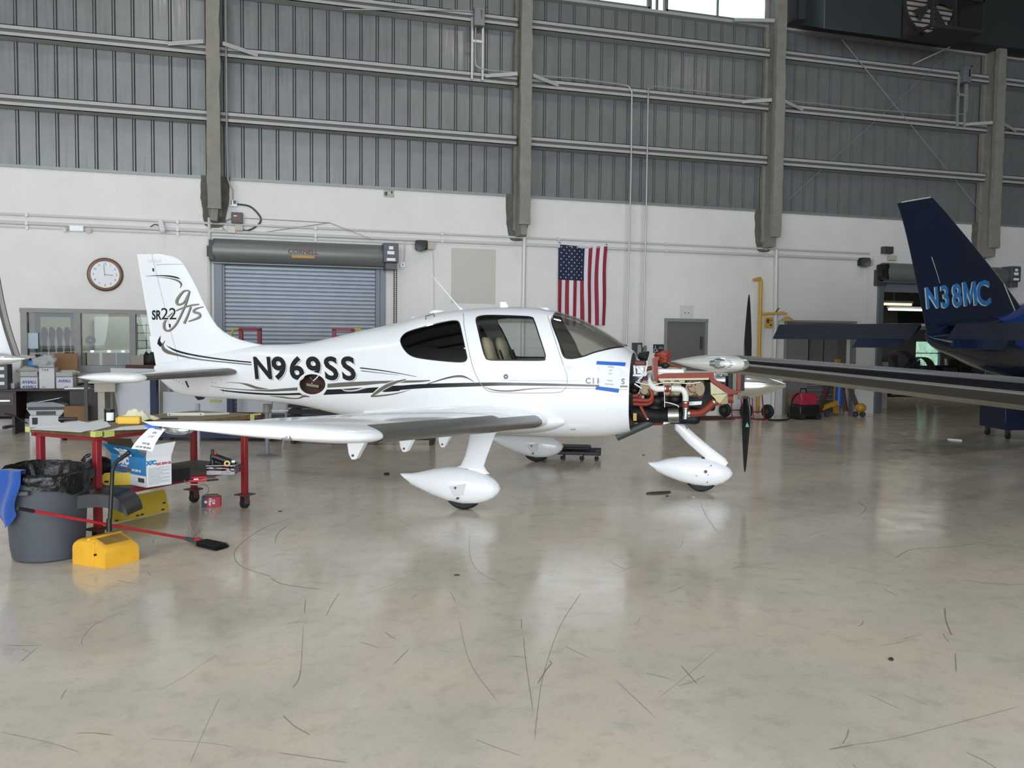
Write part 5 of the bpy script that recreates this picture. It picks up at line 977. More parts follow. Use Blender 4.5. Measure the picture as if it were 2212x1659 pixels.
for pts, w in ((((50, 745), (60, 860), (92, 1075)), .004), (((41, 674), (41, 715)), .006), (((300, 560), (210, 700), (140, 900), (112, 1060), (98, 1190)), .003), (((160, 855), (170, 865), (150, 890), (110, 955)), .008), (((225, 790), (330, 840)), .004), (((730, 874), (765, 915), (800, 955)), .007), (((667, 560), (715, 545), (747, 527)), .004), (((700, 596), (747, 599)), .005), (((1870, 625), (1875, 680), (1900, 745)), .010), (((1915, 820), (1920, 905)), .006), (((1370, 1238), (1480, 1217)), .009), (((1480, 1217), (1700, 1180), (2200, 1050)), .003), (((1580, 790), (1650, 780), (1715, 765)), .004), (((1950, 505), (2060, 520), (2212, 526)), .007), (((1660, 410), (1730, 372), (1900, 362), (2070, 338)), .008), (((813, 165), (840, 230), (890, 300)), .004), (((1490, 165), (1530, 195), (1500, 225)), .006), (((450, 940), (620, 1100)), .003), (((950, 460), (1000, 448), (1180, 462)), .005), (((980, 478), (1110, 486)), .004), (((640, 1010), (760, 915), (880, 810)), .002), (((430, 483), (560, 435)), .003), (((415, 422), (490, 460)), .003), (((1250, 320), (1380, 285)), .004), (((1840, 685), (2000, 697)), .003), (((1540, 1000), (1680, 1065)), .003)):
    mark([F2(*p) for p in pts], w * .65)
random.seed(11)
for k in range(150):
    x, y, _ = CV(random.uniform(-5, 7), random.uniform(1.9, 11)); a = random.uniform(0, pi); L_ = random.uniform(.02, .22); c = random.uniform(-.4, .4)
    q = [Vector((x + L_ * t * cos(a + c * t), y + L_ * t * sin(a + c * t), .0011)) for t in (0, .33, .66, 1)]; n = Vector((-sin(a), cos(a), 0)) * random.uniform(.0008, .002); sm.add([p + n for p in q] + [p - n for p in q], [(i, i + 1, i + 5, i + 4) for i in range(3)])
o = sm.build('scuff_marks', SC_M, flo, smooth=False); o['kind'] = 'stuff'
# ================================================================== WORK TABLE AND WHAT STANDS ON IT
TZ = .89
tc_, tr_, tl_ = G(206, 933, TZ), G(556, 894, TZ), G(51.5, 922, TZ)
ex = (tr_ - tc_).normalized(); TANG = atan2(ex.y, ex.x); TLEN = (tr_ - tc_).length; TWID = .77      # x along the long side, y to the left
TO = Vector((tc_.x, tc_.y, 0)); ey = Vector((-ex.y, ex.x, 0))
def TP(u, v, z):          # photo direction -> table frame at a height
    d = G(u, v, z) - TO; return (d.dot(ex), d.dot(ey))
RT = mat('table_red', '8a2028', .42, var=.12, vs=10); WOODE = mat('worn_plywood', '6b5536', .8, var=.35, vs=14, bump=.3, bs=30); TOPM = mat('table_covering', '857a63', .75, var=.15, vs=5); SHM = mat('shelf_board', '5b564c', .7, var=.2, vs=6)
TB = thing('work_table', 'red steel-framed rolling work table with worn plywood top', 'table', TO, TANG)
tp_ = MB(); ring = lambda i: [(i, i), (TLEN - i, i), (TLEN - i, TWID - i), (i, TWID - i)]
MB().box(0, TLEN, 0, TWID, TZ - .042, TZ - .004).build('tabletop', WOODE, TB, bevel=.004)
MB().box(.015, TLEN - .015, .015, TWID - .015, TZ - .006, TZ).build('top_covering', TOPM, TB)
for a in ((.02, .05, TLEN - .02, .05), (.02, TWID - .05, TLEN - .02, TWID - .05), (.05, .02, .05, TWID - .02), (TLEN - .05, .02, TLEN - .05, TWID - .02)):
    MB().bar((a[0], a[1], TZ - .05), (a[2], a[3], TZ - .05), .04, .045).build('top_rail', RT, TB)
LGS = [(.07, .07), (TLEN - .10, .07), (TLEN - .10, TWID - .07), (.07, TWID - .07)]
for x, y in LGS:
    MB().box(x - .025, x + .025, y - .025, y + .025, .13, TZ - .03).build('leg', RT, TB, bevel=.004)
    c = MB().box(x - .07, x + .07, y - .07, y + .07, .125, .135).build('caster_plate', mat('rusty_red', '5a3a35', .7, var=.2, vs=20), TB)
    MB().box(x - .035, x + .035, y - .028, y - .022, .04, .125).box(x - .035, x + .035, y + .022, y + .028, .04, .125).build('caster_fork', mat('rusty_red', '5a3a35', .7), c); MB().cyl((x, y - .02, .05), (x, y + .02, .05), .05, n=20).build('caster_wheel', RUB, c)
SZ = .40
for a in ((.07, .07, TLEN - .10, .07), (.07, TWID - .07, TLEN - .10, TWID - .07), (.07, .07, .07, TWID - .07), (TLEN - .10, .07, TLEN - .10, TWID - .07)): MB().bar((a[0], a[1], SZ - .02), (a[2], a[3], SZ - .02), .035, .04).build('shelf_rail', RT, TB)
MB().box(.05, TLEN - .08, .06, TWID - .06, SZ, SZ + .015).build('lower_shelf', SHM, TB); SZ += .016
GT2 = mat('green_tape', 'b9c46a', .7)
for x0, x1, y0, y1, z0, z1 in ((-.003, .06, -.003, .05, TZ - .04, TZ + .002), (.08, .17, -.004, .02, TZ - .05, TZ + .002), (TLEN - .06, TLEN + .05, -.004, .03, TZ - .01, TZ + .002), (TLEN - .10, TLEN - .05, -.006, -.001, TZ - .12, TZ), (-.006, .05, TWID - .05, TWID + .005, TZ - .04, TZ + .002)): MB().box(x0, x1, y0, y1, z0, z1).build('tape_patch', GT2, TB)
def tthing(name, label, cat, u, v, z=None, rz=0.0, group=None, dx=0, dy=0):
    z = TZ if z is None else z; x, y = TP(u, v, z); p = TO + ex * (x + dx) + ey * (y + dy); return thing(name, label, cat, (p.x, p.y, z + .0005), TANG + rz, group)
t = tthing('black_jar', 'black plastic jar with white label standing on the table', 'jar', 237, 911); MB().lathe([(.040, 0), (.042, .01), (.042, .085), (.044, .088), (.044, .108), (.0, .11)], n=28).build('jar', BLACK, t)
lb = MB(); lb.loft([[(.0428 * cos(a), .0428 * sin(a), z) for a in [-2.9 + .16 * k for k in range(10)]] for z in (.012, .08)], caps=False, closed=False).build('label', PAPER, t)
t = tthing('yellow_case', 'bright yellow plastic parts case on the table', 'case', 280, 916, rz=-1.05); MB().box(-.09, .09, -.03, .03, 0, .062).build('case', mat('bright_yellow', 'e0b32c', .4), t, bevel=.008); MB().box(-.105, -.09, -.022, .022, .01, .052).build('latch', mat('bright_yellow2', 'c99c22', .4), t, bevel=.003)
t = tthing('cloth', 'crumpled cream cloth heaped behind the yellow case', 'cloth', 292, 908, rz=-.9); 
def clo(u, v):
    r = .5 * v; a = u * 2 * pi; q = mnoise.noise_vector(Vector((cos(a) * 1.8 * v, sin(a) * 1.8 * v, 2.2))); h = max(0, (1 - v ** 1.5)) * .075 * (1 + 1.4 * q.z + .5 * mnoise.noise((cos(a) * 5 * v, sin(a) * 5 * v, 7)))
    return ((.17 + .05 * q.x) * v * cos(a), (.11 + .04 * q.y) * v * sin(a), max(h, .002) + .006 * (1 + sin(7 * a)) * v)
MB().sheet(clo, 48, 16).build('cloth', mat('cream_cloth', 'ddd6b8', .9), t, ang=70)
for (a, b, c, d, l, z) in (((60, 927), (165, 908), (232, 921), (175, 934), 'white paper sheet lying near the table corner above the dustpan', .0), ((160, 920), (225, 905), (240, 921), (200, 931), 'creased white sheet beside the black jar', .003), ((55, 924), (90, 914), (170, 913), (140, 920), 'white paper sheet at the table end behind the trash can', .001), ((235, 930), (262, 922), (330, 917), (318, 927), 'white sheet under the front of the yellow case', .002)):
    P = [G(*q, TZ + .001 + z) for q in (a, b, c, d)]; o = MB().add([tuple(p) for p in P] + [tuple(p + Vector((0, 0, .001))) for p in P], [(0, 1, 2, 3), (7, 6, 5, 4), (0, 4, 5, 1), (1, 5, 6, 2), (2, 6, 7, 3), (3, 7, 4, 0)]).build('paper_sheet', PAPER, smooth=False); tag(o, l, 'paper', 'papers on the work table')
t = tthing('flashlight', 'black flashlight lying on the table', 'flashlight', 150, 911, rz=-.9, dy=.0); MB().lathe([(.0, 0), (.022, .0), (.023, .03), (.016, .05), (.015, .13), (.017, .14), (0, .145)], c=(-.08, 0, .023), axis=(1, 0, 0), n=20).build('body', BLACK, t); MB().cyl((-.082, 0, .023), (-.079, 0, .023), .018, n=20).build('lens', GALV, t)
t = tthing('marker_pen', 'dark pen lying on the table near the wing tip', 'pen', 366, 906, rz=-.9); MB().tube([(-.07, 0, .008), (.07, 0, .008)], .007).build('pen', mat('pen_dark', '25203a', .4), t)
t = tthing('angle_bracket', 'white metal channel bracket with bolt holes on the table', 'bracket', 402, 898, rz=-.95); MB().box(-.16, .16, -.02, -.016, 0, .028).box(-.16, .16, -.02, .02, 0, .003).bar((.16, -.018, .014), (.36, .14, .004), .004, .02).build('bracket', mat('off_white_metal', 'c9c4b6', .5), t)
for x in (-.14, .13): MB().cyl((x, -.022, .014), (x, -.015, .014), .006, n=10).build('bolt_hole', BLK, t)
t = tthing('flat_bar', 'short dark bar with green tape sticking out past the far table end', 'bar', 20, 925, dx=.0); MB().tube([(-.06, -.02, .01), (.0, .0, .012), (.07, .05, .01)], .014).build('cord', BLACK, t)
# ---- oil carton on the lower shelf
t = tthing('oil_carton', 'open blue and white engine oil carton on the lower table shelf', 'carton', 316, 1054, SZ, rz=0); CW = mat('carton_white', 'dfe2e6', .6); CB_ = mat('carton_blue', '2a7fb4', .5)
q0 = TP(316, 1054, SZ); q1 = TP(371, 1046, SZ); q2 = TP(259, 1037, SZ); la = .30; lb_ = .23
t.rotation_euler = (0, 0, TANG + atan2(q1[1] - q0[1], q1[0] - q0[0])); L1 = math.dist(q0, q1); L2 = math.dist(q0, q2); HB_ = .235
c = MB(); w = .004; c.box(0, L1, 0, L2, 0, .004); c.box(0, L1, 0, w, 0, HB_).box(0, L1, L2 - w, L2, 0, HB_).box(0, w, 0, L2, 0, HB_).box(L1 - w, L1, 0, L2, 0, HB_); c.build('carton_body', CW, t)
MB().box(-.001, 0, .0, L2, .09, HB_).build('blue_panel', CB_, t)
MB().bar((-.0, L2 / 2, HB_), (-.075, L2 / 2, HB_ + .085), .004, L2, (0, 1, 0)).xf(Matrix.Identity(4)).build('blue_flap', CB_, t)
f = MB(); f.add([(0, 0, HB_), (L1, 0, HB_), (L1 + .02, -.03, HB_ + .115), (.0, -.03, HB_ + .10), (0, .004, HB_), (L1, .004, HB_), (L1 + .02, -.026, HB_ + .115), (0, -.026, HB_ + .10)], [(0, 1, 2, 3), (7, 6, 5, 4), (0, 4, 5, 1), (1, 5, 6, 2), (2, 6, 7, 3), (3, 7, 4, 0)]).build('white_flap', CW, t)
f = MB(); f.add([(0, L2, HB_), (L1, L2, HB_), (L1, L2 + .08, HB_ + .09), (0, L2 + .08, HB_ + .12)], [(0, 1, 2, 3)]).thick(.003).build('brown_flap', mat('box_inside', '7a6a58', .8), t)
CR = mat('carton_red', 'b02a33', .5)
put_text('carton_text', 'X/C', .055, PAPER, t, (-.002, L2 * .62, .165), (0, -1, 0), bold=.006, sx=1.1); put_text('carton_text', 'AVIATION', .014, PAPER, t, (-.002, L2 * .62, .14), (0, -1, 0), sx=1.1); put_text('carton_text', 'SAE 20W-50', .02, PAPER, t, (-.002, L2 * .27, .115), (0, -1, 0), sx=.9)
MB().box(-.0025, -.001, L2 * .40, L2 * .85, .118, .130).build('red_band', CR, t); put_text('carton_text', 'X/C', .07, CW, t, (-.045, L2 * .40, HB_ + .015), (0, -1, 0), (-.66, 0, .75), bold=.006, depth=.006)
MB().box(-.0022, -.001, L2 * .05, L2 * .22, .035, .07).build('barcode', DGREY, t)
put_text('carton_text', 'X/C', .032, CB_, t, (L1 * .2, -.001, HB_ - .055), bold=.003, sx=1.1); put_text('carton_text', 'SAE 20W-50', .02, CR, t, (L1 * .68, -.001, HB_ - .065), bold=.001, sx=.9)
ln = MB(); random.seed(3)
for k in range(14): ln.box(L1 * .08, L1 * (.92 if k % 3 else random.uniform(.4, .8)), -.0016, -.0005, .02 + k * .0098, .0225 + k * .0098)
ln.build('printed_lines', mat('print_grey2', '8b8e93', .7), t)
t = tthing('black_box', 'black open box beside the oil carton on the lower shelf', 'box', 382, 1040, SZ, rz=-.2); MB().box(-.09, .1, -.04, .16, 0, .11).build('box', BLACK, t, bevel=.006)
t = tthing('curved_fairing', 'black curved plastic fairing hanging over the edge of the lower shelf', 'fairing', 250, 1078, SZ, rz=0)
def fai(u, v):
    a = -.35 + 2.15 * u; r = .26; return (-.14 + v * .30 - .05 * (1 - u), .22 - .36 * u - (.06 if u > .8 else 0), max(-.16 + 0 * u, .16 * cos(pi * (u - .15) * .9)) + .02 * sin(pi * v))
fm = MB(); P = [(x, z) for x, z in smoothpts([(-.42, .03), (-.30, .085), (-.1, .105), (.08, .09), (.18, .03), (.235, -.06), (.25, -.13)], 5)]
u0 = TP(185, 1078, SZ); 
fm.loft([[(x, -.12, z) for x, z in P] + [(x, -.12, z - .012 if i < len(P) - 1 else z) for i, (x, z) in reversed(list(enumerate(P)))], [(x * .97, .30, z) for x, z in P] + [(x * .97, .30, z - .012) for x, z in reversed(P)]])
fm.sheet(lambda u, v: (lambda q: (q[0], -.12, q[1] - v * (.15 if u < .6 else .15 - .3 * (u - .6))))(P[min(int(u * (len(P) - 1)), len(P) - 1)]), 24, 2)
fm.build('fairing', mat('satin_black', '191a1d', .4), t, ang=50); t.rotation_euler = (0, 0, 0.0 - .2886 + .02); t.location = (G(236, 1080, SZ).x, G(236, 1080, SZ).y, SZ - .01); t.scale = (.66, .66, .66)
# yellow spine boards
YB = mat('board_yellow', 'd3b43c', .5, var=.08, vs=6)
def board(name, label, P, slots, par=None):
    t = thing(name, label, 'panel', (0, 0, 0)); a, b, c, d = [Vector(p) for p in P]; ax, up = (b - a), (d - a); n = ax.cross(up).normalized() * .012
    pts = []
    W_, H_ = ax.length, up.length; r = .03
    for cx, cy, s in ((r, r, pi), (W_ - r, r, 1.5 * pi), (W_ - r, H_ - r, 0), (r, H_ - r, .5 * pi)): pts += [(cx + r * cos(s + k * pi / 8), cy + r * sin(s + k * pi / 8)) for k in range(5)]
    e1, e2 = ax.normalized(), up.normalized(); mb = MB(); mb.loft([[a + e1 * x + e2 * y + n * h for x, y in pts] for h in (0, 1)]); mb.build('board', YB, t)
    s_ = MB()
    for x, y in slots: c_ = a + e1 * x * W_ + e2 * y * H_; s_.bar(c_ - e1 * .016 + n * .5, c_ + e1 * .016 + n * .5, .016, .014, e2)
    s_.build('hand_slots', BLK, t); return t
p1, p2 = G(243, 1132, .0), G(365, 1105, .0); u_ = Vector((0, 0, 1)); 
board('spine_board', 'yellow plastic rescue board on edge under the table', [p1 + u_ * .005, p2 + u_ * .005, p2 + u_ * .20 + ey * .06, p1 + u_ * .20 + ey * .06], [(.06, .08), (.42, .1), (.5, .1), (.88, .12), (.93, .4)])
p1, p2 = TO + ex * TP(222, 1043, SZ)[0] + ey * .5, None; p1 = Vector((G(222, 1048, SZ).x, G(222, 1048, SZ).y, SZ)); p2 = p1 + CV(.32, .06)
board('spine_board', 'yellow plastic board standing on the shelf behind the dustpan handle', [p1, p2, p2 + u_ * .12, p1 + u_ * .10], [(.1, .3)])
t = tthing('black_bag', 'black bag bunched on the shelf behind the yellow board', 'bag', 232, 1036, SZ, dy=.12); MB().ball((.02, 0, .09), .12, (1.1, .8, .8)).ball((-.12, 0, .06), .08).build('bag', BLACK, t)
# clear tray with bottles, tape and caps
t = tthing('clear_bin', 'clear plastic bin of bottles and parts at the shelf end', 'bin', 470, 1027, SZ, rz=0); CLR = glass('clear_plastic', 'c9cdd0', .12)
bx, by, bh = .24, .17, .085; b = MB(); b.box(0, bx, 0, .003, 0, bh).box(0, bx, by, by + .003, 0, bh).box(0, .003, 0, by, 0, bh).box(bx - .003, bx, 0, by, 0, bh).box(0, bx, 0, by, 0, .003); t.location = tuple(G(446, 1026, SZ)); t.rotation_euler = (0, 0, -.2886 + .12); b.build('bin', CLR, t)
MB().box(-.004, bx + .004, -.004, .003, bh - .008, bh).box(-.004, bx + .004, by, by + .006, bh - .008, bh).box(-.004, .002, 0, by, bh - .008, bh).box(bx - .002, bx + .004, 0, by, bh - .008, bh).build('rim', mat('frosted', '8d9194', .4), t)
base = t.matrix_basis.copy() if False else None
def inbin(name, label, cat, x, y, z): 
    r = t.rotation_euler.z; q = Vector(t.location) + Vector((x * cos(r) - y * sin(r), x * sin(r) + y * cos(r), z)); return thing(name, label, cat, q, r)
k = inbin('oil_bottle', 'black bottle lying slanted on top of the clear bin, nozzle up', 'bottle', .03, .1, .0); MB().tube([(0, 0, .05), (0, 0, .16), (0, 0, .175), (0, 0, .21)], [.022, .022, .013, .013], 14).build('bottle', BLACK, k); 
k = inbin('oil_bottle', 'long black bottle with red cap lying across the clear bin', 'bottle', .06, .09, .12); MB().tube([(-.02, 0, .03), (.14, 0, -.03), (.17, -.01, -.045)], [.032, .03, .02], 14).build('bottle', BLACK, k); MB().cyl((.0, -.02, .05), (.0, -.02, .07), .014).build('cap', mat('cap_red', 'c02a34', .4), k)
k = inbin('tape_roll', 'yellow tape roll at the bin corner', 'tape', .17, .02, .095); MB().lathe([(.012, 0), (.026, 0), (.026, .02), (.012, .02)], axis=(.2, -1, .2), n=20, caps=False).build('roll', mat('tape_yellow', 'c9b544', .5), k)
k = inbin('sandpaper_block', 'mustard card packet at the front of the clear bin', 'packet', .07, .012, .003); MB().box(0, .05, 0, .006, .0, .078).build('packet', mat('mustard', 'c8973a', .6), k)
k = inbin('white_disc', 'white round plastic disc inside the clear bin', 'disc', .035, .05, .04); MB().cyl((0, -.02, 0), (0, .02, 0), .026, n=20).build('disc', mat('cap_white', 'c9c9c0', .5), k)
k = inbin('red_part', 'red plastic part inside the clear bin', 'part', .15, .05, .03); MB().tube([(-.03, 0, -.01), (.0, 0, .02), (.05, .02, .03)], .02).build('part', mat('cap_red', 'c02a34', .4), k)
k = inbin('white_block', 'small white square block above the bin end', 'block', .215, .06, .098); MB().box(-.015, .015, -.01, .01, 0, .02).build('block', WHITE, k, bevel=.003)
# pliers, cables, knob on the shelf
t = tthing('pliers', 'red-handled pliers lying on the lower shelf', 'pliers', 425, 1035, SZ, rz=-.95); MB().tube([(-.09, -.01, .012), (0, 0, .012), (.09, .0, .012)], .008).tube([(-.09, .03, .012), (-.0, .01, .012)], .008).build('grips', mat('cap_red', 'c02a34', .4), t); MB().bar((.08, 0, .012), (.15, .01, .012), .025, .015).build('jaw', BLACK, t)
t = tthing('long_wrench', 'long red and black wrench at the front of the lower shelf', 'wrench', 430, 1042, SZ, rz=-.75); MB().tube([(-.08, 0, .012), (.06, 0, .012)], .009).build('grip', mat('cap_red', 'c02a34', .4), t); MB().bar((.06, 0, .012), (.15, .02, .012), .02, .015).build('jaw', BLACK, t)
t = tthing('valve_knob', 'small white fluted knob on the lower shelf', 'knob', 418, 1040, SZ, dy=-.03); q = MB(); [q.ball((.012 * cos(a), .012 * sin(a), .015), .011) for a in [2 * pi * k / 5 for k in range(5)]]; q.build('knob', WHITE, t)
P = [G(395, 1032, SZ + .01), G(405, 1045, SZ + .01), G(425, 1047, SZ + .008), G(440, 1046, SZ + .004), G(449, 1052, SZ - .03), G(450, 1062, SZ - .05), G(444, 1064, SZ - .05), G(441, 1056, SZ - .02), G(437, 1049, SZ + .004)]
tag(MB().tube(smoothpts([tuple(p) for p in P], 4), .005, 8).build('grey_cable', mat('cable_grey', '8a8884', .6)), 'thin grey cable looped over the edge of the lower shelf', 'cable')
# oil filter box on the floor
t = gthing('oil_filter_box', 'red and black oil filter box on the floor under the table', 'box', 436, 1096, TANG - .95)
fl_ = .165; MB().box(0, fl_, 0, .11, 0, .095).build('box', mat('filter_red', 'b5303e', .5), t, bevel=.002); MB().box(-.002, .045, -.0015, .112, -.0, .0965).build('dark_end', mat('filter_dark', '3b3f46', .5), t); MB().box(.02, fl_ - .03, .03, .1, .095, .11).build('open_flap', mat('box_grey', '6d6862', .7), t)
put_text('box_text', 'Oil', .026, PAPER, t, (.095, -.0018, .05), (0, 0, -1), (1, 0, 0), bold=.001); put_text('box_text', 'Filter', .026, PAPER, t, (.064, -.0018, .048), (0, 0, -1), (1, 0, 0), bold=.001); MB().cyl((.036, -.003, .05), (.036, -.0, .05), .014, n=20).build('badge', mat('badge_white', 'd8d8dc', .5), t)
# ---- trash can, liner, blue cloth
p = G(105, 1217); RB = .235; fwdv = (p - Vector((0, 0, 0))).normalized(); cpos = p + fwdv * RB
CANM = mat('can_grey', '484c54', .5, var=.05, vs=3)
t = thing('trash_can', 'large round dark grey plastic trash can lined with a black bag', 'trash can', cpos, 0)
MB().lathe([(.0, .0), (.215, .0), (.232, .015), (.246, .10), (.27, .52), (.272, .53), (.285, .535), (.288, .60), (.293, .605), (.293, .622), (.280, .622), (.262, .60), (.235, .03), (0, .02)], n=56).build('body', CANM, t, ang=28)
for a in (-1.9,): MB().box(-.05, .05, -.02, .015, .50, .53, Matrix.Rotation(a + pi / 2, 4, 'Z') @ Matrix.Translation((0, -.295, 0))).build('handle', CANM, t, bevel=.006)
BAG = mat('bag_black', '08090a', .36, bump=.5, bs=26)
def bagp(u, v):
    a = 2 * pi * u; n = mnoise.noise((cos(a) * 3, sin(a) * 3, v * 2.4)); n2 = mnoise.noise((cos(a) * 11, sin(a) * 11, v * 5))
    K = [(.18, .42), (.24, .52), (.268, .62), (.285, .655), (.303, .64), (.306, .60), (.303, .55 + .035 * sin(3 * a + 1) - .015 * sin(7 * a))]
    x = v * 6; i = min(int(x), 5); f = x - i; r = K[i][0] * (1 - f) + K[i + 1][0] * f; z = K[i][1] * (1 - f) + K[i + 1][1] * f
    r += (.010 * n + .006 * n2) * (1 if v > .5 else -1 if n > 0 else 1) * (1 if v < .5 or v > .7 else .5) + (.004 if v > .6 else 0); return (r * cos(a), r * sin(a), z + .012 * n + .006 * n2 + .02 * sin(a - .4))
q = thing('trash_bag', 'glossy black trash bag folded over the rim of the grey can', 'bag', cpos, 0); MB().sheet(bagp, 120, 30).build('liner', BAG, q, ang=60); MB().lathe([(.0, .35), (.2, .36), (.215, .42)], n=30, caps=False).build('bag_contents', BAG, q)
MB().tube([(.2, .22, .66), (.21, .23, .69), (.23, .24, .70), (.25, .24, .71)], [.02, .01, .016, .008]).build('knot', BAG, q)
CLB = mat('blue_cloth', '1d4a98', .95, bump=.4, bs=120, sheen=.3)
q = thing('blue_cloth', 'blue cloth hung over the rim of the trash can at the picture edge', 'cloth', cpos, 0); aC = atan2(-fwdv.y, -fwdv.x) - .88
def bcl(u, v):
    a = aC - .34 + .62 * u + .10 * sin(5 * v); r = .245 if v < .12 else .312 + .035 * sin(pi * min(1, (v - .12) * 1.2)) + .012 * sin(9 * u + 2 * v); z = .645 + (.03 if .08 < v < .3 else 0) - (max(0, v - .2)) * (.34 + .13 * sin(u * 3.0)) + .0
    return (r * cos(a), r * sin(a), z)
MB().sheet(bcl, 24, 30).build('cloth', CLB, q, ang=70)
# ---- dustpan
DY = mat('dustpan_yellow', 'e0a92e', .5, var=.10, vs=9); t = thing('lobby_dustpan', 'yellow upright dustpan with a long black handle standing on the floor', 'dustpan', (0, 0, 0), 0)
g0, g1, g2 = G(156, 1217), G(228, 1229), G(301, 1210); e1 = (g2 - g1).normalized(); w1 = (g2 - g1).length; e0 = (g0 - g1).normalized(); w0 = (g0 - g1).length
t.location = g1; t.rotation_euler = (0, 0, atan2(e1.y, e1.x)); yv = Vector((-e1.y, e1.x, 0)); 
sk = e0.dot(e1) * w0; dpth = e0.dot(yv) * w0
def dp(x, y, z): return (x, y, z)
Wd = w1; D = max(dpth, .16) 
prof = smoothpts([(0, .0), (0.0, .085), (.006, .125), (.04, .15), (.12, .185), (.17, .19), (D * .95, .165), (D, .06), (D, .0)], 4)
rings = []
for x, s in ((0, .90), (.012, .97), (.03, 1.0), (Wd - .03, 1.0), (Wd - .012, .97), (Wd, .90)):
    rings.append([(x + (sk * (y / D)), y * (1 if s == 1 else .98) + (0 if s == 1 else .002), z * s) for y, z in prof])
MB().loft(rings).build('pan', DY, t, ang=40)
MB().tube([(0 + sk * (y / D), y, z) for y, z in [(.165, .185), (.16, .19)]] + [(Wd + sk * .8, .17, .186)], .012, 8).build('top_rib', DY, t)
rb = MB(); rb.bar((.015 + sk * .6, .11, .17), (.015 + sk * .65, .115, .03), .03, .012).build('side_rib', DY, t); MB().cyl((sk * .5 - .008, .09, .09), (sk * .5 + .01, .09, .09), .008).build('side_hole', BLK, t)
MB().sheet(lambda u, v: (.04 + (Wd - .08) * u + sk * (.05 + .1 * v) / D, .045 + .09 * v, .1545 + .034 * v ** .85 + .0015), 10, 6).thick(.002).build('dust_film', mat('dust_brown', '8d7238', .8, var=.3, vs=16), t)
hx_ = G(236, 1146, .2); a0 = PD(236, 1148, hx_.dot(CV(0, 1))); hd_ = hx_.dot(CV(0, 1)) - .13; pts = [PD(u, v, hd_ + k) for u, v, k in ((236, 1148, 0), (241, 1060, .01), (243, 1015, .015), (252, 997, .015), (277, 979, .01))]
hl = [tuple(Matrix.Rotation(-t.rotation_euler.z, 3, 'Z') @ (q - g1)) for q in pts]; MB().tube(hl, [.014, .014, .014, .015, .016], 12).build('handle', BLACK, t, ang=60); MB().cyl(hl[0], tuple(Vector(hl[0]) + Vector((0, 0, .09))), .018).build('socket', BLACK, t)
MB().ball(hl[-1], .018).build('handle_cap', BLACK, t)
# ---- broom lying from the can to the floor
b0 = PD(38, 1098, G(105, 1217).dot(CV(0, 1)) - .36); b1 = G(400, 1163, .035); t = thing('push_broom', 'red-handled broom leaning across the can with its black bristles on the floor', 'broom', (0, 0, 0))
dd = (b1 - b0).normalized(); MB().tube([b0 + dd * .10, b1], .011, 12).build('handle', mat('broom_red', 'b02430', .35), t); MB().tube([b0, b0 + dd * .11], [.013, .0125], 12).build('grip', BLACK, t)
b2, b3 = G(437, 1172, .03), G(480, 1184, .012); hv = (b3 - b1).normalized(); sd_ = hv.cross(Vector((0, 0, 1))).normalized()
MB().loft([[b1 + (sd_ * cos(a) * .014 + Vector((0, 0, 1)) * sin(a) * .014) for a in [2 * pi * k / 12 for k in range(12)]], [b1.lerp(b2, .5) + (sd_ * cos(a) * .025 + Vector((0, 0, 1)) * sin(a) * .02) for a in [2 * pi * k / 12 for k in range(12)]], [b2 + (sd_ * cos(a) * .055 + Vector((0, 0, 1)) * sin(a) * .022) for a in [2 * pi * k / 12 for k in range(12)]]]).build('broom_head', mat('broom_grey', '4d4a48', .5), t)
MB().ball(b1.lerp(b2, .75) + Vector((0, 0, .018)), .03, (1.2, 1, .4)).build('head_badge', mat('broom_red', 'b02430', .35), t)
br = MB(); random.seed(5)
for k in range(260):
    q = random.uniform(-.055, .055); h = random.uniform(-.018, .02); st_ = b2 + sd_ * q + Vector((0, 0, h)); en_ = b3 + sd_ * (q * 1.15 + random.uniform(-.01, .01)) + Vector((0, 0, random.uniform(-.006, .02) + h * .4)) + hv * random.uniform(-.02, .006); en_.z = max(en_.z, .003); br.tube([st_, en_], [.004, .0022], 4)
for k in range(10): q = b1.lerp(b2, random.uniform(.2, .9)) + sd_ * random.uniform(-.03, .03); br.tube([q, q + Vector((random.uniform(-.03, .03), random.uniform(-.02, .02), .05)), q + Vector((random.uniform(-.05, .05), 0, random.uniform(.08, .14)))], .0009, 3)
br.build('bristles', BLACK, t, smooth=False)
# ================================================================== DESK AND CLUTTER UNDER THE OFFICE WINDOW
DESK = mat('dark_brown_desk', '35261f', .5, var=.15, vs=6); CBX = mat('box_white', 'd3d4d8', .7); AVB = mat('print_blue', '24408c', .6)
def wt(name, label, cat, u, v, off, z=None, group=None):      # a thing standing off the rear wall: foot at a photo direction
    s, zz = W(u, v, off); return wthing(name, label, cat, s, zz if z is None else z, off, group)
DOFF = 1.0; DZ = W(100, 841, DOFF)[1]; sL, sR = W(-60, 841, DOFF)[0], W(217, 841, DOFF)[0]
t = wthing('desk', 'long dark brown desk under the office window', 'desk', 0, 0, DOFF)
MB().box(sL, sR, 0, .75, DZ - .03, DZ).build('desktop', DESK, t, bevel=.004)
s1 = W(34, 870, DOFF)[0]; s2 = W(150, 870, DOFF)[0]
MB().box(sL, s1, .02, .7, .30, DZ - .03).build('drawer_pedestal', DESK, t); MB().box(sL + .05, s1 - .03, .005, .02, DZ - .25, DZ - .06).build('drawer', mat('desk_drawer', '2d211c', .45), t)
MB().box(sL + .2, s1 - .08, -.015, .005, DZ - .19, DZ - .17).build('drawer_pull', STEEL, t); MB().box(s2, sR, .02, .7, .0, DZ - .03).build('cabinet', mat('desk_cabinet', '2a201c', .5), t); MB().box(sL, sR, .68, .7, .2, DZ - .03).build('modesty_panel', mat('desk_back', '241c19', .6), t)
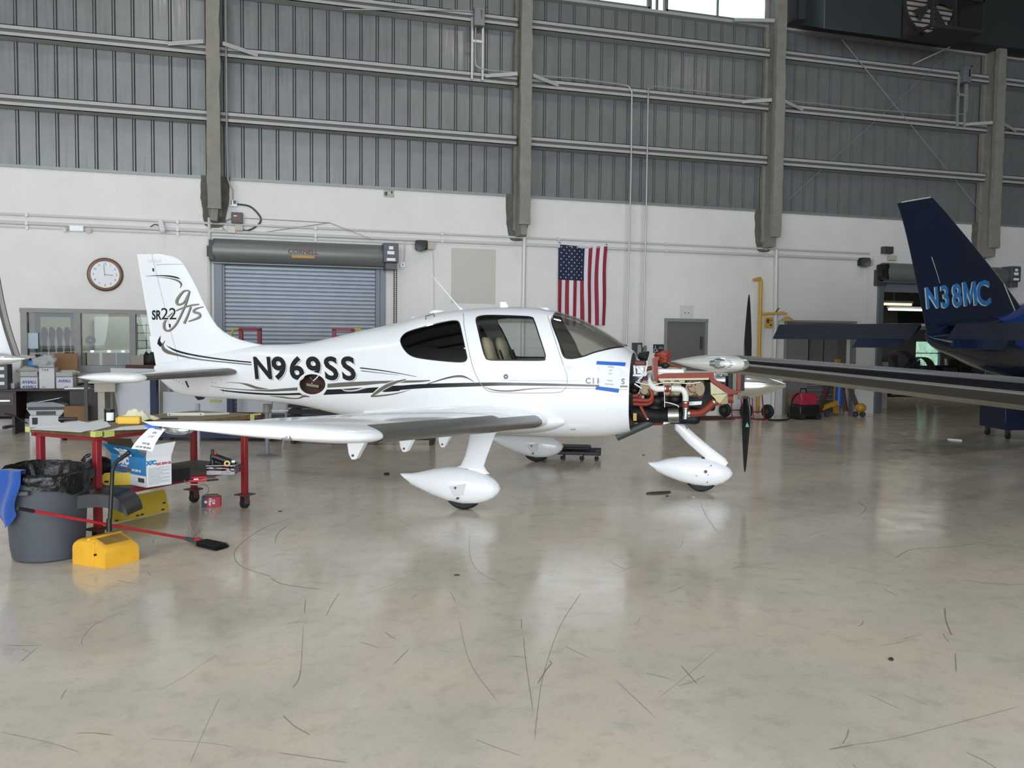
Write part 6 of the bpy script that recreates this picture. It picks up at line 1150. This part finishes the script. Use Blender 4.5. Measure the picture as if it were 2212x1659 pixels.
for s in (sL + .05, s1 - .05): MB().box(s - .02, s + .02, .05, .65, 0, .30).build('leg', DESK, t)
def carton(name, label, u0, u1, v0, off, texts, lid=0, d=.3, group=None):
    s0, zt = W(u0, v0, off); s1, _ = W(u1, v0, off); t = wthing(name, label, 'box', (s0 + s1) / 2, DZ + .0005, off, group); w = (s1 - s0); h = zt - DZ
    MB().box(-w / 2, w / 2, 0, d, 0, h).build('carton', CBX, t, bevel=.003)
    if lid: MB().bar((0, .004, h), (0, -.05, h - .0 + .02), w, .004, (0, 0, 1)).add([(-w / 2, 0, h), (w / 2, 0, h), (w / 2, -.015, h + lid), (-w / 2, -.015, h + lid)], [(0, 1, 2, 3)]).build('flap', mat('flap_grey', 'b4b4b6', .7), t)
    for tx, sz, x, z, m, shr in texts: put_text('box_text', tx, sz, m, t, (x * w, -.002, z * h), bold=sz * .035, shear=shr)
    return t
carton('avionics_carton', 'open white carton printed AVIALL, nearest the picture edge on the desk', 44, 81, 815, .75, (('AVIALL', .05, 0, .45, AVB, .3), ('AVIALL', .05, 0, .02, AVB, .3)), .09, group=None)
carton('avionics_carton', 'taller plain white carton between the two printed ones', 84, 117, 795, .78, (('T H 8', .03, -.1, .86, INK, 0), ('BOX', .02, -.2, .04, mat('print_grey2', '8b8e93', .7), 0)), .05)
carton('avionics_carton', 'smaller white carton printed AVIALL by the dark stand on the desk', 121, 157, 815, .75, (('AVIALL', .045, 0, .55, AVB, .3), ('AIR', .03, .1, .02, AVB, .3)), .08)
t = carton('small_carton', 'small white box at the end of the desk beside the wing tip', 12, 31, 828, .7, ())
for (nm, l, u, v, off, r, sc, m) in (('bubble_wrap', 'clump of clear bubble wrap on top of the tall white carton', 98, 782, .7, .15, (1.1, .6, .8), mat('bubble_wrap', 'd9dadb', .08, bump=1.0, bs=70, alpha=.55)), ('plastic_bag', 'crumpled clear plastic bag spilling from the small printed carton', 147, 806, .6, .13, (1.3, .6, .45), mat('bag_clear', 'b3aea2', .2, bump=1.0, bs=30)), ('plastic_bag', 'pale plastic bag bunched in the open carton nearest the picture edge', 62, 799, .6, .13, (1.3, .6, .45), mat('bag_grey', 'a7a29b', .4, bump=.8, bs=30))):
    s, z = W(u, v, off); t = wthing(nm, l, 'bag' if 'bag' in nm else 'wrap', s, z, off); b = MB().ball((0, 0, 0), r, sc, 28, 20); b.mp(lambda x, y, z: tuple(c * (1 + .45 * mnoise.noise((x * 14, y * 14, z * 14 + u))) for c in (x, y, z))); b.build('wrap', m, t, ang=80)
    t.location.z = max(z, DZ + r * sc[2] * .9) if nm != 'bubble_wrap' else z
t = wt('cardboard_sheet', 'brown cardboard sheet standing on the desk against the office glass', 'cardboard', 146, 802, .35, DZ); MB().box(-.2, .16, -.02, 0, 0, W(146, 763, .35)[1] - DZ).build('sheet', CARD, t)
t = wt('blue_bag', 'bright blue plastic bag peeking out behind the white cartons', 'bag', 70, 790, .5); MB().ball((0, 0, 0), .07, (1, .6, 1)).build('bag', mat('bag_blue', '2f7fc0', .4), t); t.location.z = W(70, 787, .5)[1]
t = wt('binder_stack', 'narrow black rack of labelled binders behind the cartons', 'rack', 58, 798, .4, DZ)
MB().box(-.05, .05, -.05, .1, 0, W(58, 768, .4)[1] - DZ).build('rack', BLACK, t)
for k in range(4): MB().box(-.035, .035, -.056, -.05, .12 + k * .075, .14 + k * .075).build('spine_label', mat('label_dull', '8f8f8a', .6), t)
t = wt('tool_tray', 'flat white tray lying at the end of the dark desk', 'tray', 168, 839, .9, DZ); MB().box(-.18, .18, -.1, .1, 0, .02).build('tray', WHITE, t)
t = wt('desk_phone', 'low dark phone on the desk beside the white tray', 'phone', 186, 836, .6, DZ); MB().box(-.14, .14, -.1, .1, 0, .04).tube([(-.12, 0, .06), (0, 0, .08), (.12, 0, .06)], .022).build('phone', BLACK, t)
t = wt('grey_organizer', 'grey metal organizer with papers at the picture edge on the desk', 'organizer', 2, 841, .8, DZ); MB().box(-.3, .12, -.1, .2, 0, .40).build('case', DGREY, t)
for z in (.1, .22, .34): MB().box(-.2, .08, -.11, -.1, z - .03, z + .02).build('paper_tray', PAPER, t)
# printer on boxes in the kneehole
s, _ = W(103, 900, 1.15); t = wthing('paper_box', 'white paper box under the desk printer', 'box', s - .0, 0, 1.1); z1 = W(103, 896, 1.1)[1]; MB().box(-.24, .20, -.16, .25, 0, z1).build('carton', CBX, t, bevel=.004); MB().box(-.2, -.12, -.163, -.16, z1 - .14, z1 - .03).build('printed_mark', INK, t)
t = wthing('printer', 'grey and white office printer under the desk', 'printer', s, z1 + .001, 1.1); h = W(103, 867, 1.1)[1] - z1
MB().prism([(-.22, 0), (.22, 0), (.28, .10), (.28, .13), (-.28, .13), (-.28, .10)], -.15, .2).build('body', mat('printer_light', 'b9bcc0', .4), t, bevel=.01); MB().prism([(-.28, .13), (.28, .13), (.27, .17), (.1, h), (-.22, h), (-.28, .2)], -.15, .2).build('lid', mat('printer_grey', '8b8e92', .4), t, bevel=.01)
MB().box(-.26, .26, -.158, -.15, .09, .13).build('control_strip', BLACK, t); MB().box(-.14, .14, -.156, -.15, .01, .07).build('paper_slot', BLACK, t); MB().bar((-.1, -.05, h), (.2, -.05, h + .06), .3, .006).build('document_tray', WHITE, t)
t = wthing('cardboard_box', 'plain brown cardboard box beside the printer under the desk', 'box', W(163, 900, 1.2)[0], 0, 1.15); MB().box(-.16, .16, -.1, .15, 0, W(163, 877, 1.2)[1]).build('carton', CARD, t, bevel=.003)
tag(MB().tube(smoothpts([tuple(WL(W(u, v, 1.3)[0], 1.3, max(W(u, v, 1.3)[1], .02))) for u, v in ((10, 893), (30, 898), (45, 907), (60, 915))], 5), .012).build('power_cable', BLACK), 'black power cable trailing down under the desk', 'cable')
# clutter behind the rudder
t = wt('parts_box', 'open brown box of parts under the last office pane', 'box', 312, 800, .5, .98); MB().box(-.28, .3, -.15, .15, 0, .14).build('carton', mat('dark_carton', '5a3a2c', .7), t); b = MB().ball((.12, 0, .22), .17, (1, .7, .9), 24, 16); b.mp(lambda x, y, z: (x * (1 + .3 * mnoise.noise((x * 18, y * 18, z * 18))), y, z * (1 + .3 * mnoise.noise((x * 18, z * 18, 2))))); b.build('dark_parts', ENG, t); MB().box(-.2, .0, -.1, .1, .14, .3).build('paper_pile', mat('dull_paper', 'a09a92', .8), t)
t = wt('shelf_ledge', 'pale ledge board below the office window', 'shelf', 300, 806, .7, .93); MB().box(-.6, .55, -.2, .5, 0, .04).build('board', mat('pale_board', 'c9c9c6', .6), t); MB().box(-.58, -.52, -.1, .45, -.93, 0).box(.45, .5, -.1, .45, -.93, 0).build('support', mat('pale_board', 'c9c9c6', .6), t)
# white wooden stand, dark jack post
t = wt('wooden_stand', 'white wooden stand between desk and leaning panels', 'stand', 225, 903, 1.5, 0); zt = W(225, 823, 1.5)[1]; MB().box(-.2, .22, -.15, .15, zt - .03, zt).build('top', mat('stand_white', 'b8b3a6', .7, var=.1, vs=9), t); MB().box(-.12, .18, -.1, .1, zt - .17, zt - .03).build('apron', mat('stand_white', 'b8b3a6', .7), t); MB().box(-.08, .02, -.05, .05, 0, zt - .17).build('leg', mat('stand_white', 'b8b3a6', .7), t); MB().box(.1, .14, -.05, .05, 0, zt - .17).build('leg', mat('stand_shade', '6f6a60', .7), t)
t = wt('support_post', 'dark steel support post standing behind the stabiliser tip', 'stand', 187, 905, 1.6, 0); zt = W(187, 818, 1.6)[1]; MB().box(-.025, .025, -.025, .025, .03, zt - .04).build('post', BLACK, t); MB().box(-.05, .05, -.05, .05, zt - .04, zt).build('saddle', BLACK, t); MB().box(-.2, .2, -.15, .15, 0, .03).build('foot', BLACK, t)
# blue panel rack with white sheets
PNL = mat('panel_white', 'cfd2d8', .5, var=.04, vs=2); NB = mat('rack_navy', '1b2748', .5)
bd = G(450, 950).dot(CV(0, 1)); t = thing('panel_rack', 'navy steel rack holding large white sheets behind the aircraft tail', 'rack', G(350, 952), -.2886)
def rk(u, v, dd=0): q = PD(u, v, bd + dd) - G(350, 952); return (q.dot(CV(1, 0)), q.dot(CV(0, 1)), q.z)
x0 = rk(338, 900)[0]; x1 = rk(600, 900)[0]
t.rotation_euler = (0, 0, -.2886)
MB().box(x0, x1, 0, .6, .04, .30).build('base', NB, t, bevel=.01)
for u0, u1 in ((337, 350), (500, 512)): a, b = rk(u0, 850, .3)[0], rk(u1, 850, .3)[0]; MB().box(a, b, .25, .35, .3, rk(340, 815, .3)[2] if u0 < 400 else rk(340, 850, .3)[2]).build('post', NB, t)
for x in (x0 + .1, x1 - .1):
    for y in (.08, .52): MB().cyl((x, y - .02, .03), (x, y + .02, .03), .03).build('caster', RUB, t)
for (l, P, dd) in (('big white sheet leaning on the rack, widest at its top', ((238, 795), (345, 797), (345, 903), (257, 903)), .5), ('white sheet with green tape standing in the blue rack', ((352, 846), (500, 850), (500, 905), (352, 905)), .42), ('pale grey sheet behind the rack post under the fuselage', ((512, 850), (648, 862), (648, 893), (512, 890)), .5), ('narrow white sheet leaning left of the first rack post', ((314, 847), (337, 846), (337, 903), (325, 903)), .4)):
    pp = [rk(u, v, dd) for u, v in P]; z = min(min(p[2] for p in pp), .3); o = MB().loft([[(p[0], p[1] + e, p[2]) for p in pp] for e in (0, .012)]).build('panel_sheet', PNL, None, G(350, 952), -.2886, smooth=False); tag(o, l, 'panel', 'white sheets on the rack')
    if 'green' in l: a = rk(453, 864, dd - .01); b = rk(478, 867, dd - .01); MB().box(a[0], b[0], a[1] - .003, a[1], b[2] - .012, a[2] + .01).build('tape_patch', GT2, o)
t = thing('dolly', 'low wooden dolly on wheels behind the table', 'dolly', G(185, 952), -.2886); MB().box(-.42, .42, 0, .5, .10, .14).build('deck', mat('dolly_wood', '6b4c38', .7, var=.2, vs=9), t)
for x in (-.35, .3): MB().cyl((x, .02, .05), (x + .04, .02, .05), .05).build('wheel', RUB, t, )
# maintenance stand with red posts and yellow rails behind the fuselage
SR_ = mat('stand_red', '7f2430', .45); SY = mat('stand_yellow', 'c2a834', .5)
for l, c, sg in (('red and yellow railed stand just behind the fin', 542, -1), ('red and yellow railed stand above the rear fuselage', 742, 1)):
    dpt = 13.9; t = thing('maintenance_stand', l, 'stand', PD(c, 940, dpt) * 1.0, -.2886, 'maintenance stands'); t.location.z = 0
    a = (1834 / dpt); w = 40 / 2 / a; top = PD(c, 711, dpt).z
    for x in (-w, w): MB().box(x - .03, x + .03, -.03, .03, 0, top).build('post', SR_, t)
    MB().box(-w - .03, w + .03, -.03, .03, top - .03, top + .02).build('top_rail', SR_, t); MB().tube([(sg * w, 0, top), (sg * (w + .12), 0, top), (sg * (w + .22), 0, top - .2), (sg * (w + .5), 0, .8), (sg * (w + .5), 0, 0)], .022).build('hand_rail', SY, t); MB().box(-w, w, -.02, .5, .7, .74).build('platform', SR_, t)
    for x in (-w, w): MB().box(x - .025, x + .025, .47, .53, 0, .74).build('rear_post', SR_, t)
dk = mat('slat_dark', '2c2d2f', .6); t = thing('door_shade_slats', 'dark slats added for the shaded door bottom behind the wing under the fuselage', 'cart', PD(770, 925, 12.8), -.2886); t.location.z = 0; h = PD(770, 884, 12.8).z  # slats added in place of the shaded roll-up door bottom and dark things there
for k in range(6): MB().box(-1.05, 1.2, 0, .02, .08 + k * .095, .15 + k * .095).build('slat', dk, t)
for x in (-1.0, -.3, .25, 1.1): MB().box(x, x + .05, .02, .5, 0, h).build('upright', mat('upright_brown', '3d322c', .7), t)
t = thing('step_ladder', 'aluminium step ladder standing behind the table end', 'ladder', PD(592, 925, 12.2), -.2886 + .2); t.location.z = 0
for x in (-.1, .12): MB().bar((x, 0, 0), (x + .07, .05, .72), .03, .02).build('rail', GALV, t)
for k in range(3): MB().box(-.08 + k * .02, .16 + k * .02, .0, .05, .15 + k * .2, .17 + k * .2).build('rung', GALV, t)
t = thing('jack_stand', 'grey jack with a clear cup on a post by the table corner', 'jack', PD(577, 925, 11.4), -.2886); t.location.z = 0; zz = PD(577, 893, 11.4).z; MB().cyl((0, 0, 0), (0, 0, zz), .028).build('post', mat('jack_grey', '7c7d7e', .5), t); MB().lathe([(.04, 0), (.055, .02), (.055, .12), (.05, .125)], c=(0, 0, zz), n=20, caps=False).build('cup', mat('jack_cup', '8b8c8d', .4), t); MB().lathe([(.2, 0), (.18, .02), (.03, .05)], n=4).build('base', mat('jack_grey', '7c7d7e', .5), t)
t = thing('jack_stand', 'pale tail stand post below the black tail skid', 'jack', PD(428, 925, 12.4), -.2886); t.location.z = 0; MB().cyl((0, 0, 0), (0, 0, PD(428, 872, 12.4).z), .03).build('post', mat('pale_metal2', 'a6a8ac', .5), t)
# ================================================================== WING TIP OF ANOTHER WHITE AIRCRAFT AT THE PICTURE EDGE
t = thing('parked_aircraft', 'white aircraft wing with an upturned winglet entering at the picture edge', 'aircraft', PD(-150, 780, 9.5), -.2886); L0 = Vector(t.location)
def lw_(u, v, dd=0): q = PD(u, v, 9.5 + dd) - L0; return (q.dot(CV(1, 0)), q.dot(CV(0, 1)), q.z)
le = [lw_(u, v) for u, v in ((-22, 470), (-8, 560), (6, 640), (20, 700), (34, 745), (42, 768))]; te = [lw_(u, v, .6) for u, v in ((-70, 470), (-70, 560), (-70, 640), (-75, 700), (-80, 740), (-90, 768))]
le, te = smoothpts(le, 4), smoothpts(te, 4); wr = []
for a, b in zip(le, te):
    r = []
    for k in range(16):
        x = (1 - cos(2 * pi * k / 16)) / 2; s = math.sqrt(max(x, 0)) * (1 - x) * .07 * (1 if k < 8 else -1); r.append((a[0] + (b[0] - a[0]) * x, a[1] + (b[1] - a[1]) * x - s, a[2]))
    wr.append(r)
MB().loft(wr).build('winglet', PW_, t, ang=60)
MB().loft([[(a[0] - .07, a[1] - .02, a[2]), (a[0] - .03, a[1] - .026, a[2]), (a[0] + .004, a[1] - .008, a[2]), (a[0] + .004, a[1] + .01, a[2])] for a in le], caps=False, closed=False).build('leading_edge_strip', BOOT, t)
q = lw_(30, 775); MB().lathe([(.0, .32), (.03, .25), (.06, .12), (.075, 0), (.07, -.15), (.05, -.4)], c=(q[0] - .2, q[1], q[2]), axis=(1, 0, 0), n=20).build('tip_fairing', mat('polished_white', 'd9dadb', .12, .5), t); MB().box(q[0] - .55, q[0] - .30, q[1] - .09, q[1] - .06, q[2] - .06, q[2] + .05).build('tip_light', mat('amber_lens', '8d8f5a', .2), t)
MB().loft([station(0, .0, -1.0, 0, .1, -1, 0), station(4, .2, -1.4, -.1, .12, -1, 0)]).xf(Matrix.Translation(Vector((q[0] - .3, q[1], q[2]))) @ Matrix.Rotation(-pi / 2, 4, 'Z')).build('wing', PW_, t, ang=60)
MB().cyl((q[0] - 3.2, q[1] + .5, -L0.z + .2), (q[0] - 3.2, q[1] + .5, q[2]), .05).lathe([(.12, -.06), (.2, -.05), (.2, .05), (.12, .06)], c=(q[0] - 3.2, q[1] + .5, -L0.z + .2), axis=(0, 1, 0)).build('gear_leg', DGREY, t)
# ================================================================== BLUE AIRCRAFT
PHI = radians(40) - .2886; BN = mat('aircraft_navy', '0f1a33', .18, coat=.8); BB = mat('aircraft_blue', '0f3a8c', .2, coat=.8); LBL = mat('letter_blue', '2f74b4', .4)
b0 = PD(2003, 740, 12.0); BO = Vector((b0.x, b0.y, 0)); BF = Vector((cos(PHI), sin(PHI), 0)); BR_ = Vector((sin(PHI), -cos(PHI), 0))
t = thing('blue_aircraft', 'dark blue aircraft tail N38MC reaching in from the picture edge', 'aircraft', BO, PHI)
def PB(u, v, y=0.0):      # y towards the viewer side (its right)
    r = ray(u, v); P = CAMP + r * (((BO - CAMP).dot(BR_) + y) / r.dot(BR_)); return ((P - BO).dot(BF), P.z)
fo = [PB(*p) for p in ((2001, 712), (1945, 437), (2012, 425), (2025, 437), (2168, 613), (2230, 700))]
le = lambda z: hermite([fo[5][1], fo[4][1], fo[3][1], fo[2][1]], [fo[5][0], fo[4][0], fo[3][0], fo[2][0]])(z) if z < fo[2][1] else fo[2][0]
z0, z1 = fo[0][1], fo[1][1]; tez = lambda z: fo[0][0] + (fo[1][0] - fo[0][0]) * (z - z0) / (z1 - z0)
def bfin(z): 
    a, b = le(z), tez(z); c = a - b; n = 16; xs_ = [b + c * (1 - cos(pi * k / n)) / 2 for k in range(n + 1)]; h = lambda x: max(naca(min(1, max(0, (a - x) / c))) * .35 * c * .7, .004); return [(x, -h(x), z) for x in xs_] + [(x, h(x), z) for x in reversed(xs_)]
top = fo[2][1]; MB().loft([bfin(z0 - .15 + (top - z0 + .15 - .01) * k / 14) for k in range(15)]).mp(lambda x, y, z: (x, y, z - max(0, (z - z0) / (top - z0)) ** 5 * (top - z1 + .02) * (1 - (x - tez(z)) / (le(z) - tez(z))))).build('fin', BN, t, ang=60)
def bfh(x, z): a, b = le(z), tez(z); c = a - b; return max(naca(min(1, max(0, (a - x) / c))) * .35 * c * .7, .004)
def bskin(name, mb, m, lift=.003):
    def f(u, v, _):
        y = .06
        for k in range(8): x, z = PB(u, v, y); y = bfh(x, z)
        return (x, -y - lift, z)
    mb.mp(f); return mb.build(name, m, t)
for m, dx, dy, l in ((mat('letter_white', 'c9ccc4', .5), -2.2, 1.6, .003), (LBL, 0, 0, .006)):
    for i, c in enumerate('N38MC'):
        cx = (2014, 2042, 2068, 2096, 2125)[i]; by = (664, 662.5, 661, 659.5, 657.5)[i]; h = 46 + i * 1.8
        mb = text2d(c, h, 1.7, 'CENTER', .60)
        if c == 'M': w_ = 6.5; X = 14; mb = MB().add([(a, b * h, 0) for a, b in ((-X, 0), (-X, 1), (-X + w_, 1), (0, .42), (X - w_, 1), (X, 1), (X, 0), (X - w_, 0), (X - w_, .62), (0, .05), (-X + w_, .62), (-X + w_, 0))], [tuple(range(12))])
        mb.mp(lambda x, y, z: (cx + dx + x - .08 * y + 1, by + dy - y - .07 * x, 0)); mb.cut(6); bskin('registration_letter' if m == LBL else 'letter_shadow', mb, m, l)
bskin('rudder_seam', ribbon([(2012, 555), (2022, 585), (2030, 612)], [1.6, 1.2, .8]), mat('letter_white', 'c9ccc4', .5)); bskin('fin_cap', ribbon([(1947, 437), (1980, 431), (2010, 426)], [2.2, 2.2, 2.2]), mat('letter_white', 'c9ccc4', .5))
bskin('fin_stripe', ribbon([(2168, 613), (2180, 642), (2192, 671)], [2.2, 2.6, 2.2]), mat('letter_white', 'c9ccc4', .5))
bots = [PB(u, v) for u, v in ((2004, 737), (2012, 745), (2029, 757), (2067, 773), (2116, 795), (2212, 826), (2300, 850))]; fb_ = tab([(-.05, 1.72)] + [(max(p[0], .0), p[1]) for p in bots] + [(6.0, .75), (7.6, .85), (8.4, 1.1), (8.8, 1.3)])
ft_ = tab([(-.05, 1.76), (.3, 1.86), (1.0, 1.98), (1.8, 2.02), (2.6, 2.12), (4, 2.35), (6, 2.3), (7.6, 1.75), (8.4, 1.55), (8.8, 1.36)]); wd_b = tab([(-.05, .02), (.3, .12), (1, .25), (2, .42), (4, .62), (6, .68), (7.6, .5), (8.4, .28), (8.8, .03)])
def bsec(x): zb, zt, w = fb_(x), ft_(x), wd_b(x); return [(x, w * cos(a), (zb + zt) / 2 + (zt - zb) / 2 * sin(a)) for a in [2 * pi * k / 32 for k in range(32)]]
MB().loft([bsec(-.05 + 8.85 * (k / 34) ** 1.2) for k in range(35)]).build('fuselage', BN, t, ang=60)
MB().loft([[(p[0], p[1] * 1.006 + .0, p[2] if p[2] > ((fb_(p[0]) + ft_(p[0])) / 2 - .1 - .5 * (p[0] - 2.2)) else ((fb_(p[0]) + ft_(p[0])) / 2)) for p in bsec(x)] for x in [2.0 + .3 * k for k in range(22)]], caps=False).mp(lambda x, y, z: (x, y * 1.01, z + .004)).build('blue_flank', BB, t, ang=60)
MB().loft([[(x, y, z) for y, z in ((.04, 1.98), (-.04, 1.98), (-.02, 1.98 + h), (.02, 1.98 + h))] for x, h in ((1.35, .55), (1.6, .42), (2.0, .26), (2.6, .15), (3.2, .1))]).build('dorsal_fairing', BB, t, ang=60)
for s in (1, -1):
    zt = 1.88
    MB().loft([station(y, 1.15 - .12 * (y - .1), .35 - .05 * (y - .1), zt, .12, s, 0) for y in (.08, .8, 1.6, 2.3)] + [station(2.5, .75, .28, zt, .08, s, 0)]).build('stabiliser', BN, t, ang=60)
    el = [[(.36 - .05 * y, s * y, zt + .03), (.36 - .05 * y, s * y, zt - .03), (.02 + .02 * y, s * y, zt - .21), (.0 + .02 * y, s * y, zt - .20)] for y in (.25, 1.2, 2.52)]; MB().loft(el).build('elevator', mat('navy_satin', '1a2030', .4), t)
    MB().loft([[(.02, s * y, zt - .20), (.03, s * y, zt - .215), (-.12, s * y, zt - .33), (-.13, s * y, zt - .32)] for y in (.35, 1.05)]).build('trim_tab', BN, t)
MB().cyl((5.2, .3, .12), (5.2, .3, 1.5), .06).lathe([(.1, -.07), (.2, -.06), (.2, .06), (.1, .07)], c=(5.2, .3, .2), axis=(0, 1, 0)).build('gear_leg', DGREY, t)
MB().tube([(1.2, .25, 1.4), (1.25, .26, 1.3)], .02).build('drain_mast', STEEL, t)
# ================================================================== SILVER WING IN FRONT OF THE BLUE AIRCRAFT
S0 = CV(1.738, 6.3); sd = CV(.866, .5); bk = CV(-.5, .866)
t = thing('silver_aircraft', 'silver aircraft wing with a black leading edge reaching in beside the propeller', 'aircraft', (S0.x, S0.y, 0), atan2(sd.y, sd.x))
SLV = mat('wing_silver', 'b9bbbb', .28, .75, var=.05, vs=3); LOWR = mat('wing_underside', '8f8b82', .4, .3); CHR = mat('chrome_trim', 'd0d2d4', .15, 1)
wz = lambda k: 1.455 - .079 * k; wc = lambda k: .76 + .15 * k; wth = lambda k: .135 + .047 * k
def wsec(k, f0=0, f1=1, side=0, o=0.0, n=20):
    c, h = wc(k), wth(k); r = []
    xs_ = [(1 - cos(pi * j / n)) / 2 for j in range(n + 1)]; F = lambda x: naca(x) / .2 * h * 1.0
    if side == 0: return [(k, x * c, wz(k) + F(x)) for x in reversed(xs_)] + [(k, x * c, wz(k) - F(x)) for x in xs_[1:-1]]
    xs_ = [f0 + (f1 - f0) * j / 8 for j in range(9)]; return [(k, x * c - o, wz(k) + side * (F(x) + o)) for x in xs_]
ks = [-.02, .3, 1, 2, 3, 4, 5, 6, 7, 8, 9]
MB().loft([wsec(k) for k in ks]).build('wing', SLV, t, ang=60)
kb = [.03, .3, 1, 2, 3, 4, 5, 6, 7]
MB().loft([wsec(k, 0, .038, 1, .003) for k in kb], caps=False, closed=False).build('deice_boot', mat('boot_black', '15161a', .3), t, ang=60)
MB().loft([[(k, -.006, wz(k) - .006), (k, -.004, wz(k) - .014)] for k in kb], caps=False, closed=False).build('chrome_strip', CHR, t)
MB().loft([wsec(k, .004, .10, -1, .003) for k in kb], caps=False, closed=False).build('lower_boot', mat('boot_dark', '2b2a28', .45), t, ang=60)
MB().loft([wsec(k, .10, .5, -1, .002) for k in kb], caps=False, closed=False).build('lower_skin', LOWR, t, ang=60)
rv = MB(); 
for j in range(105):
    k = .05 + 5 * j / 104; c, h = wc(k), wth(k)
    for x, sg in ((.16, 1), (.28, -1)): rv.ball((k, x * c, wz(k) + sg * (naca(x) / .2 * h + .002)), .0045, (1, 1, .8), 6, 4)
rv.build('rivets', CHR, t)
tipc = []
for y, sc in ((0.0, 1.0), (-.05, .98), (-.10, .9), (-.14, .72), (-.165, .45), (-.175, .1)):
    c = .76; tipc.append([(y + .0, .36 * c + (x * c - .36 * c) * (1 - (1 - sc) * .5) , wz(0) + s_ * naca(x) / .2 * .135 * sc) for x, s_ in [((1 - cos(pi * j / 14)) / 2, 1) for j in range(15)][::-1] + [((1 - cos(pi * j / 14)) / 2, -1) for j in range(1, 14)]])
MB().loft(tipc).build('wing_tip', mat('tip_white', 'd9dad8', .15, .2, coat=.6), t, ang=60)
MB().ball((-.10, .17, wz(0)), .10, (.78, 1.5, .5), 24, 14).build('light_cover', glass('lens_clear', 'dfe3e2', .25), t, ang=80)
MB().lathe([(.0, .02), (.028, .02), (.03, 0), (.02, -.03)], c=(-.16, .12, wz(0)), axis=(-.7, -.7, 0), n=20).build('landing_lamp', mat('lamp_green', '26332f', .2), t); MB().cyl((-.12, .20, wz(0)), (-.15, .24, wz(0)), .02).build('position_lamp', STEEL, t)
MB().loft([[(9.3 + .75 * cos(a) * .9, y, .95 + .6 * sin(a)) for a in [2 * pi * k / 24 for k in range(24)]] for y in (-1.5, 0, 2)]).build('fuselage', SLV, t, ang=60); MB().cyl((7.6, .8, .1), (7.6, .8, 1.0), .06).lathe([(.12, -.08), (.25, -.07), (.25, .07), (.12, .08)], c=(7.6, .8, .25), axis=(1, 0, 0)).build('main_gear', DGREY, t)
# blue service cart at the picture edge
c0 = G(2180, 948); t = thing('service_cart', 'dark blue service cart on casters at the picture edge', 'cart', c0, -.2886); x0 = -.10; h0 = G(2180, 948); dd = c0.dot(CV(0, 1)); zt = PD(2180, 872, dd).z; zb = PD(2180, 928, dd).z
MB().box(-.14, 1.3, -.1, .7, zb, zt).build('body', mat('cart_navy', '14233f', .4), t, bevel=.01)
for x, y in ((-.04, -.02), (-.04, .6), (1.1, 0), (1.1, .6)): f = MB().cyl((x - .02, y, .06), (x + .02, y, .06), .06).build('caster', RUB, t); MB().box(x - .03, x + .03, y - .03, y + .03, .06, zb).build('caster_fork', DGREY, f)
# ================================================================== SEEN THROUGH THE OPEN DOORWAY
def wk(name, label, cat, u, v, off): s, z = W(u, v, off); return wthing(name, label, cat, s, 0, off)
for u, r, l in ((1940, .62, 'large dark drum fan nearest the doorway post in the far room'), (1988, .42, 'smaller drum fan beneath the bright window of the far room')):
    t = wk('drum_fan', l, 'fan', u, 800, -5); z = W(u, 795, -5)[1] - .1
    MB().lathe([(r, -.15), (r + .02, -.15), (r + .02, .15), (r, .15)], c=(0, 0, z), axis=(0, 1, 0), n=36, caps=False).build('shroud', DGREY, t); g = MB()
    for k in range(1, 7): g.tube([(r * k / 7 * cos(a), -.16, z + r * k / 7 * sin(a)) for a in [2 * pi * j / 30 for j in range(31)]], .006, 5)
    for k in range(6): a = pi * k / 6; g.cyl((-r * cos(a), -.16, z - r * sin(a)), (r * cos(a), -.16, z + r * sin(a)), .006, n=5)
    g.build('guard', DGREY, t, ang=60); q = MB()
    for k in range(4): a = k * pi / 2 + .4; q.prism([(.05 * cos(a), z + .05 * sin(a)), (r * .85 * cos(a - .3), z + r * .85 * sin(a - .3)), (r * .85 * cos(a + .25), z + r * .85 * sin(a + .25))], -.02, .0)
    q.build('fan_rotor', DGREY, t); MB().box(-r * .8, r * .8, -.1, .1, 0, .04).box(-r, -r + .05, -.05, .05, 0, z).box(r - .05, r, -.05, .05, 0, z).build('stand', DGREY, t)
    for x in (-r * .7, r * .7): MB().cyl((x, -.15, .1), (x, -.1, .1), .1).build('wheel', RUB, t)
for u, w, h, m, l in ((2000, .5, .75, DGREY, 'dark cabinet under the far window'), (2040, .6, .9, BLACK, 'black tool chest right of the far window'), (2075, .45, 1.1, mat('olive_bin', '2c332a', .6), 'tall dark bin in the far room behind the wing'), (2110, .5, .7, GREYP, 'grey crate in the far room, nearest the blue aircraft')):
    t = wk('cabinet', l, 'cabinet', u, 860, -6.5); MB().box(-w / 2, w / 2, -.2, .3, 0, h).build('body', m, t, bevel=.01); MB().box(-w / 2 + .03, w / 2 - .03, -.21, -.2, h - .25, h - .05).build('drawer', DGREY, t); MB().box(-.06, .06, -.23, -.21, h - .16, h - .14).build('handle', STEEL, t)
t = wk('pale_post', 'pale equipment post just inside the open doorway', 'stand', 1905, 880, -1.2); MB().box(-.08, .08, -.08, .08, .0, 1.15).build('post', mat('post_pale', 'b0b0ae', .5), t); MB().box(-.02, .02, -.09, -.08, .8, .95).build('slot', BLK, t)
s, z = W(1985, 690, -8.9); t = wthing('wall_banner', 'long dark green board on the far workshop wall', 'board', s - .9, z - .3, -8.9); MB().box(0, 3.0, -.03, 0, 0, .75).build('board', mat('board_green', '34493a', .7, var=.3, vs=5), t)
